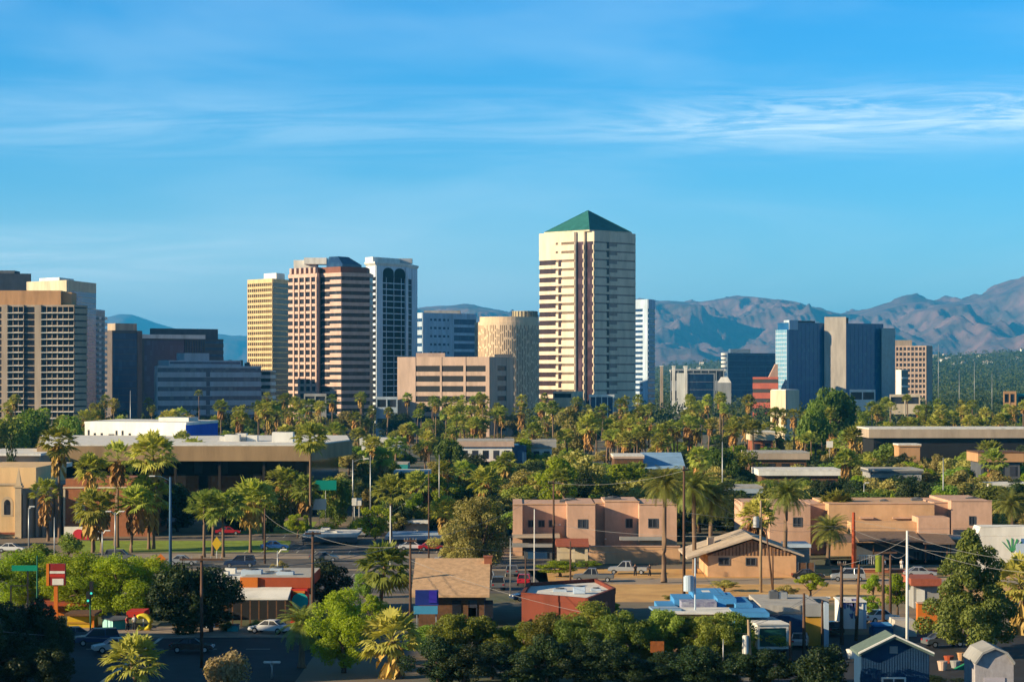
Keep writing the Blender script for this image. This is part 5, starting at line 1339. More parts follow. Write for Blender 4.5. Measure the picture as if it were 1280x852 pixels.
# --- adobe block, left
ad = M['adobe']
r, c = bld('adobe_block', 'two-storey pink adobe block of stepped flat fronts left of the date palm', 735, 385)
fw = [(641, 653, 631, 376.5), (653, 709, 630.5, 380), (709, 744, 630.5, 375.5), (744, 756, 629, 381), (756, 799, 627, 380), (799, 846, 630.5, 377)]
for i, (u0, u1, v, Y) in enumerate(fw):
    o = part(r, 'wall', 'adobe', c, (u0, u1, v, None, Y, 396 + i * .05))
    part(o, 'coping', 'adobe2', c, (u0 - .4, u1 + .4, v - 1.0, v, Y - .12, Y + .5))
part(r, 'roof', 'roofgravel', c, (642, 845, 633, 636, 382, 395))
for w in ((661, 667, 650.5, 657.5, 380), (674, 680, 650.5, 657.5, 380), (687, 693, 650.5, 657.5, 380), (723, 733, 649.5, 659, 375.5), (783, 790, 648.5, 658.5, 380), (811, 821, 648.5, 658.5, 377)): window(r, c, *w)
for u, v in ((757, 674), (700, 656)): part(r, 'wall_lamp', 'white', c, (u - 1, u + 1, v - 1.5, v, (380 if u > 710 else 380) - .3, 380 - .02))
units(r, c, [(706, 388, 630, 1.7, .7, 1.2), (714, 390, 630, 2.0, .9, 1.3), (766, 388, 627, 2.6, .8, 1.4), (793, 389, 630, 1.6, .7, 1.2)], 'darkgrey')
part(r, 'canopy', 'tan', c, (640, 700, 669, 672, 373, 379.9)); part(r, 'canopy_beam', 'grey', c, (775, 828, 671, 675, 375.2, 376.9))
r, c = bld('adobe_gatehouse', 'small carport gatehouse with a red tile roof and cream columns', 712, 368, 'building')
rt = MB(); xa, xb = X(695, 366) - c[0], X(736, 366) - c[0]; z0 = Z(683, 365); z1 = Z(674, 369)
rt.hprism([(-3.2, z0), (-3.2, z0 + .2), (1, z1 + .2), (4.2, z0 + .2), (4.2, z0)], xa, xb, 'x'); rt.build('roof', mat('red_roof_tile', (.33, .09, .05), scale=3, bump=.3), r)
for u in (698, 717, 733): part(r, 'column', 'cream', c, (u - 1.8, u + 1.8, 683.4, None, 365.2, 365.7))
part(r, 'back_wall', 'cream', c, (697, 735, 684, None, 371, 371.4))
r, c = bld('adobe_yard_wall', 'long orange adobe yard wall in front of the adobe block', 790, 362, 'wall')
part(r, 'wall', 'adobe2', c, (737, 850, 683, None, 362, 362.5)); part(r, 'coping', 'adobe', c, (736.6, 850.4, 681.8, 683, 361.9, 362.6))
r, c = bld('dark_van_shed', 'dark blue-grey garage at the left foot of the adobe block', 668, 372)
part(r, 'wall', 'darkgrey', c, (655, 690, 684, None, 372, 375.2)); part(r, 'roof', 'grey', c, (640, 692, 680.5, 683.6, 371, 375.3)); part(r, 'door', 'navy', c, (660, 684, 688, None, 371.85, 371.98))

# --- adobe block, right
r, c = bld('adobe_hall', 'long pink adobe building with stepped fronts behind the low date palm', 1085, 388)
fw = [(928, 962, 628, 384), (962, 1013, 631, 378), (1013, 1036, 630, 382), (1036, 1168, 629.5, 377.5), (1168, 1189, 628, 381.5), (1189, 1240, 626, 378.5)]
for i, (u0, u1, v, Y) in enumerate(fw):
    o = part(r, 'wall', 'adobe' if i != 3 else 'adobe2', c, (u0, u1, v, None, Y, 398 + i * .05))
    part(o, 'coping', 'adobe', c, (u0 - .4, u1 + .4, v - 1.0, v, Y - .12, Y + .5))
part(r, 'roof', 'roofgravel', c, (930, 1238, 634, 637, 385, 397))
for w in ((992, 1001, 647, 657, 378), (1212, 1218, 645.5, 655, 378.5)): window(r, c, *w)
units(r, c, [(1035, 388, 628, 1.8, .8, 1.2), (1105, 386, 629, 1.3, .6, 1), (1146, 388, 629, 1.8, .9, 1.2), (1215, 387, 626, 2, .6, 1.2)], 'darkgrey')
part(r, 'beam', 'adobe', c, (1075, 1092, 646, 648, 377, 377.45), (1116, 1140, 646, 648, 377, 377.45))
part(r, 'low_canopy', 'white', c, (1186, 1214, 671, 673.5, 374, 378.4))
# --- veranda with brown shed roofs in front
r, c = bld('veranda', 'long veranda with brown shed roofs and a pink end wall before the adobe hall', 1120, 368)
part(r, 'end_wall', 'adobe', c, (1148, 1187, 646.5, None, 370, 376))
part(r, 'upper_wall', 'adobe2', c, (1064, 1148, 652.5, 668, 371.5, 376))
s = MB()
for u0, u1, v0, v1, ya, yb in ((1068, 1147, 665, 677, 371, 363), (1147.2, 1186, 668, 680, 369.8, 362.5), (1040, 1067.6, 668, 678, 370, 364)):
    za, zb = Z(v0, ya), Z(v1, yb); s.hprism([(yb - c[1], zb), (yb - c[1], zb + .2), (ya - c[1], za + .2), (ya - c[1], za)], X(u0, 368) - c[0], X(u1, 368) - c[0], 'x')
s.build('shed_roof', mat('brown_shed_roof', (.19, .13, .10), scale=1.5, vary=.25), r)
part(r, 'back_wall', 'darkgrey', c, (1070, 1186, 678, None, 369.9, 370.6))
for u in (1070, 1092, 1113, 1134, 1157, 1184): part(r, 'post', 'brown', c, (u - .7, u + .7, 680, None, 363.6, 363.85))
for u in (1142, 1152, 1162, 1172): window(r, c, u, u + 7, 689, 700, 369.9)
part(r, 'floor', 'tan', c, (1040, 1187, 707.5, None, 360, 370))
for i in range(7): pass
part(r, 'railing', 'white', c, *[(u, u + .8, 694, 706.5, 361, 361.1) for u in range(1074, 1094, 3)], (1073, 1094, 693, 694, 360.95, 361.15))
r, c = bld('white_building', 'low bright white building with a wavy roofline at the right edge', 1250, 345)
pr = [(X(1213, 345) - c[0], 0), (X(1330, 345) - c[0], 0), (X(1330, 345) - c[0], Z(658, 345)), (X(1226, 345) - c[0], Z(658, 345)), (X(1222, 345) - c[0], Z(668, 345)), (X(1217, 345) - c[0], Z(676, 345)), (X(1215, 345) - c[0], Z(690, 345))]
m = MB(); m.hprism(pr, 0, 5, 'y'); m.build('wall', M['white'], r)
part(r, 'painted_eave_shadow', 'bluewhite', c, (1270, 1330, 679, 694, 344.85, 344.98))  # bluish strip painted as the shadow below the eave
m = MB(); x = X(1264, 345) - c[0]; z = Z(690, 345)
for k in range(5): a = R(50 + 20 * k); m.hprism([(x, z), (x + .1, z), (x + 2.2 * math.cos(a) + .25, z + 1.9 * math.sin(a)), (x + 2.2 * math.cos(a), z + 2.1 * math.sin(a))], -.08, -.02, 'y')
m.build('palm_emblem', mat('green_emblem', (.05, .32, .12)), r)
m = MB(); m.hprism([(x + 1.4, z), (x + 2.0, z), (x + 2.0, z + 2), (x + 1.4, z + 2)], -.08, -.02, 'y'); m.build('blue_emblem_bar', mat('blue_emblem', (.08, .2, .45)), r)

# --- gabled house
r, c = bld('gabled_house', 'low beige house with a wide gable of vertical boards and a long pale verge', 940, 342, 'house')
Yg = 338
xl, xr, xp = X(876, Yg) - c[0], X(1004, Yg) - c[0], X(940, Yg) - c[0]; zl = Z(694, Yg); zp = Z(672, Yg); y0 = Yg - c[1]
MB().box(xl + 1.0, xr - 1.0, y0, y0 + 16, 0, zl).build('wall', M['adobe2'], r)
g_ = MB(); g_.hprism([(xl + 1.0, zl), (xr - 1.0, zl), (xp, zp - .3)], y0 + .02, y0 + 15.9, 'y'); gw = g_.build('gable', mat('board_gable', (.40, .23, .13), vary=.3, scale=2), r)
g_ = MB()
for k in range(22):
    x = xl + 2 + k * (xr - xl - 4) / 21; zz = zl + (zp - .5 - zl) * (1 - abs(x - xp) / (xr - xp)); 
    if zz > zl + .15: g_.box(x - .06, x + .06, y0 - .05, y0 + .02, zl, zz)
g_.build('battens', M['brown'], gw)
rf = MB()
for sx in (1, -1):
    xe = xr if sx > 0 else xl - 2.0; zz = zl - .1 if sx > 0 else zl - .45
    rf.hprism([(xp, zp), (xp, zp + .28), (xe, zz + .28), (xe, zz)], y0 - 1.1, y0 + 16.5, 'y')
rf.build('roof', mat('dusty_tan_roof', (.50, .40, .31), vary=.2, scale=1.0), r)
for w in ((899, 911, 697.5, 705, Yg), (933, 944, 697.5, 705.5, Yg)): window(r, c, *w)
part(r, 'chimney', 'tan', c, (885, 893, 672, 684, 345, 347))
r, c = bld('board_fence', 'dark board fence at the right end of the gabled house', 1005, 338, 'fence')
part(r, 'panel', 'brown', c, (998, 1018, 703, None, 337, 337.2))
for u in (998, 1008, 1018): part(r, 'post', 'darkgrey', c, (u - .5, u + .5, 702, None, 336.9, 336.98))
r, c = bld('white_shed', 'pale bluish lean-to right of the gabled house', 995, 347)
part(r, 'wall', 'grey', c, (985, 1012, 684, None, 347, 352)); part(r, 'roof', 'bluewhite', c, (983, 1014, 680, 684, 346, 353))

DY = -42
# --- blue house with stepped parapets
r, c = bld('blue_stepped_house', 'bright blue flat house with stepped parapets and a scribbled grey wall', 885, 300, 'house')
bw = MB()
for u0, u1, v, Y0, Y1 in ((843, 867, 749, 299, 306), (866.5, 907, 741.5, 301, 308), (897, 920.5, 748, 296, 304), (920, 941, 755, 294, 303), (938, 958, 762, 292, 301), (822, 845, 757, 297, 303)): rbox(bw, c, u0, u1, Y0, Y1, v, None)
bw.build('wall', M['bluehouse'], r)
part(r, 'graffiti_wall', mat('scribbled_wall', (.38, .40, .46), alt=(.08, .07, .20), scale=1.6, vary=.5), c, (852, 896, 752, None, 295.5, 298.8))
part(r, 'window', 'glass', c, (908, 917, 754.5, 761, 295.9, 295.99)); part(r, 'low_roof', 'bluehouse', c, (918, 962, 766, 771, 286, 291.9))
rp = MB(); rp.hprism([(-17 + 6, Z(768, 285)), (-17 + 6, Z(768, 285) + .2), (-4, Z(757, 296)), (-4, Z(757, 296) - .2)], X(815, 290) - c[0], X(851, 290) - c[0], 'x'); rp.build('lean_to_roof', mat('dusty_blue_roof', (.20, .33, .50)), r)
part(r, 'rooftop_unit', 'white', c, (878, 888, 739.3, 741.3, 303, 305))
DY = -38
r, c = bld('long_low_shop', 'long low tan shop with a thin white roof line below the blue house', 870, 285)
part(r, 'wall', 'adobe2', c, (828, 915, 767.5, None, 284, 288)); part(r, 'roof', 'roofwhite', c, (820, 918, 765.5, 767.3, 283, 289))
DY = -16
r, c = bld('orange_notice', 'orange notice board among the hedge trees', 821, 247, 'sign')
part(r, 'board', mat('shaded_orange_board', (.30, .09, .02), vary=.4, scale=2), c, (813, 830, 801, 815, 246.5, 246.6)); part(r, 'post', 'brown', c, (820.5, 822.5, 815, None, 246.62, 246.75))  # shade among the trees is put into the dim orange; marks are real
DY = -35
# --- store with gravel roof and ochre door
r, c = bld('gravel_roof_store', 'flat-roofed grey store with a white back edge and an ochre wall at its right', 985, 290)
part(r, 'wall', 'tan', c, (950, 1028, 764, None, 287, 300), )
part(r, 'roof', 'roofgravel', c, (951, 1027, 756, 763.8, 287.2, 300)); part(r, 'parapet', 'white', c, (930, 1038, 745.5, 748, 303, 303.5)); part(r, 'back_wall', 'grey', c, (925, 1036, 748, None, 300.2, 303))
part(r, 'front_fascia', 'grey', c, (1005, 1029, 755, 770, 285.6, 286.9)); part(r, 'ochre_wall', 'ochre', c, (1007, 1027, 770.3, None, 285.8, 286.95)); part(r, 'white_pier', 'bluewhite', c, (1030, 1036, 754, None, 285.2, 287)); part(r, 'navy_front', 'navy', c, (958, 1004, 768, None, 285.9, 286.95))
part(r, 'dark_opening', 'black', c, (965, 1018, 750, 754, 299.8, 300.15))
units(r, c, [(967, 295, 755.5, 1.0, 1.5, 1.2)], 'darkgrey'); units(r, c, [(978, 295, 755.5, 1.0, 1.4, 1.0)], 'steel')
DY = -36
r, c = bld('white_graffiti_shed', 'white box shed with blue graffiti standing on the dirt', 1068, 305)
part(r, 'wall', 'white', c, (1051, 1079, 752.5, None, 304, 309)); part(r, 'roof', 'roofwhite', c, (1050, 1083.5, 751, 752.4, 303.8, 309.3)); part(r, 'side_panel', 'bluewhite', c, (1079.2, 1083, 753, None, 304.1, 308.9))
gm = MB(); rn2 = random.Random(9)
for k in range(16):
    uu = rn2.uniform(1053, 1075); vv = rn2.uniform(755, 774); x = X(uu, 304) - c[0]; z = Z(vv, 304); w = rn2.uniform(.1, .25); h = rn2.uniform(.3, .9)
    gm.hprism([(x, z), (x + w, z), (x + w + rn2.uniform(-.3, .3), z + h), (x + rn2.uniform(-.3, .3), z + h)], -1.06, -1.01 - k * .0015, 'y')
gm.build('graffiti', mat('violet_spray', (.16, .16, .38)), r)
DY = -29
r, c = bld('skip_bin', 'dark blue rounded skip bin below the twin poles', 1102, 287, 'dumpster')
part(r, 'body', mat('skip_blue', (.03, .10, .24)), c, (1091, 1117, 783, None, 286.5, 289.5), bevel=.25); part(r, 'lid', 'bluehouse', c, (1091.5, 1116.5, 780, 782.8, 286.6, 289.4), bevel=.1)
DY = -30
r, c = bld('white_awning_shed', 'pale grey tarp shed beside the skip bin', 1130, 290)
m = MB(); m.hprism([(X(1116, 290) - c[0], 0), (X(1146, 290) - c[0], 0), (X(1146, 290) - c[0], Z(776, 290)), (X(1119, 290) - c[0], Z(775, 290))], 0, 4, 'y'); m.build('cover', mat('pale_tarp', (.5, .46, .42)), r)
DY = -24
r, c = bld('orange_wall', 'orange rendered wall stub left of the big pine', 1158, 292, 'wall')
part(r, 'wall', 'orange', c, (1147, 1172, 754, None, 292, 293)); part(r, 'coping', 'adobe', c, (1146.5, 1172.5, 752.8, 754, 291.9, 293.1))
DY = -30
r, c = bld('red_tile_hut', 'small hut with a red tile roof edge and grey door behind the pine', 1155, 322)
part(r, 'wall', 'grey', c, (1142, 1174, 732, None, 322, 327)); part(r, 'roof', mat('red_roof_tile', (0, 0, 0)), c, (1139, 1177, 723, 732, 321, 328)); part(r, 'door', 'white', c, (1146, 1156, 736, None, 321.88, 321.98))
DY = 0
r, c = bld('brick_planter_wall', 'brick planter wall along the foot of the veranda', 1100, 345, 'wall')
part(r, 'wall', 'brick', c, (1040, 1180, 711.5, None, 345, 345.5)); part(r, 'coping', 'adobe', c, (1039.5, 1180.5, 710.3, 711.5, 344.9, 345.6))

DY = -30
# --- blue gabled shed bottom right and small garden shed
r, c = bld('blue_gabled_house', 'small dark blue gabled house in shade by the white pole', 1120, 236, 'house')
x0, x1, xp = X(1072, 236) - c[0], X(1166, 236) - c[0], X(1117, 236) - c[0]; zl, zp = Z(818, 236), Z(797, 236)
bm_ = mat('shaded_blue_boards', (.012, .05, .12), scale=1.5)  # house stands in shade: that darkness is in the board and roof colours
m = MB(); m.hprism([(x0 + .3, 0), (x1 - .3, 0), (x1 - .3, zl), (xp, zp), (x0 + .3, zl)], 0, 4.2, 'y'); m.build('wall', bm_, r)
m = MB()
for xe in (x0, x1): m.hprism([(xp, zp + .02), (xp, zp + .24), (xe, zl + .16), (xe, zl - .06)], -.7, 4.6, 'y')
m.build('roof', mat('grey_green_roof', (.12, .17, .15), scale=2), r)
m = MB()
for xe in (x0, x1): m.hprism([(xp, zp + .24), (xp, zp + .38), (xe, zl + .30), (xe, zl + .16)], -.8, -.5, 'y')
m.build('verge_board', M['white'], r)
m = MB()
for k in range(26):
    x = x0 + .4 + k * (x1 - x0 - .8) / 25; zz = zl + (zp - zl) * (1 - abs(x - xp) / (x1 - xp)) - .15; m.box(x - .025, x + .025, -.03, .0, 0, zz)
m.build('battens', mat('shaded_blue_boards', (0, 0, 0)), r)
w = MB().box(xp - .9, xp + .9, -.07, .05, .9, 2.2).build('window', M['glass'], r)
f = MB()
for a_, b_, z0_, z1_ in ((-1.05, -.9, .75, 2.35), (.9, 1.05, .75, 2.35), (-.9, .9, 2.2, 2.35), (-.9, .9, .75, .9), (-.05, .05, .9, 2.2)): f.box(xp + a_, xp + b_, -.12, .02, z0_, z1_)
f.build('frame', M['white'], w)
MB().box(xp - .35, xp + .35, -.06, .02, zp - 1.3, zp - .7).build('vent', M['grey'], r)
DY = -26
r, c = bld('garden_shed', 'little pale shed with a barrel-gambrel roof in the bottom right corner', 1243, 232, 'shed')
def gp(s): return [(X(640 + (u - 1243) * s + 603, 232) - c[0], Z(810 + (v - 810) * (s if v < 850 else 1), 232)) for u, v in ((1219, 852), (1267, 852), (1267, 830), (1258, 817), (1243, 810.5), (1228, 817), (1219, 830))]
q = gp(1.0); q[0] = (q[0][0], 0); q[1] = (q[1][0], 0)
m = MB(); m.hprism(q, 0, 5, 'y'); m.build('wall', mat('pale_shed_boards', (.36, .34, .36), scale=2), r)
m = MB(); top = q[2:]
for (a0, b0), (a1, b1) in zip(top, top[1:]): m.hprism([(a0, b0 + .02), (a1, b1 + .02), (a1 * 1.05, b1 + .2), (a0 * 1.05, b0 + .2)], -.4, 5.3, 'y')
m.build('roof', M['grey'], r)
m = MB(); m.box(-.9, .9, -.06, .03, 0, 2.3); m.build('door', mat('pale_lilac_paint', (.45, .42, .48)), r)
r = thing('parasol', 'open green garden parasol in front of the shed', 'parasol', (X(1211, 240), 240 + DY, 0))
m = MB(); m.prism(ring(1.4, 8), 2.1, 2.75, top=[(x * .03, y * .03) for x, y in ring(1.4, 8)]); m.build('canopy', mat('green_canvas', (.01, .20, .10)), r)
MB().tube([(0, 0, 0), (0, 0, 2.2)], .04, 6).build('pole', M['white'], r)

DY = 0
# --- middle distance blocks among the grove
def midblock(name, label, u0, u1, vt, Y, D, wall, roofm='roofwhite', over=1.0, wins=0, vf=None, fas=None):
    r, c = bld(name, label, (u0 + u1) / 2, Y)
    part(r, 'wall', wall, c, (u0, u1, (vf or vt + 2), None, Y, Y + D))
    x0, x1 = X(u0, Y) - c[0] - over, X(u1, Y) - c[0] + over; zt = Z(vt, Y)
    MB().box(x0, x1, -over, D + over, zt - .02, zt + .3).build('roof', M[roofm], r)
    MB().box(x0 + .03, x1 - .03, -over + .03, D + over - .03, Z(vf or vt + 2, Y) + .002, zt - .02).build('fascia', M[fas or wall], r)
    for k in range(wins):
        uu = u0 + (u1 - u0) * (k + .5) / wins; w = (u1 - u0) / wins * .28; vv = (vf or vt + 2)
        MB().box(X(uu - w, Y) - c[0], X(uu + w, Y) - c[0], -.05, .05, Z(vv, Y) - 3.2, Z(vv, Y) - 1.0).build('window', M['glass'], r)
    for k in range(max(2, int((u1 - u0) / 13))):
        u = u0 + (u1 - u0) * (k + MR.uniform(.1, .9)) / max(2, int((u1 - u0) / 13)); Yt = Y - MR.uniform(4, 12); hm_ = Z(vf or vt + 2, Yt)
        H = hm_ * MR.uniform(.45, .95); kd = MR.choice(('green', 'dark', 'olive', 'green', 'lime'))
        tree('%s standing against the front of the %s' % ({'green': 'green leafy tree', 'dark': 'dark leafy tree', 'olive': 'grey-green open tree', 'lime': 'yellow-green open tree'}[kd], name.replace('_', ' ')), kd, X(u, Yt), Yt, H, H * MR.uniform(.9, 1.4), group='trees against the middle houses')
    return r, c
MR = random.Random(31)
r, c = midblock('white_red_house', 'two-storey white house with a brown flat roof and a red awning', 574, 640, 551, 640, 16, 'white', 'roofgravel', .6, 5, 558, 'pink')
part(r, 'awning', 'red', c, (603, 623, 577, 583, 637, 639.8)); part(r, 'dark_side', 'navy', c, (640.3, 658, 556, None, 641, 656))
midblock('white_small_house', 'small white house with a grey roof right of the white and red one', 664, 690, 551, 650, 14, 'white', 'roofgravel', 1.2, 2, 559, 'grey')
r, c = midblock('brown_blue_roof_hall', 'brown block joined to a long pale blue metal roof', 768, 804, 570, 600, 16, 'brown', 'roofwhite', .3, 0, 573, 'pink')
m = MB(); m.hprism([(-1, Z(586, 600)), (-1, Z(586, 600) + .2), (16, Z(566, 616) + .2), (16, Z(566, 616))], X(805, 600) - c[0], X(857, 600) - c[0], 'x'); m.build('blue_roof', mat('pale_blue_metal', (.26, .42, .62), rough=.5), r)
part(r, 'low_wall', 'grey', c, (806, 856, 587, None, 600.5, 615))
midblock('tan_carport_house', 'very long low house with a tan flat roof band over dark openings', 1092, 1290, 536, 640, 20, 'black', 'roofwhite', 1.5, 0, 547, 'tan')  # black wall stands for the shade in the openings
midblock('orange_band_house', 'small house with an orange band at the right among the palms', 1226, 1275, 566, 540, 12, 'darkgrey', 'brown', .8, 3, 577, 'orange_tan')
midblock('cream_flat_house', 'flat cream house with clutter on its roof by the right grove', 938, 1008, 566, 620, 16, 'brown', 'roofgravel', .8, 4, 574, 'tan')
midblock('brown_upper_house', 'brown low house with a pale wall behind the flat cream house', 940, 966, 540, 700, 12, 'brick', 'roofwhite', .6, 2, 550, 'cream')
midblock('white_edge_house', 'low brown house with a bright white roof edge', 952, 1048, 588, 540, 14, 'brown', 'roofwhite', .8, 5, 594, 'white')
midblock('grey_roof_house', 'broad grey-roofed low house behind the green and lime trees', 1090, 1152, 588, 520, 14, 'grey', 'roofgravel', .4, 2, 591, 'darkgrey')
midblock('dark_hedge_house', 'low grey house in front of the round green tree', 908, 950, 610, 470, 12, 'grey', 'roofgravel', .6, 2, 616, 'bluegrey')
midblock('orange_wall_house', 'house with a low orange wall under the long tan roof', 1124, 1150, 556, 615, 8, 'orange_tan', 'roofwhite', .3, 0, 558, 'orange_tan')
midblock('right_edge_house', 'low white-edged house at the right edge under the gold palm', 1240, 1300, 606, 500, 10, 'tan', 'roofwhite', .6, 3, 611, 'white')
midblock('white_service_block', 'small white service block left of the brushwood', 494, 535, 590, 560, 12, 'white', 'roofwhite', .4, 3, 594, 'bluewhite')
midblock('teal_shop', 'small shop with a teal fascia behind the street light', 470, 508, 580, 620, 12, 'grey', 'roofgravel', .4, 2, 587, 'teal')
midblock('white_far_house', 'low white house in the palms above the long office end', 452, 500, 549, 720, 14, 'white', 'roofwhite', .6, 3, 556, 'white')
midblock('white_corner_shop', 'low pale shop below the small white service block', 500, 532, 634, 455, 10, 'cream', 'roofwhite', .4, 3, 640, 'white')
midblock('teal_row_shop', 'low shop with teal-green fronts left of the red-trunked palm', 556, 590, 612, 520, 10, 'teal', 'roofgravel', .4, 3, 620, 'grey')
DY = 0
# ================================================================== vehicles, people, poles, signs, wires
def car_parts(r, paint, kind='sedan'):
    L, W = {'sedan': (4.5, 1.76), 'suv': (4.7, 1.86), 'pickup': (5.6, 1.9)}[kind]
    h = L / 2
    if kind == 'sedan': body = [(-h, .38), (-h, .78), (-h + .25, .92), (-h + 1.0, .98), (h - 1.35, .95), (h - .2, .78), (h, .6), (h, .35)]; cab = [(-h + .75, .96), (-h + 1.45, 1.42), (h - 2.0, 1.44), (h - 1.25, .94)]
    elif kind == 'suv': body = [(-h, .42), (-h + .02, .98), (-h + .2, 1.08), (h - 1.25, 1.05), (h - .15, .92), (h, .7), (h, .4)]; cab = [(-h + .12, 1.06), (-h + .4, 1.72), (h - 2.0, 1.75), (h - 1.2, 1.04)]
    else: body = [(-h, .5), (-h, 1.06), (h - 3.3, 1.06), (h - 1.4, 1.08), (h - .15, .98), (h, .8), (h, .45)]; cab = [(h - 3.35, 1.05), (h - 3.1, 1.78), (h - 2.1, 1.8), (h - 1.35, 1.06)]
    m = MB(); m.hprism(body, -W / 2, W / 2, 'y'); ob = m.build('body', paint, r, bevel=.05)
    m = MB(); n = len(cab)
    vs = [(a, -W / 2 + (.08 if z < 1.1 else .22), z) for a, z in cab] + [(a, W / 2 - (.08 if z < 1.1 else .22), z) for a, z in cab]
    m.add(vs, [(0, 1, 2, 3), (7, 6, 5, 4)] + [(i, 4 + i, 4 + (i + 1) % 4, (i + 1) % 4) for i in range(4)]); m.build('windows', M['glass'], r)
    zt = cab[1][1]
    m = MB(); m.box(cab[1][0] - .05, cab[2][0] + .05, -W / 2 + .2, W / 2 - .2, zt - .01, zt + .05)
    for a in (cab[1], cab[2]):
        pass
    for s in (-1, 1):
        for (b0, t0) in ((cab[0], cab[1]), (cab[3], cab[2])):
            m.tube([(b0[0], s * (W / 2 - .07), b0[1]), (t0[0], s * (W / 2 - .21), t0[1] + .02)], .05, 5)
        xm = (cab[1][0] + cab[2][0]) / 2; m.tube([(xm, s * (W / 2 - .07), 1.0), (xm, s * (W / 2 - .2), zt)], .05, 5)
    m.build('roof', paint, r)
    for x in (-h + .85, h - .85):
        for s in (-1, 1):
            w = MB(); q = [(x + .34 * math.cos(k * PI / 9), .34 + .34 * math.sin(k * PI / 9)) for k in range(18)]; w.hprism(q, s * (W / 2 - .2), s * (W / 2 + .015), 'y'); wo_ = w.build('wheel', M['tyre'], r)
            w = MB(); q = [(x + .2 * math.cos(k * PI / 6), .34 + .2 * math.sin(k * PI / 6)) for k in range(12)]; w.hprism(q, s * (W / 2 + .015), s * (W / 2 + .03), 'y'); w.build('rim', M['steel'], wo_)
    for s in (-1, 1):
        MB().box(h - .1, h + .012, s * (W / 2 - .35) - .17, s * (W / 2 - .35) + .17, .62, .76).build('headlight', mat('lamp_glass', (.7, .7, .68), rough=.2), r)
        MB().box(-h - .012, -h + .1, s * (W / 2 - .25) - .12, s * (W / 2 - .25) + .12, .68, .88).build('tail_light', mat('tail_lamp', (.35, .02, .02), rough=.3), r)
    if kind == 'pickup':
        MB().box(-h + .1, h - 3.45, -W / 2 + .12, W / 2 - .12, 1.062, 1.075).build('bed', M['black'], r)
CP = dict(white=mat('white_car_paint', (.70, .70, .70), rough=.25, vary=.03, spec=.6), silver=mat('silver_car_paint', (.42, .44, .46), rough=.28, vary=.03, metal=.4), navy=mat('navy_car_paint', (.02, .04, .10), rough=.25, vary=.05, spec=.6),
    blue=mat('blue_car_paint', (.03, .12, .42), rough=.25, vary=.05, spec=.6), red=mat('red_car_paint', (.42, .02, .03), rough=.25, vary=.05, spec=.6), grey=mat('grey_car_paint', (.12, .13, .14), rough=.3, vary=.05, spec=.6), black=mat('black_car_paint', (.015, .015, .018), rough=.25, vary=.05, spec=.6))
NM = {'sedan': ('parked_car', 'car'), 'suv': ('suv', 'car'), 'pickup': ('pickup_truck', 'pickup')}
def car(label, u, vb, rz, paint, kind='sedan', z=0.02, Y=None):
    Y = Y or gy(vb); r = thing(NM[kind][0], label, NM[kind][1], (X(u, Y), Y, z), R(rz)); car_parts(r, CP[paint], kind); return r
car('blue-grey pickup parked on the lane beyond the dirt lot', 785, 717, 172, 'silver', 'pickup')
car('white suv parked beside the lime tree above the red-brown building', 688, 748, 20, 'white', 'suv', Y=303)
car('dark blue car parked left of the white suv', 660, 750, 200, 'navy', Y=302)
car('dark blue suv waiting on the shaded corner road', 121, 806, 195, 'navy', 'suv')
car('silver car close behind the dark blue suv', 143, 815, 200, 'silver')
car('grey car half hidden by the dark bottom-left trees', 96, 806, 20, 'grey', Y=256)
car('white car parked on the diner pavement edge', 337, 792, 160, 'white', Y=262, z=.15)
car('blue car on the car park edge below the lawn', 343, 687, 10, 'blue')
car('red car parked under the lawn trees', 285, 668, 5, 'red')
car('white car parked at the left end of the street', 14, 690, 0, 'white')
car('silver car on the street behind the lime row', 228, 706, 3, 'silver')
car('dark car under the carport roof', 398, 684, 90, 'black', Y=407)
car('grey car under the carport roof at its right', 428, 684, 90, 'grey', Y=408)
car('silver car in the shaded yard behind the ochre wall', 1000, 828, 80, 'silver', Y=250)
car('blue car parked in the yard right of the glassy truck', 1012, 815, 100, 'blue', Y=262)
car('dark car by the board fence of the gabled house', 1010, 722, 0, 'black', Y=333)
car('white car parked in front of the white roof shop', 515, 692, 5, 'white', Y=390)
car('dark red car parked in front of the white roof shop', 540, 692, 5, 'red', Y=389)
car('grey car in the parking lot beside the tan-roofed house', 640, 716, 90, 'grey', Y=340)
car('dark grey pickup on the lane at the left end of the dirt lot', 742, 722, 175, 'grey', 'pickup', Y=330)
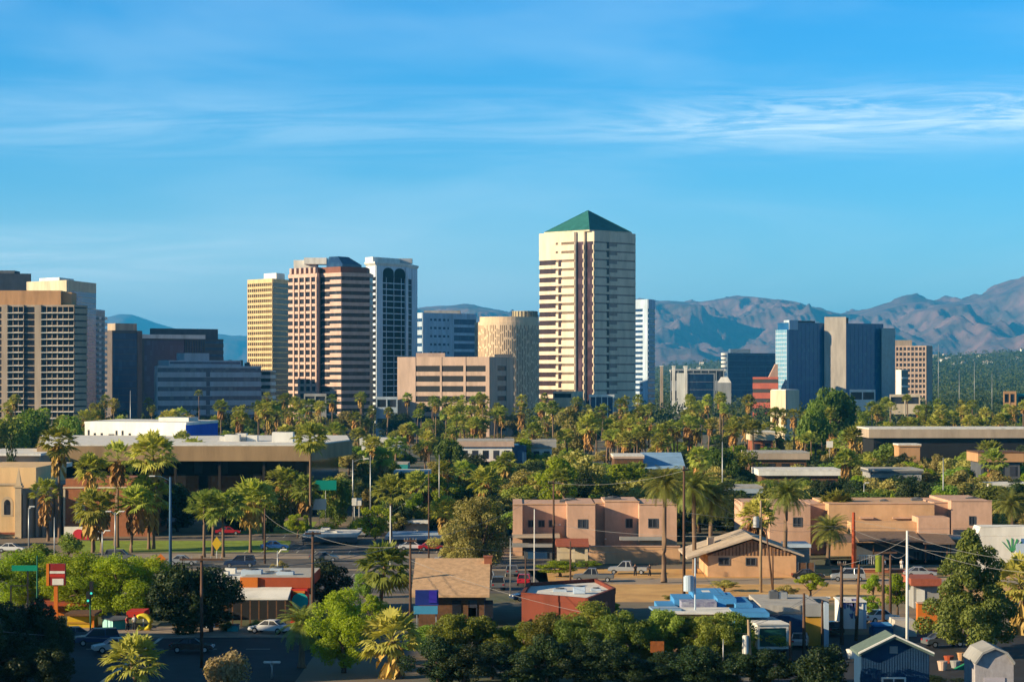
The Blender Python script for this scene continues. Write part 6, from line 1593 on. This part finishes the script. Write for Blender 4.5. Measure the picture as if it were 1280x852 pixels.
for u, Y, rz, p, k, l in ((610, 330, 90, 'silver', 'sedan', 'silver car behind the brick chimney in the parking lot'), (622, 318, 92, 'grey', 'suv', 'grey suv beside the house gable in the parking lot'), (655, 325, 88, 'red', 'sedan', 'red car in the parking lot left of the dark blue garage'),
        (560, 361, 2, 'silver', 'sedan', 'silver car at the right end of the street'), (470, 356, 181, 'navy', 'sedan', 'navy car on the street under the white-trunked palm'), (405, 366, 1, 'grey', 'sedan', 'grey car passing on the street below the carport'), (300, 355, 182, 'navy', 'suv', 'navy suv passing on the street above the diner'), (150, 367, 0, 'grey', 'suv', 'grey suv on the street behind the lime trees'),
        (452, 424, 90, 'silver', 'sedan', 'silver car in the car park right of the carport'), (470, 428, 92, 'blue', 'sedan', 'blue car in the car park under the golden shrub'), (500, 432, 88, 'black', 'sedan', 'black car at the back of the car park'), (528, 436, 90, 'grey', 'sedan', 'grey car at the back of the car park'), (548, 430, 90, 'navy', 'suv', 'navy suv at the back of the car park'),
        (1150, 337, 0, 'silver', 'sedan', 'silver car on the lane before the veranda'), (1060, 331, 178, 'silver', 'suv', 'silver suv on the lane behind the stout red pole'), (1100, 275, 30, 'white', 'sedan', 'white car in the dirt yard by the skip bin'), (1040, 262, 95, 'black', 'sedan', 'black car in the shaded yard left of the tall dark pole'), (1180, 250, 15, 'grey', 'sedan', 'grey car in the yard under the big pine'), (745, 290, 5, 'grey', 'sedan', 'grey car at the right end of the red-brown building'), (240, 245, 0, 'black', 'sedan', 'black car on the shaded road under the dark shade trees')):
    car(l, u, 0, rz, p, k, Y=Y)
# --- truck seen from behind
r = thing('box_truck', 'boxy truck with a white-framed green glass end in the shaded yard', 'truck', (X(966, 241), 241, 0), R(8))
m = MB(); w = 1.6; h0, h1 = .8, 3.2
for a in ((-w, -w + .22, h0, h1), (w - .22, w, h0, h1), (-w + .22, w - .22, h1 - .3, h1), (-w + .22, w - .22, h0, h0 + .25)): m.box(a[0], a[1], -.1, 6.5, a[2], a[3])
m.build('body_frame', M['white'], r)
MB().box(-w + .23, w - .23, .02, 6.3, h0 + .25, h1 - .31).build('rear_glass', mat('green_dark_glass', (.02, .10, .09), rough=.15), r)
MB().box(-w - .05, w + .05, -.2, 6.6, h1 + .002, h1 + .15).build('roof', M['roofwhite'], r)
MB().box(-w + .1, w - .1, 0, 6.3, .55, h0).build('chassis', M['black'], r)
for x in (-1.35, 1.35):
    for y in (1.2, 5.3):
        q = MB(); q.hprism([(y + .5 * math.cos(k * PI / 8), .5 + .5 * math.sin(k * PI / 8)) for k in range(16)], x - .18, x + .18, 'x'); q.build('wheel', M['tyre'], r)

# --- people: one skinned body each
def person(label, x, y, rz, shirt, legs, stride=.12, z=0, lift=0.0):
    r = thing('person', label, 'person', (x, y, z), R(rz))
    J = [(0, 0, .95), (0, 0, 1.15), (0, .01, 1.38), (0, .0, 1.5), (0, -.01, 1.62), (0, -.015, 1.74),
         (.17, 0, 1.42), (.23, .02 + stride * .4, 1.15), (.22, -.06 + stride, .92), (-.17, 0, 1.42), (-.23, .02 - stride * .4, 1.15), (-.22, -.06 - stride, .92),
         (.09, 0, .9), (.1, -stride * .6 - .03, .5), (.1, -stride, .08), (.1, -stride - .15, .04), (-.09, 0, .9), (-.1, stride * .6 - .03, .5), (-.1, stride + .04, .08), (-.1, stride - .12, .04)]
    E = [(0, 1), (1, 2), (2, 3), (3, 4), (4, 5), (2, 6), (6, 7), (7, 8), (2, 9), (9, 10), (10, 11), (0, 12), (12, 13), (13, 14), (14, 15), (0, 16), (16, 17), (17, 18), (18, 19)]
    Rr = [.15, .14, .16, .06, .1, .085, .065, .045, .035, .065, .045, .035, .09, .065, .045, .035, .09, .065, .045, .035]
    me = bpy.data.meshes.new('body'); me.from_pydata(J, E, [])
    o = bpy.data.objects.new('body', me); COL.objects.link(o); o.parent = r
    md = o.modifiers.new('skin', 'SKIN'); 
    for i, v in enumerate(me.skin_vertices[0].data if me.skin_vertices else []): v.radius = (Rr[i], Rr[i])
    if not me.skin_vertices:
        bm = bmesh.new(); bm.from_mesh(me); lay = bm.verts.layers.skin.verify(); bm.verts.ensure_lookup_table()
        for i, v in enumerate(bm.verts): v[lay].radius = (Rr[i], Rr[i] * (.75 if i < 3 else 1)); v[lay].use_root = (i == 0)
        bm.to_mesh(me); bm.free()
    o.modifiers.new('sub', 'SUBSURF').levels = 1; o.modifiers['sub'].render_levels = 2
    me.materials.append(M['skin'])
    b = MB()   # shirt and trousers as loose shells
    b.tube([(0, 0, .93), (0, 0, 1.15), (0, .01, 1.36), (0, .0, 1.47)], [.185, .175, .2, .09], 12)
    for s, st in ((1, stride), (-1, -stride)): b.tube([(s * .15, 0, 1.42), (s * .235, .02 + st * .4, 1.14)], [.09, .075], 8)
    b.build('shirt', M[shirt], r, smooth=True)
    b = MB()
    for s, st in ((1, -stride), (-1, stride)): b.tube([(s * .085, 0, .97), (s * .1, st * .6 - .03, .5), (s * .1, st + .02, .1)], [.125, .095, .075], 9)
    b.build('trousers', M[legs], r, smooth=True)
    b = MB(); b.ball((0, .01, 1.69), .112, 10, 1.0); b.build('hair', mat('dark_hair', (.02, .015, .012)), r, smooth=True)
    return r
for l, u, vb, rz, s, t in (('person in dark clothes standing at the tail of the blue-grey pickup', 794, 720, 20, 'cloth_dark', 'cloth_dark'), ('person in dark clothes walking right of the blue-grey pickup', 812, 720, 80, 'cloth_dark', 'cloth_dark'),
        ('person in a white shirt standing before the veranda', 1127, 713, 0, 'cloth_white', 'cloth_white'), ('person in a light blue top by the veranda railing', 1106, 713, 40, 'bluewhite', 'cloth_dark'),
        ('person in red on the pavement by the red stall', 159, 790, 60, 'cloth_red', 'cloth_dark'), ('person in a white shirt on the pavement by the teal stall', 168, 789, 200, 'cloth_white', 'cloth_dark')):
    Y = gy(vb); person(l, X(u, Y), Y, rz, s, t, z=.13 if Y < 290 else 0.02)

# --- poles
def pole(label, u, vt, vb=None, Y=None, mt='pole', r0=.17, arms=(), ins=True, trans=None, name='utility_pole', cat='utility pole', lean=0.0, box=None):
    Y = Y or gy(vb); H = Z(vt, Y); r = thing(name, label, cat, (X(u, Y), Y, 0))
    MB().tube([(0, 0, 0), (lean * .5, 0, H * .5), (lean, 0, H)], [r0, r0 * .85, r0 * .65], 10).build('shaft', M[mt], r, smooth=True)
    for dz, w, a in arms:
        m = MB(); m.box(-w, w, -r0 - .1, -r0 + .03, H - dz - .1, H - dz + .1, rz=R(a)); am = m.build('crossarm', M[mt], r); am.location.x = lean
        if ins:
            for k in (-.9, -.45, .45, .9):
                q = MB(); x = k * w * math.cos(R(a)); y = k * w * math.sin(R(a)) - r0 - .03
                q.tube([(x, y, H - dz + .1), (x, y, H - dz + .32)], [.05, .03], 6); q.build('insulator', M['grey'], am)
    if trans:
        dz, mm, rad, hh, sx = trans
        q = MB(); q.prism([(x + sx * (rad + r0), y - .1) for x, y in ring(rad, 14)], H - dz - hh, H - dz); q.prism([(x + sx * (rad + r0), y - .1) for x, y in ring(rad * .8, 14)], H - dz, H - dz + .1)
        q.box(min(0, sx * (rad + r0)), max(0, sx * (rad + r0)), -.05, .05, H - dz - .5, H - dz - .35); q.build('transformer', M[mm], r)
    return r
pole('dark crossarm utility pole rising in front of the right dark shade tree', 252, 694, Y=232, arms=((.35, 2.1, 0),), r0=.19)
pole('reddish utility pole at the right end of the orange fascia', 391, 664, Y=271, arms=((.2, .9, 10),), r0=.22)
pole('brown utility pole at the left end of the tan roof', 513, 672, Y=261, arms=((.3, .7, 0),))
pole('dark slim pole left of the white service block', 536, 588, vb=700, r0=.13)
pole('brown utility pole in front of the left adobe windows', 692, 600, vb=706, arms=((.4, .9, 20),), r0=.2)
pole('dark brown utility pole between date palm and twin date palms', 855, 582, Y=300, r0=.21, arms=((.5, 1.0, 60),))
pole('pale transformer pole in front of the blue house', 869, 697, Y=248, mt='bluewhite', r0=.12, trans=(1.9, 'bluewhite', .55, 1.5, -1))
pole('pale wooden pole with a grey can beside the gabled house', 951, 625, vb=740, mt='palewood', r0=.2, trans=(2.2, 'steel', .42, 1.3, -1))
pole('dark leaning pole beside the pale wooden pole', 966, 660, vb=738, r0=.15, lean=-.9)
pole('dark straight pole right of the leaning one', 966, 684, vb=742, r0=.13)
pole('stout red-brown pole before the low date palm', 1067, 640, vb=722, r0=.32, mt='rust')
pole('yellow-brown leaning pole with a white can, bottom centre right', 938, 774, Y=233, mt='palewood', r0=.2, lean=-.2, trans=(1.6, 'white', .3, 1.7, -1))
pole('dark pole standing before the glassy truck end', 988, 776, Y=236, r0=.16)
pole('dark pole in front of the navy store front', 1005, 741, Y=243, r0=.19)
pole('dark pole in front of the ochre wall', 1028, 750, Y=244, r0=.17)
pole('tall dark pole left of the white graffiti shed', 1052, 702, Y=252, r0=.22, arms=((.2, .45, 0),))
pole('brown pole in front of the white graffiti shed', 1070, 705, Y=256, r0=.2, mt='brown', lean=.35)
pole('left of the twin dark poles with white crossarm lamps', 1104, 689, Y=262, r0=.2, arms=((.1, .95, 0),), ins=False)
pole('right of the twin dark poles with white crossarm lamps', 1113, 689, Y=282, r0=.18, arms=((.1, .75, 0),), ins=False)
pole('tall white steel pole at the peak of the dark blue gable', 1134, 663, Y=236, mt='white', r0=.17)
pole('thin pale pole behind the tan-roofed house gable', 638, 672, Y=312, mt='steel', r0=.09)
pole('thin white flag pole in front of the adobe corner', 668, 636, vb=728, mt='white', r0=.1)
pole('short brown pole left of the white suv', 657, 696, Y=300, r0=.13)
pole('short brown pole beside the carport gatehouse', 713, 676, Y=318, r0=.14)
pole('slim grey pole at the left of the lawn palms', 68, 646, vb=712, mt='steel', r0=.1)
pole('slim white pole in front of the car park palm', 488, 632, vb=712, mt='white', r0=.12)
pole('slim steel pole right of the carport', 463, 568, vb=665, mt='steel', r0=.12)
pole('tall steel pole above the white service block', 549, 568, vb=648, mt='steel', r0=.12)
pole('thin steel pole over the golden brush', 718, 588, vb=640, mt='steel', r0=.09)
pole('yellow marker pole over the golden brush', 713, 568, vb=632, mt='yellow', r0=.14)
pole('steel mast behind the green trees right of the blue roof', 903, 552, vb=640, mt='steel', r0=.14)
pole('thin grey mast in front of the grey-roofed house', 1179, 572, vb=650, mt='steel', r0=.12)
pole('brown pole left of the parked street row', 331, 635, vb=704, r0=.17)
for u, vt, Y, l in ((1173, 430, 1700, 'thin pale mast right of the beige mid-rise'), (1218, 452, 1600, 'second pale mast over the distant trees'), (1199, 462, 1500, 'short pale mast over the distant trees'), (1240, 466, 1500, 'rightmost pale mast over the distant trees'), (905, 440, 2100, 'pale mast at the corner of the blue-grey block'), (163, 488, 900, 'white mast in front of the navy block')):
    pole(l, u, vt, Y=Y, mt='steel', r0=.16, name='mast', cat='mast')
pole('short pale post at the bottom among dark trees', 844, 832, Y=222, mt='palewood', r0=.12, name='post', cat='post')
pole('short white post at the bottom right of the dark trees', 904, 798, Y=232, mt='steel', r0=.07, name='post', cat='post')
# street lights
def street_light(label, u, vt, vb=None, Y=None, arm=(1.8,), mt='steel', r0=.11, drop=0.15):
    Y = Y or gy(vb); H = Z(vt, Y); r = thing('street_light', label, 'street light', (X(u, Y), Y, 0))
    MB().tube([(0, 0, 0), (0, 0, H * .6), (0, 0, H)], [r0 * 1.2, r0, r0 * .8], 8).build('pole', M[mt], r, smooth=True)
    for a in arm:
        ar = MB().tube([(0, 0, H - .5), (a * .5, 0, H + .1), (a, 0, H + .15)], [.05, .045, .04], 6).build('arm', M[mt], r)
        MB().box(a - .45, a + .45, -.22, .22, H + .06, H + .24).build('lamp_head', M['white'], ar, bevel=.05)
    return r
street_light('blue-painted street light with a long mast at the lawn edge', 213, 596, vb=716, arm=(-2.6,), mt='steelblue', r0=.2)
street_light('tall curved street light at the dark end of the long office', 441, 574, vb=660, arm=(2.6,))
street_light('pale street light on the dirt lot lane', 1080, 604, vb=650, arm=(.6,))
street_light('street light with a drooping head beside the left lawn palms', 144, 640, vb=704, arm=(-1.0, 1.0))
street_light('short street light left of the blue mast', 128, 664, vb=704, arm=(.8,))
street_light('small white-headed street light by the church bushes', 36, 634, vb=700, arm=(.5,))
street_light('twin-headed low street light in the shaded foreground', 340, 829, Y=224, arm=(-.35, .35), r0=.08)
street_light('curved lamp rising from the bottom dark trees', 897, 828, Y=224, arm=(.5,), r0=.08)
street_light('street light hanging over the diner roof', 347, 688, Y=310, arm=(.8,), r0=.09)
# signs
r = thing('roadside_sign', 'tall red and white shop sign on an orange pole at the corner', 'sign', (X(70, 271), 271, 0))
Ys = 271
def sb(name, u0, u1, v0, v1, y0, y1, m_): return MB().box(X(u0, Ys) - X(70, Ys), X(u1, Ys) - X(70, Ys), y0, y1, Z(v1, Ys), Z(v0, Ys)).build(name, m_, r)
MB().box(-.22, .22, -.2, .2, 0, Z(730, Ys)).build('pole', M['orange'], r)
sb('side_panel', 58.5, 62, 704, 731.5, -.35, .35, M['orange'])
bp_ = sb('panel', 62.5, 82, 704, 731, -.3, .3, mat('maroon_sign', (.26, .02, .02), rough=.5))
sb('white_band', 62.8, 81.6, 713, 716, -.33, -.302, M['white']); sb('red_band', 62.8, 81.6, 717, 720.5, -.33, -.302, M['red']); sb('white_panel', 66, 80, 722.5, 730.3, -.34, -.302, M['white'])
r = thing('street_name_sign', 'long green street name sign on a dark mast frame', 'sign', (X(34, 262), 262, 0)); Ys = 262
def sb2(name, u0, u1, v0, v1, y0, y1, m_): return MB().box(X(u0, Ys) - X(34, Ys), X(u1, Ys) - X(34, Ys), y0, y1, Z(v1, Ys) if v1 else 0, Z(v0, Ys)).build(name, m_, r)
sb2('board', 15, 47, 706, 713, -.15, -.05, mat('bright_green_sign', (.0, .26, .16), rough=.5)); sb2('mast', 33.6, 35.4, 712, None, -.02, .15, M['black']); sb2('arm', 14, 52, 710.2, 711.2, .0, .1, M['black'])
sb2('lower_arm', 13, 35, 731, 732.2, .0, .1, M['black']); sb2('post', 12.6, 14.2, 731, None, -.02, .15, M['black'])
r = thing('sign_mast', 'dark green mast right of the street name sign', 'mast', (X(46.5, 264), 264, 0)); MB().tube([(0, 0, 0), (0, 0, Z(694, 264))], [.14, .08], 8).build('shaft', M['signgreen'], r); MB().box(-.2, .8, -.05, .05, Z(711, 264), Z(710, 264)).build('arm', M['black'], r)
r = thing('traffic_signal', 'green traffic signal heads on a pole before the lime trees', 'traffic signal', (X(113, 261), 261, 0.13))
MB().tube([(0, 0, 0), (0, 0, Z(722, 268))], .09, 8).build('pole', M['signgreen'], r)
for dx, v0, v1 in ((.15, 721, 739), (-.2, 733, 748)):
    h_ = MB().box(dx - .2, dx + .2, -.35, -.1, Z(v1, 268), Z(v0, 268)).build('signal_head', M['black'], r, bevel=.03)
    zz = Z(v1, 268) + .35; q = MB(); q.hprism([(dx + .13 * math.cos(k * PI / 6), zz + .13 * math.sin(k * PI / 6)) for k in range(12)], -.38, -.352, 'y')
    gm2 = bpy.data.materials.get('green_lamp') or bpy.data.materials.new('green_lamp'); gm2.use_nodes = True
    b_ = gm2.node_tree.nodes['Principled BSDF']; b_.inputs['Base Color'].default_value = (.0, .4, .3, 1); b_.inputs['Emission Color'].default_value = (.1, .9, .7, 1); b_.inputs['Emission Strength'].default_value = .35
    q.build('lamp', gm2, h_)
def plate(label, u, v, vb, w, h, m_, shape='diamond', name='road_sign'):
    Y = gy(vb); r = thing(name, label, 'sign', (X(u, Y), Y, 0)); z = Z(v, Y)
    MB().tube([(0, 0, 0), (0, 0, z)], .05, 6).build('post', M['steel'], r)
    q = MB(); pts = [(0, z - h), (w, z), (0, z + h), (-w, z)] if shape == 'diamond' else [(-w, z - h), (w, z - h), (w, z + h), (-w, z + h)]
    q.hprism(pts, -.1, -.055, 'y'); q.build('plate', m_, r)
plate('yellow diamond road sign between the trio palm trunks', 271, 679, 700, .75, 1.1, M['yellow'])
plate('orange diamond road sign at the right end of the lime row', 201, 698, 716, .75, .75, M['orange'])
plate('teal overhead street sign beside the gold-skirted palm', 407, 606, 662, 2.0, .9, mat('teal_sign', (.0, .22, .18), rough=.5), 'rect')
plate('white square notice board below the teal street sign', 399, 630, 664, 1.3, 1.0, M['white'], 'rect')
plate('white square sign above the lane by the grove', 1037, 555, 600, .9, .9, M['white'], 'rect')
plate('yellow-green barrel-like post sign in front of the veranda', 1098, 704, 716, .45, 1.2, mat('hivis_green', (.4, .5, .05)), 'rect')
plate('white traffic plate on a pole behind the lime row', 165, 704, 722, .35, .55, M['white'], 'rect')
for u, vb, Y0, l in ((443, 662, None, 'left white signal cabinet below the curved street light'), (449, 661, None, 'right white signal cabinet below the curved street light')):
    Y = gy(vb); r = thing('signal_cabinet', l, 'cabinet', (X(u, Y), Y, 0)); z = Z(627, Y)
    MB().tube([(0, 0, 0), (0, 0, z)], .1, 6).build('post', M['steel'], r); MB().box(-.45, .45, -.3, .3, z - .7, z + .7).build('box', M['white'], r, bevel=.05)
for i, (u, Y, mm, hh, l) in enumerate(((1186, 236, 'rust', .6, 'dark red garden pot under the big pine'), (1194, 232, 'grey', .6, 'grey garden pot under the big pine'), (1201, 238, 'orange_tan', .7, 'tan garden pot left of the green parasol'), (1178, 230, 'pink', .8, 'pale pink garden pot by the pine trunk'), (1222, 226, 'brick', .8, 'brick-red garden pot behind the pale shed'), (1064, 240, 'white', .8, 'white tub in the shaded yard by the brown pole'), (1046, 236, 'grey', .9, 'grey tub in the shaded yard'), (1030, 238, 'bluewhite', .7, 'pale blue tub in the shaded yard'))):
    r = thing('garden_pot' if 'pot' in l else 'tub', l, 'pot' if 'pot' in l else 'tub', (X(u, Y), Y, 0))
    MB().prism(ring(.35, 12), 0, hh, top=[(x * 1.4, y * 1.4) for x, y in ring(.35, 12)]).build('body', M[mm], r); MB().prism(ring(.52, 12), hh, hh + .1).build('rim', M[mm], r)
# --- wires
def wire(label, a, b, sag=.6, rad=.02):
    a, b = Vector(a), Vector(b); pts = [a.lerp(b, t / 14) - Vector((0, 0, sag * 4 * (t / 14) * (1 - t / 14))) for t in range(15)]
    o = MB().tube(pts, rad, 5).build('overhead_wire', mat('cable_grey', (.25, .25, .26), rough=.6), smooth=True); tag(o, label, 'wire', 'overhead wires')
def pp(u, v, Y): return P(u, v, Y)
wire('pale wire from the crossarm pole up to the house end pole', pp(252, 707, 232), pp(513, 677, 261), 1.0, .035)
wire('pale wire from the house end pole to the adobe corner pole', pp(513, 677, 261), pp(692, 607, 359), 1.2)
wire('wire across the adobe fronts to the dark brown pole', pp(513, 679, 261), pp(855, 684, 300), .8)
wire('lower wire before the adobe yard wall', pp(692, 655, 359), pp(951, 668, 313), .8)
wire('wire from the dark brown pole to the pale wooden pole', pp(855, 650, 300), pp(951, 655, 313), .5)
wire('wire from the pale wooden pole to the stout red pole', pp(951, 660, 313), pp(1067, 655, 336), .7)
wire('wire over the veranda to the pine', pp(1067, 662, 336), pp(1214, 690, 290), .9)
wire('upper wire over the veranda roofs', pp(1067, 650, 336), pp(1300, 668, 300), .9)
wire('pale wire across the bottom left dark trees', pp(-40, 784, 218), pp(252, 795, 232), .5, .03)
wire('wire in front of the hedge trees', pp(513, 790, 261), pp(938, 800, 233), .8)
wire('wire from the yellow-brown pole to the tall dark pole', pp(938, 782, 233), pp(1052, 712, 252), .8)
wire('wire from the tall dark pole to the white steel pole', pp(1052, 706, 252), pp(1134, 672, 236), .4)
wire('wire across the adobe hall front', pp(855, 640, 300), pp(1300, 655, 310), 1.2)
for l, a, b, sg_ in (('low wire over the hedge row to the yellow-brown pole', pp(513, 700, 261), pp(938, 792, 233), 1.5), ('upper wire along the twin dark poles', pp(1052, 716, 252), pp(1104, 692, 262), .3), ('wire from the twin dark poles to the white steel pole', pp(1113, 692, 282), pp(1134, 690, 236), .5), ('service wire down to the blue stepped house', pp(869, 702, 248), pp(905, 745, 258), .3),
        ('service wire from the yellow-brown pole to the store roof', pp(938, 778, 233), pp(1005, 748, 243), .3), ('wire between the dark store poles', pp(1005, 744, 243), pp(1028, 753, 244), .15), ('long wire from the crossarm pole to the reddish pole', pp(252, 702, 232), pp(391, 668, 271), .8), ('long lower wire from the crossarm pole to the reddish pole', pp(252, 706, 232), pp(391, 676, 271), .9),
        ('wire from the reddish pole to the house end pole', pp(391, 668, 271), pp(513, 680, 261), .8), ('wire over the dirt lot to the leaning pole', pp(855, 600, 300), pp(966, 665, 316), .7), ('wire from the leaning pole to the low date palm pole', pp(966, 690, 316), pp(1067, 668, 336), .6), ('wire across the pine top', pp(1134, 668, 236), pp(1330, 700, 225), .8), ('second wire across the pine top', pp(1134, 680, 236), pp(1330, 716, 225), .8),
        ('wire from the slim car park pole to the service block pole', pp(488, 640, 350), pp(536, 596, 368), .6), ('wire along the street from the reddish pole to the brown left pole', pp(391, 672, 271), pp(331, 642, 362), .6), ('high wire from the left adobe pole to the dark brown pole', pp(692, 603, 359), pp(855, 588, 300), .9)):
    wire(l, a, b, sg_)
# --- houses on the far slope
gr2 = random.Random(77); hs = None
for k in range(32):
    u = gr2.uniform(1165, 1300) if k < 26 else gr2.uniform(830, 900); Yh = gr2.uniform(5600, 6550); hgt = slope_z(X(u, Yh), Yh) + 5
    if hs is None:
        hs = thing('hillside_house', 'tiny pale house on the lower mountain slope', 'house', (X(u, Yh), Yh, hgt - 6), 0, 'houses on the far slope')
        MB().box(-7, 7, -5, 5, 0, 9).build('wall', M['white'], hs); MB().hprism([(-5.5, 9), (5.5, 9), (0, 11)], -7.6, 7.6, 'x').build('roof', M['tan'], hs); o = hs
    else: o = copy_tree(hs)
    o.location = (X(u, Yh), Yh, hgt - 6); o.rotation_euler = (0, 0, gr2.uniform(-.7, .7)); o.scale = [gr2.uniform(.45, .95)] * 3
# --- an unseen building left of the view, put in to throw the evening shade over the corner
r = thing('unseen_shade_block', 'unseen brick block put in to shade the corner road from the left', 'building', (-112, 215, 0), 0)
facade(r, [(-28, -17), (28, -17), (28, 20), (-28, 20)], 0, 25, 7, M['brick'], [dict(span=.5, piers=8)] * 4, top=2)
MB().box(-28.5, 28.5, -17.5, 20.5, 25, 25.5).build('roof', M['roofgravel'], r)
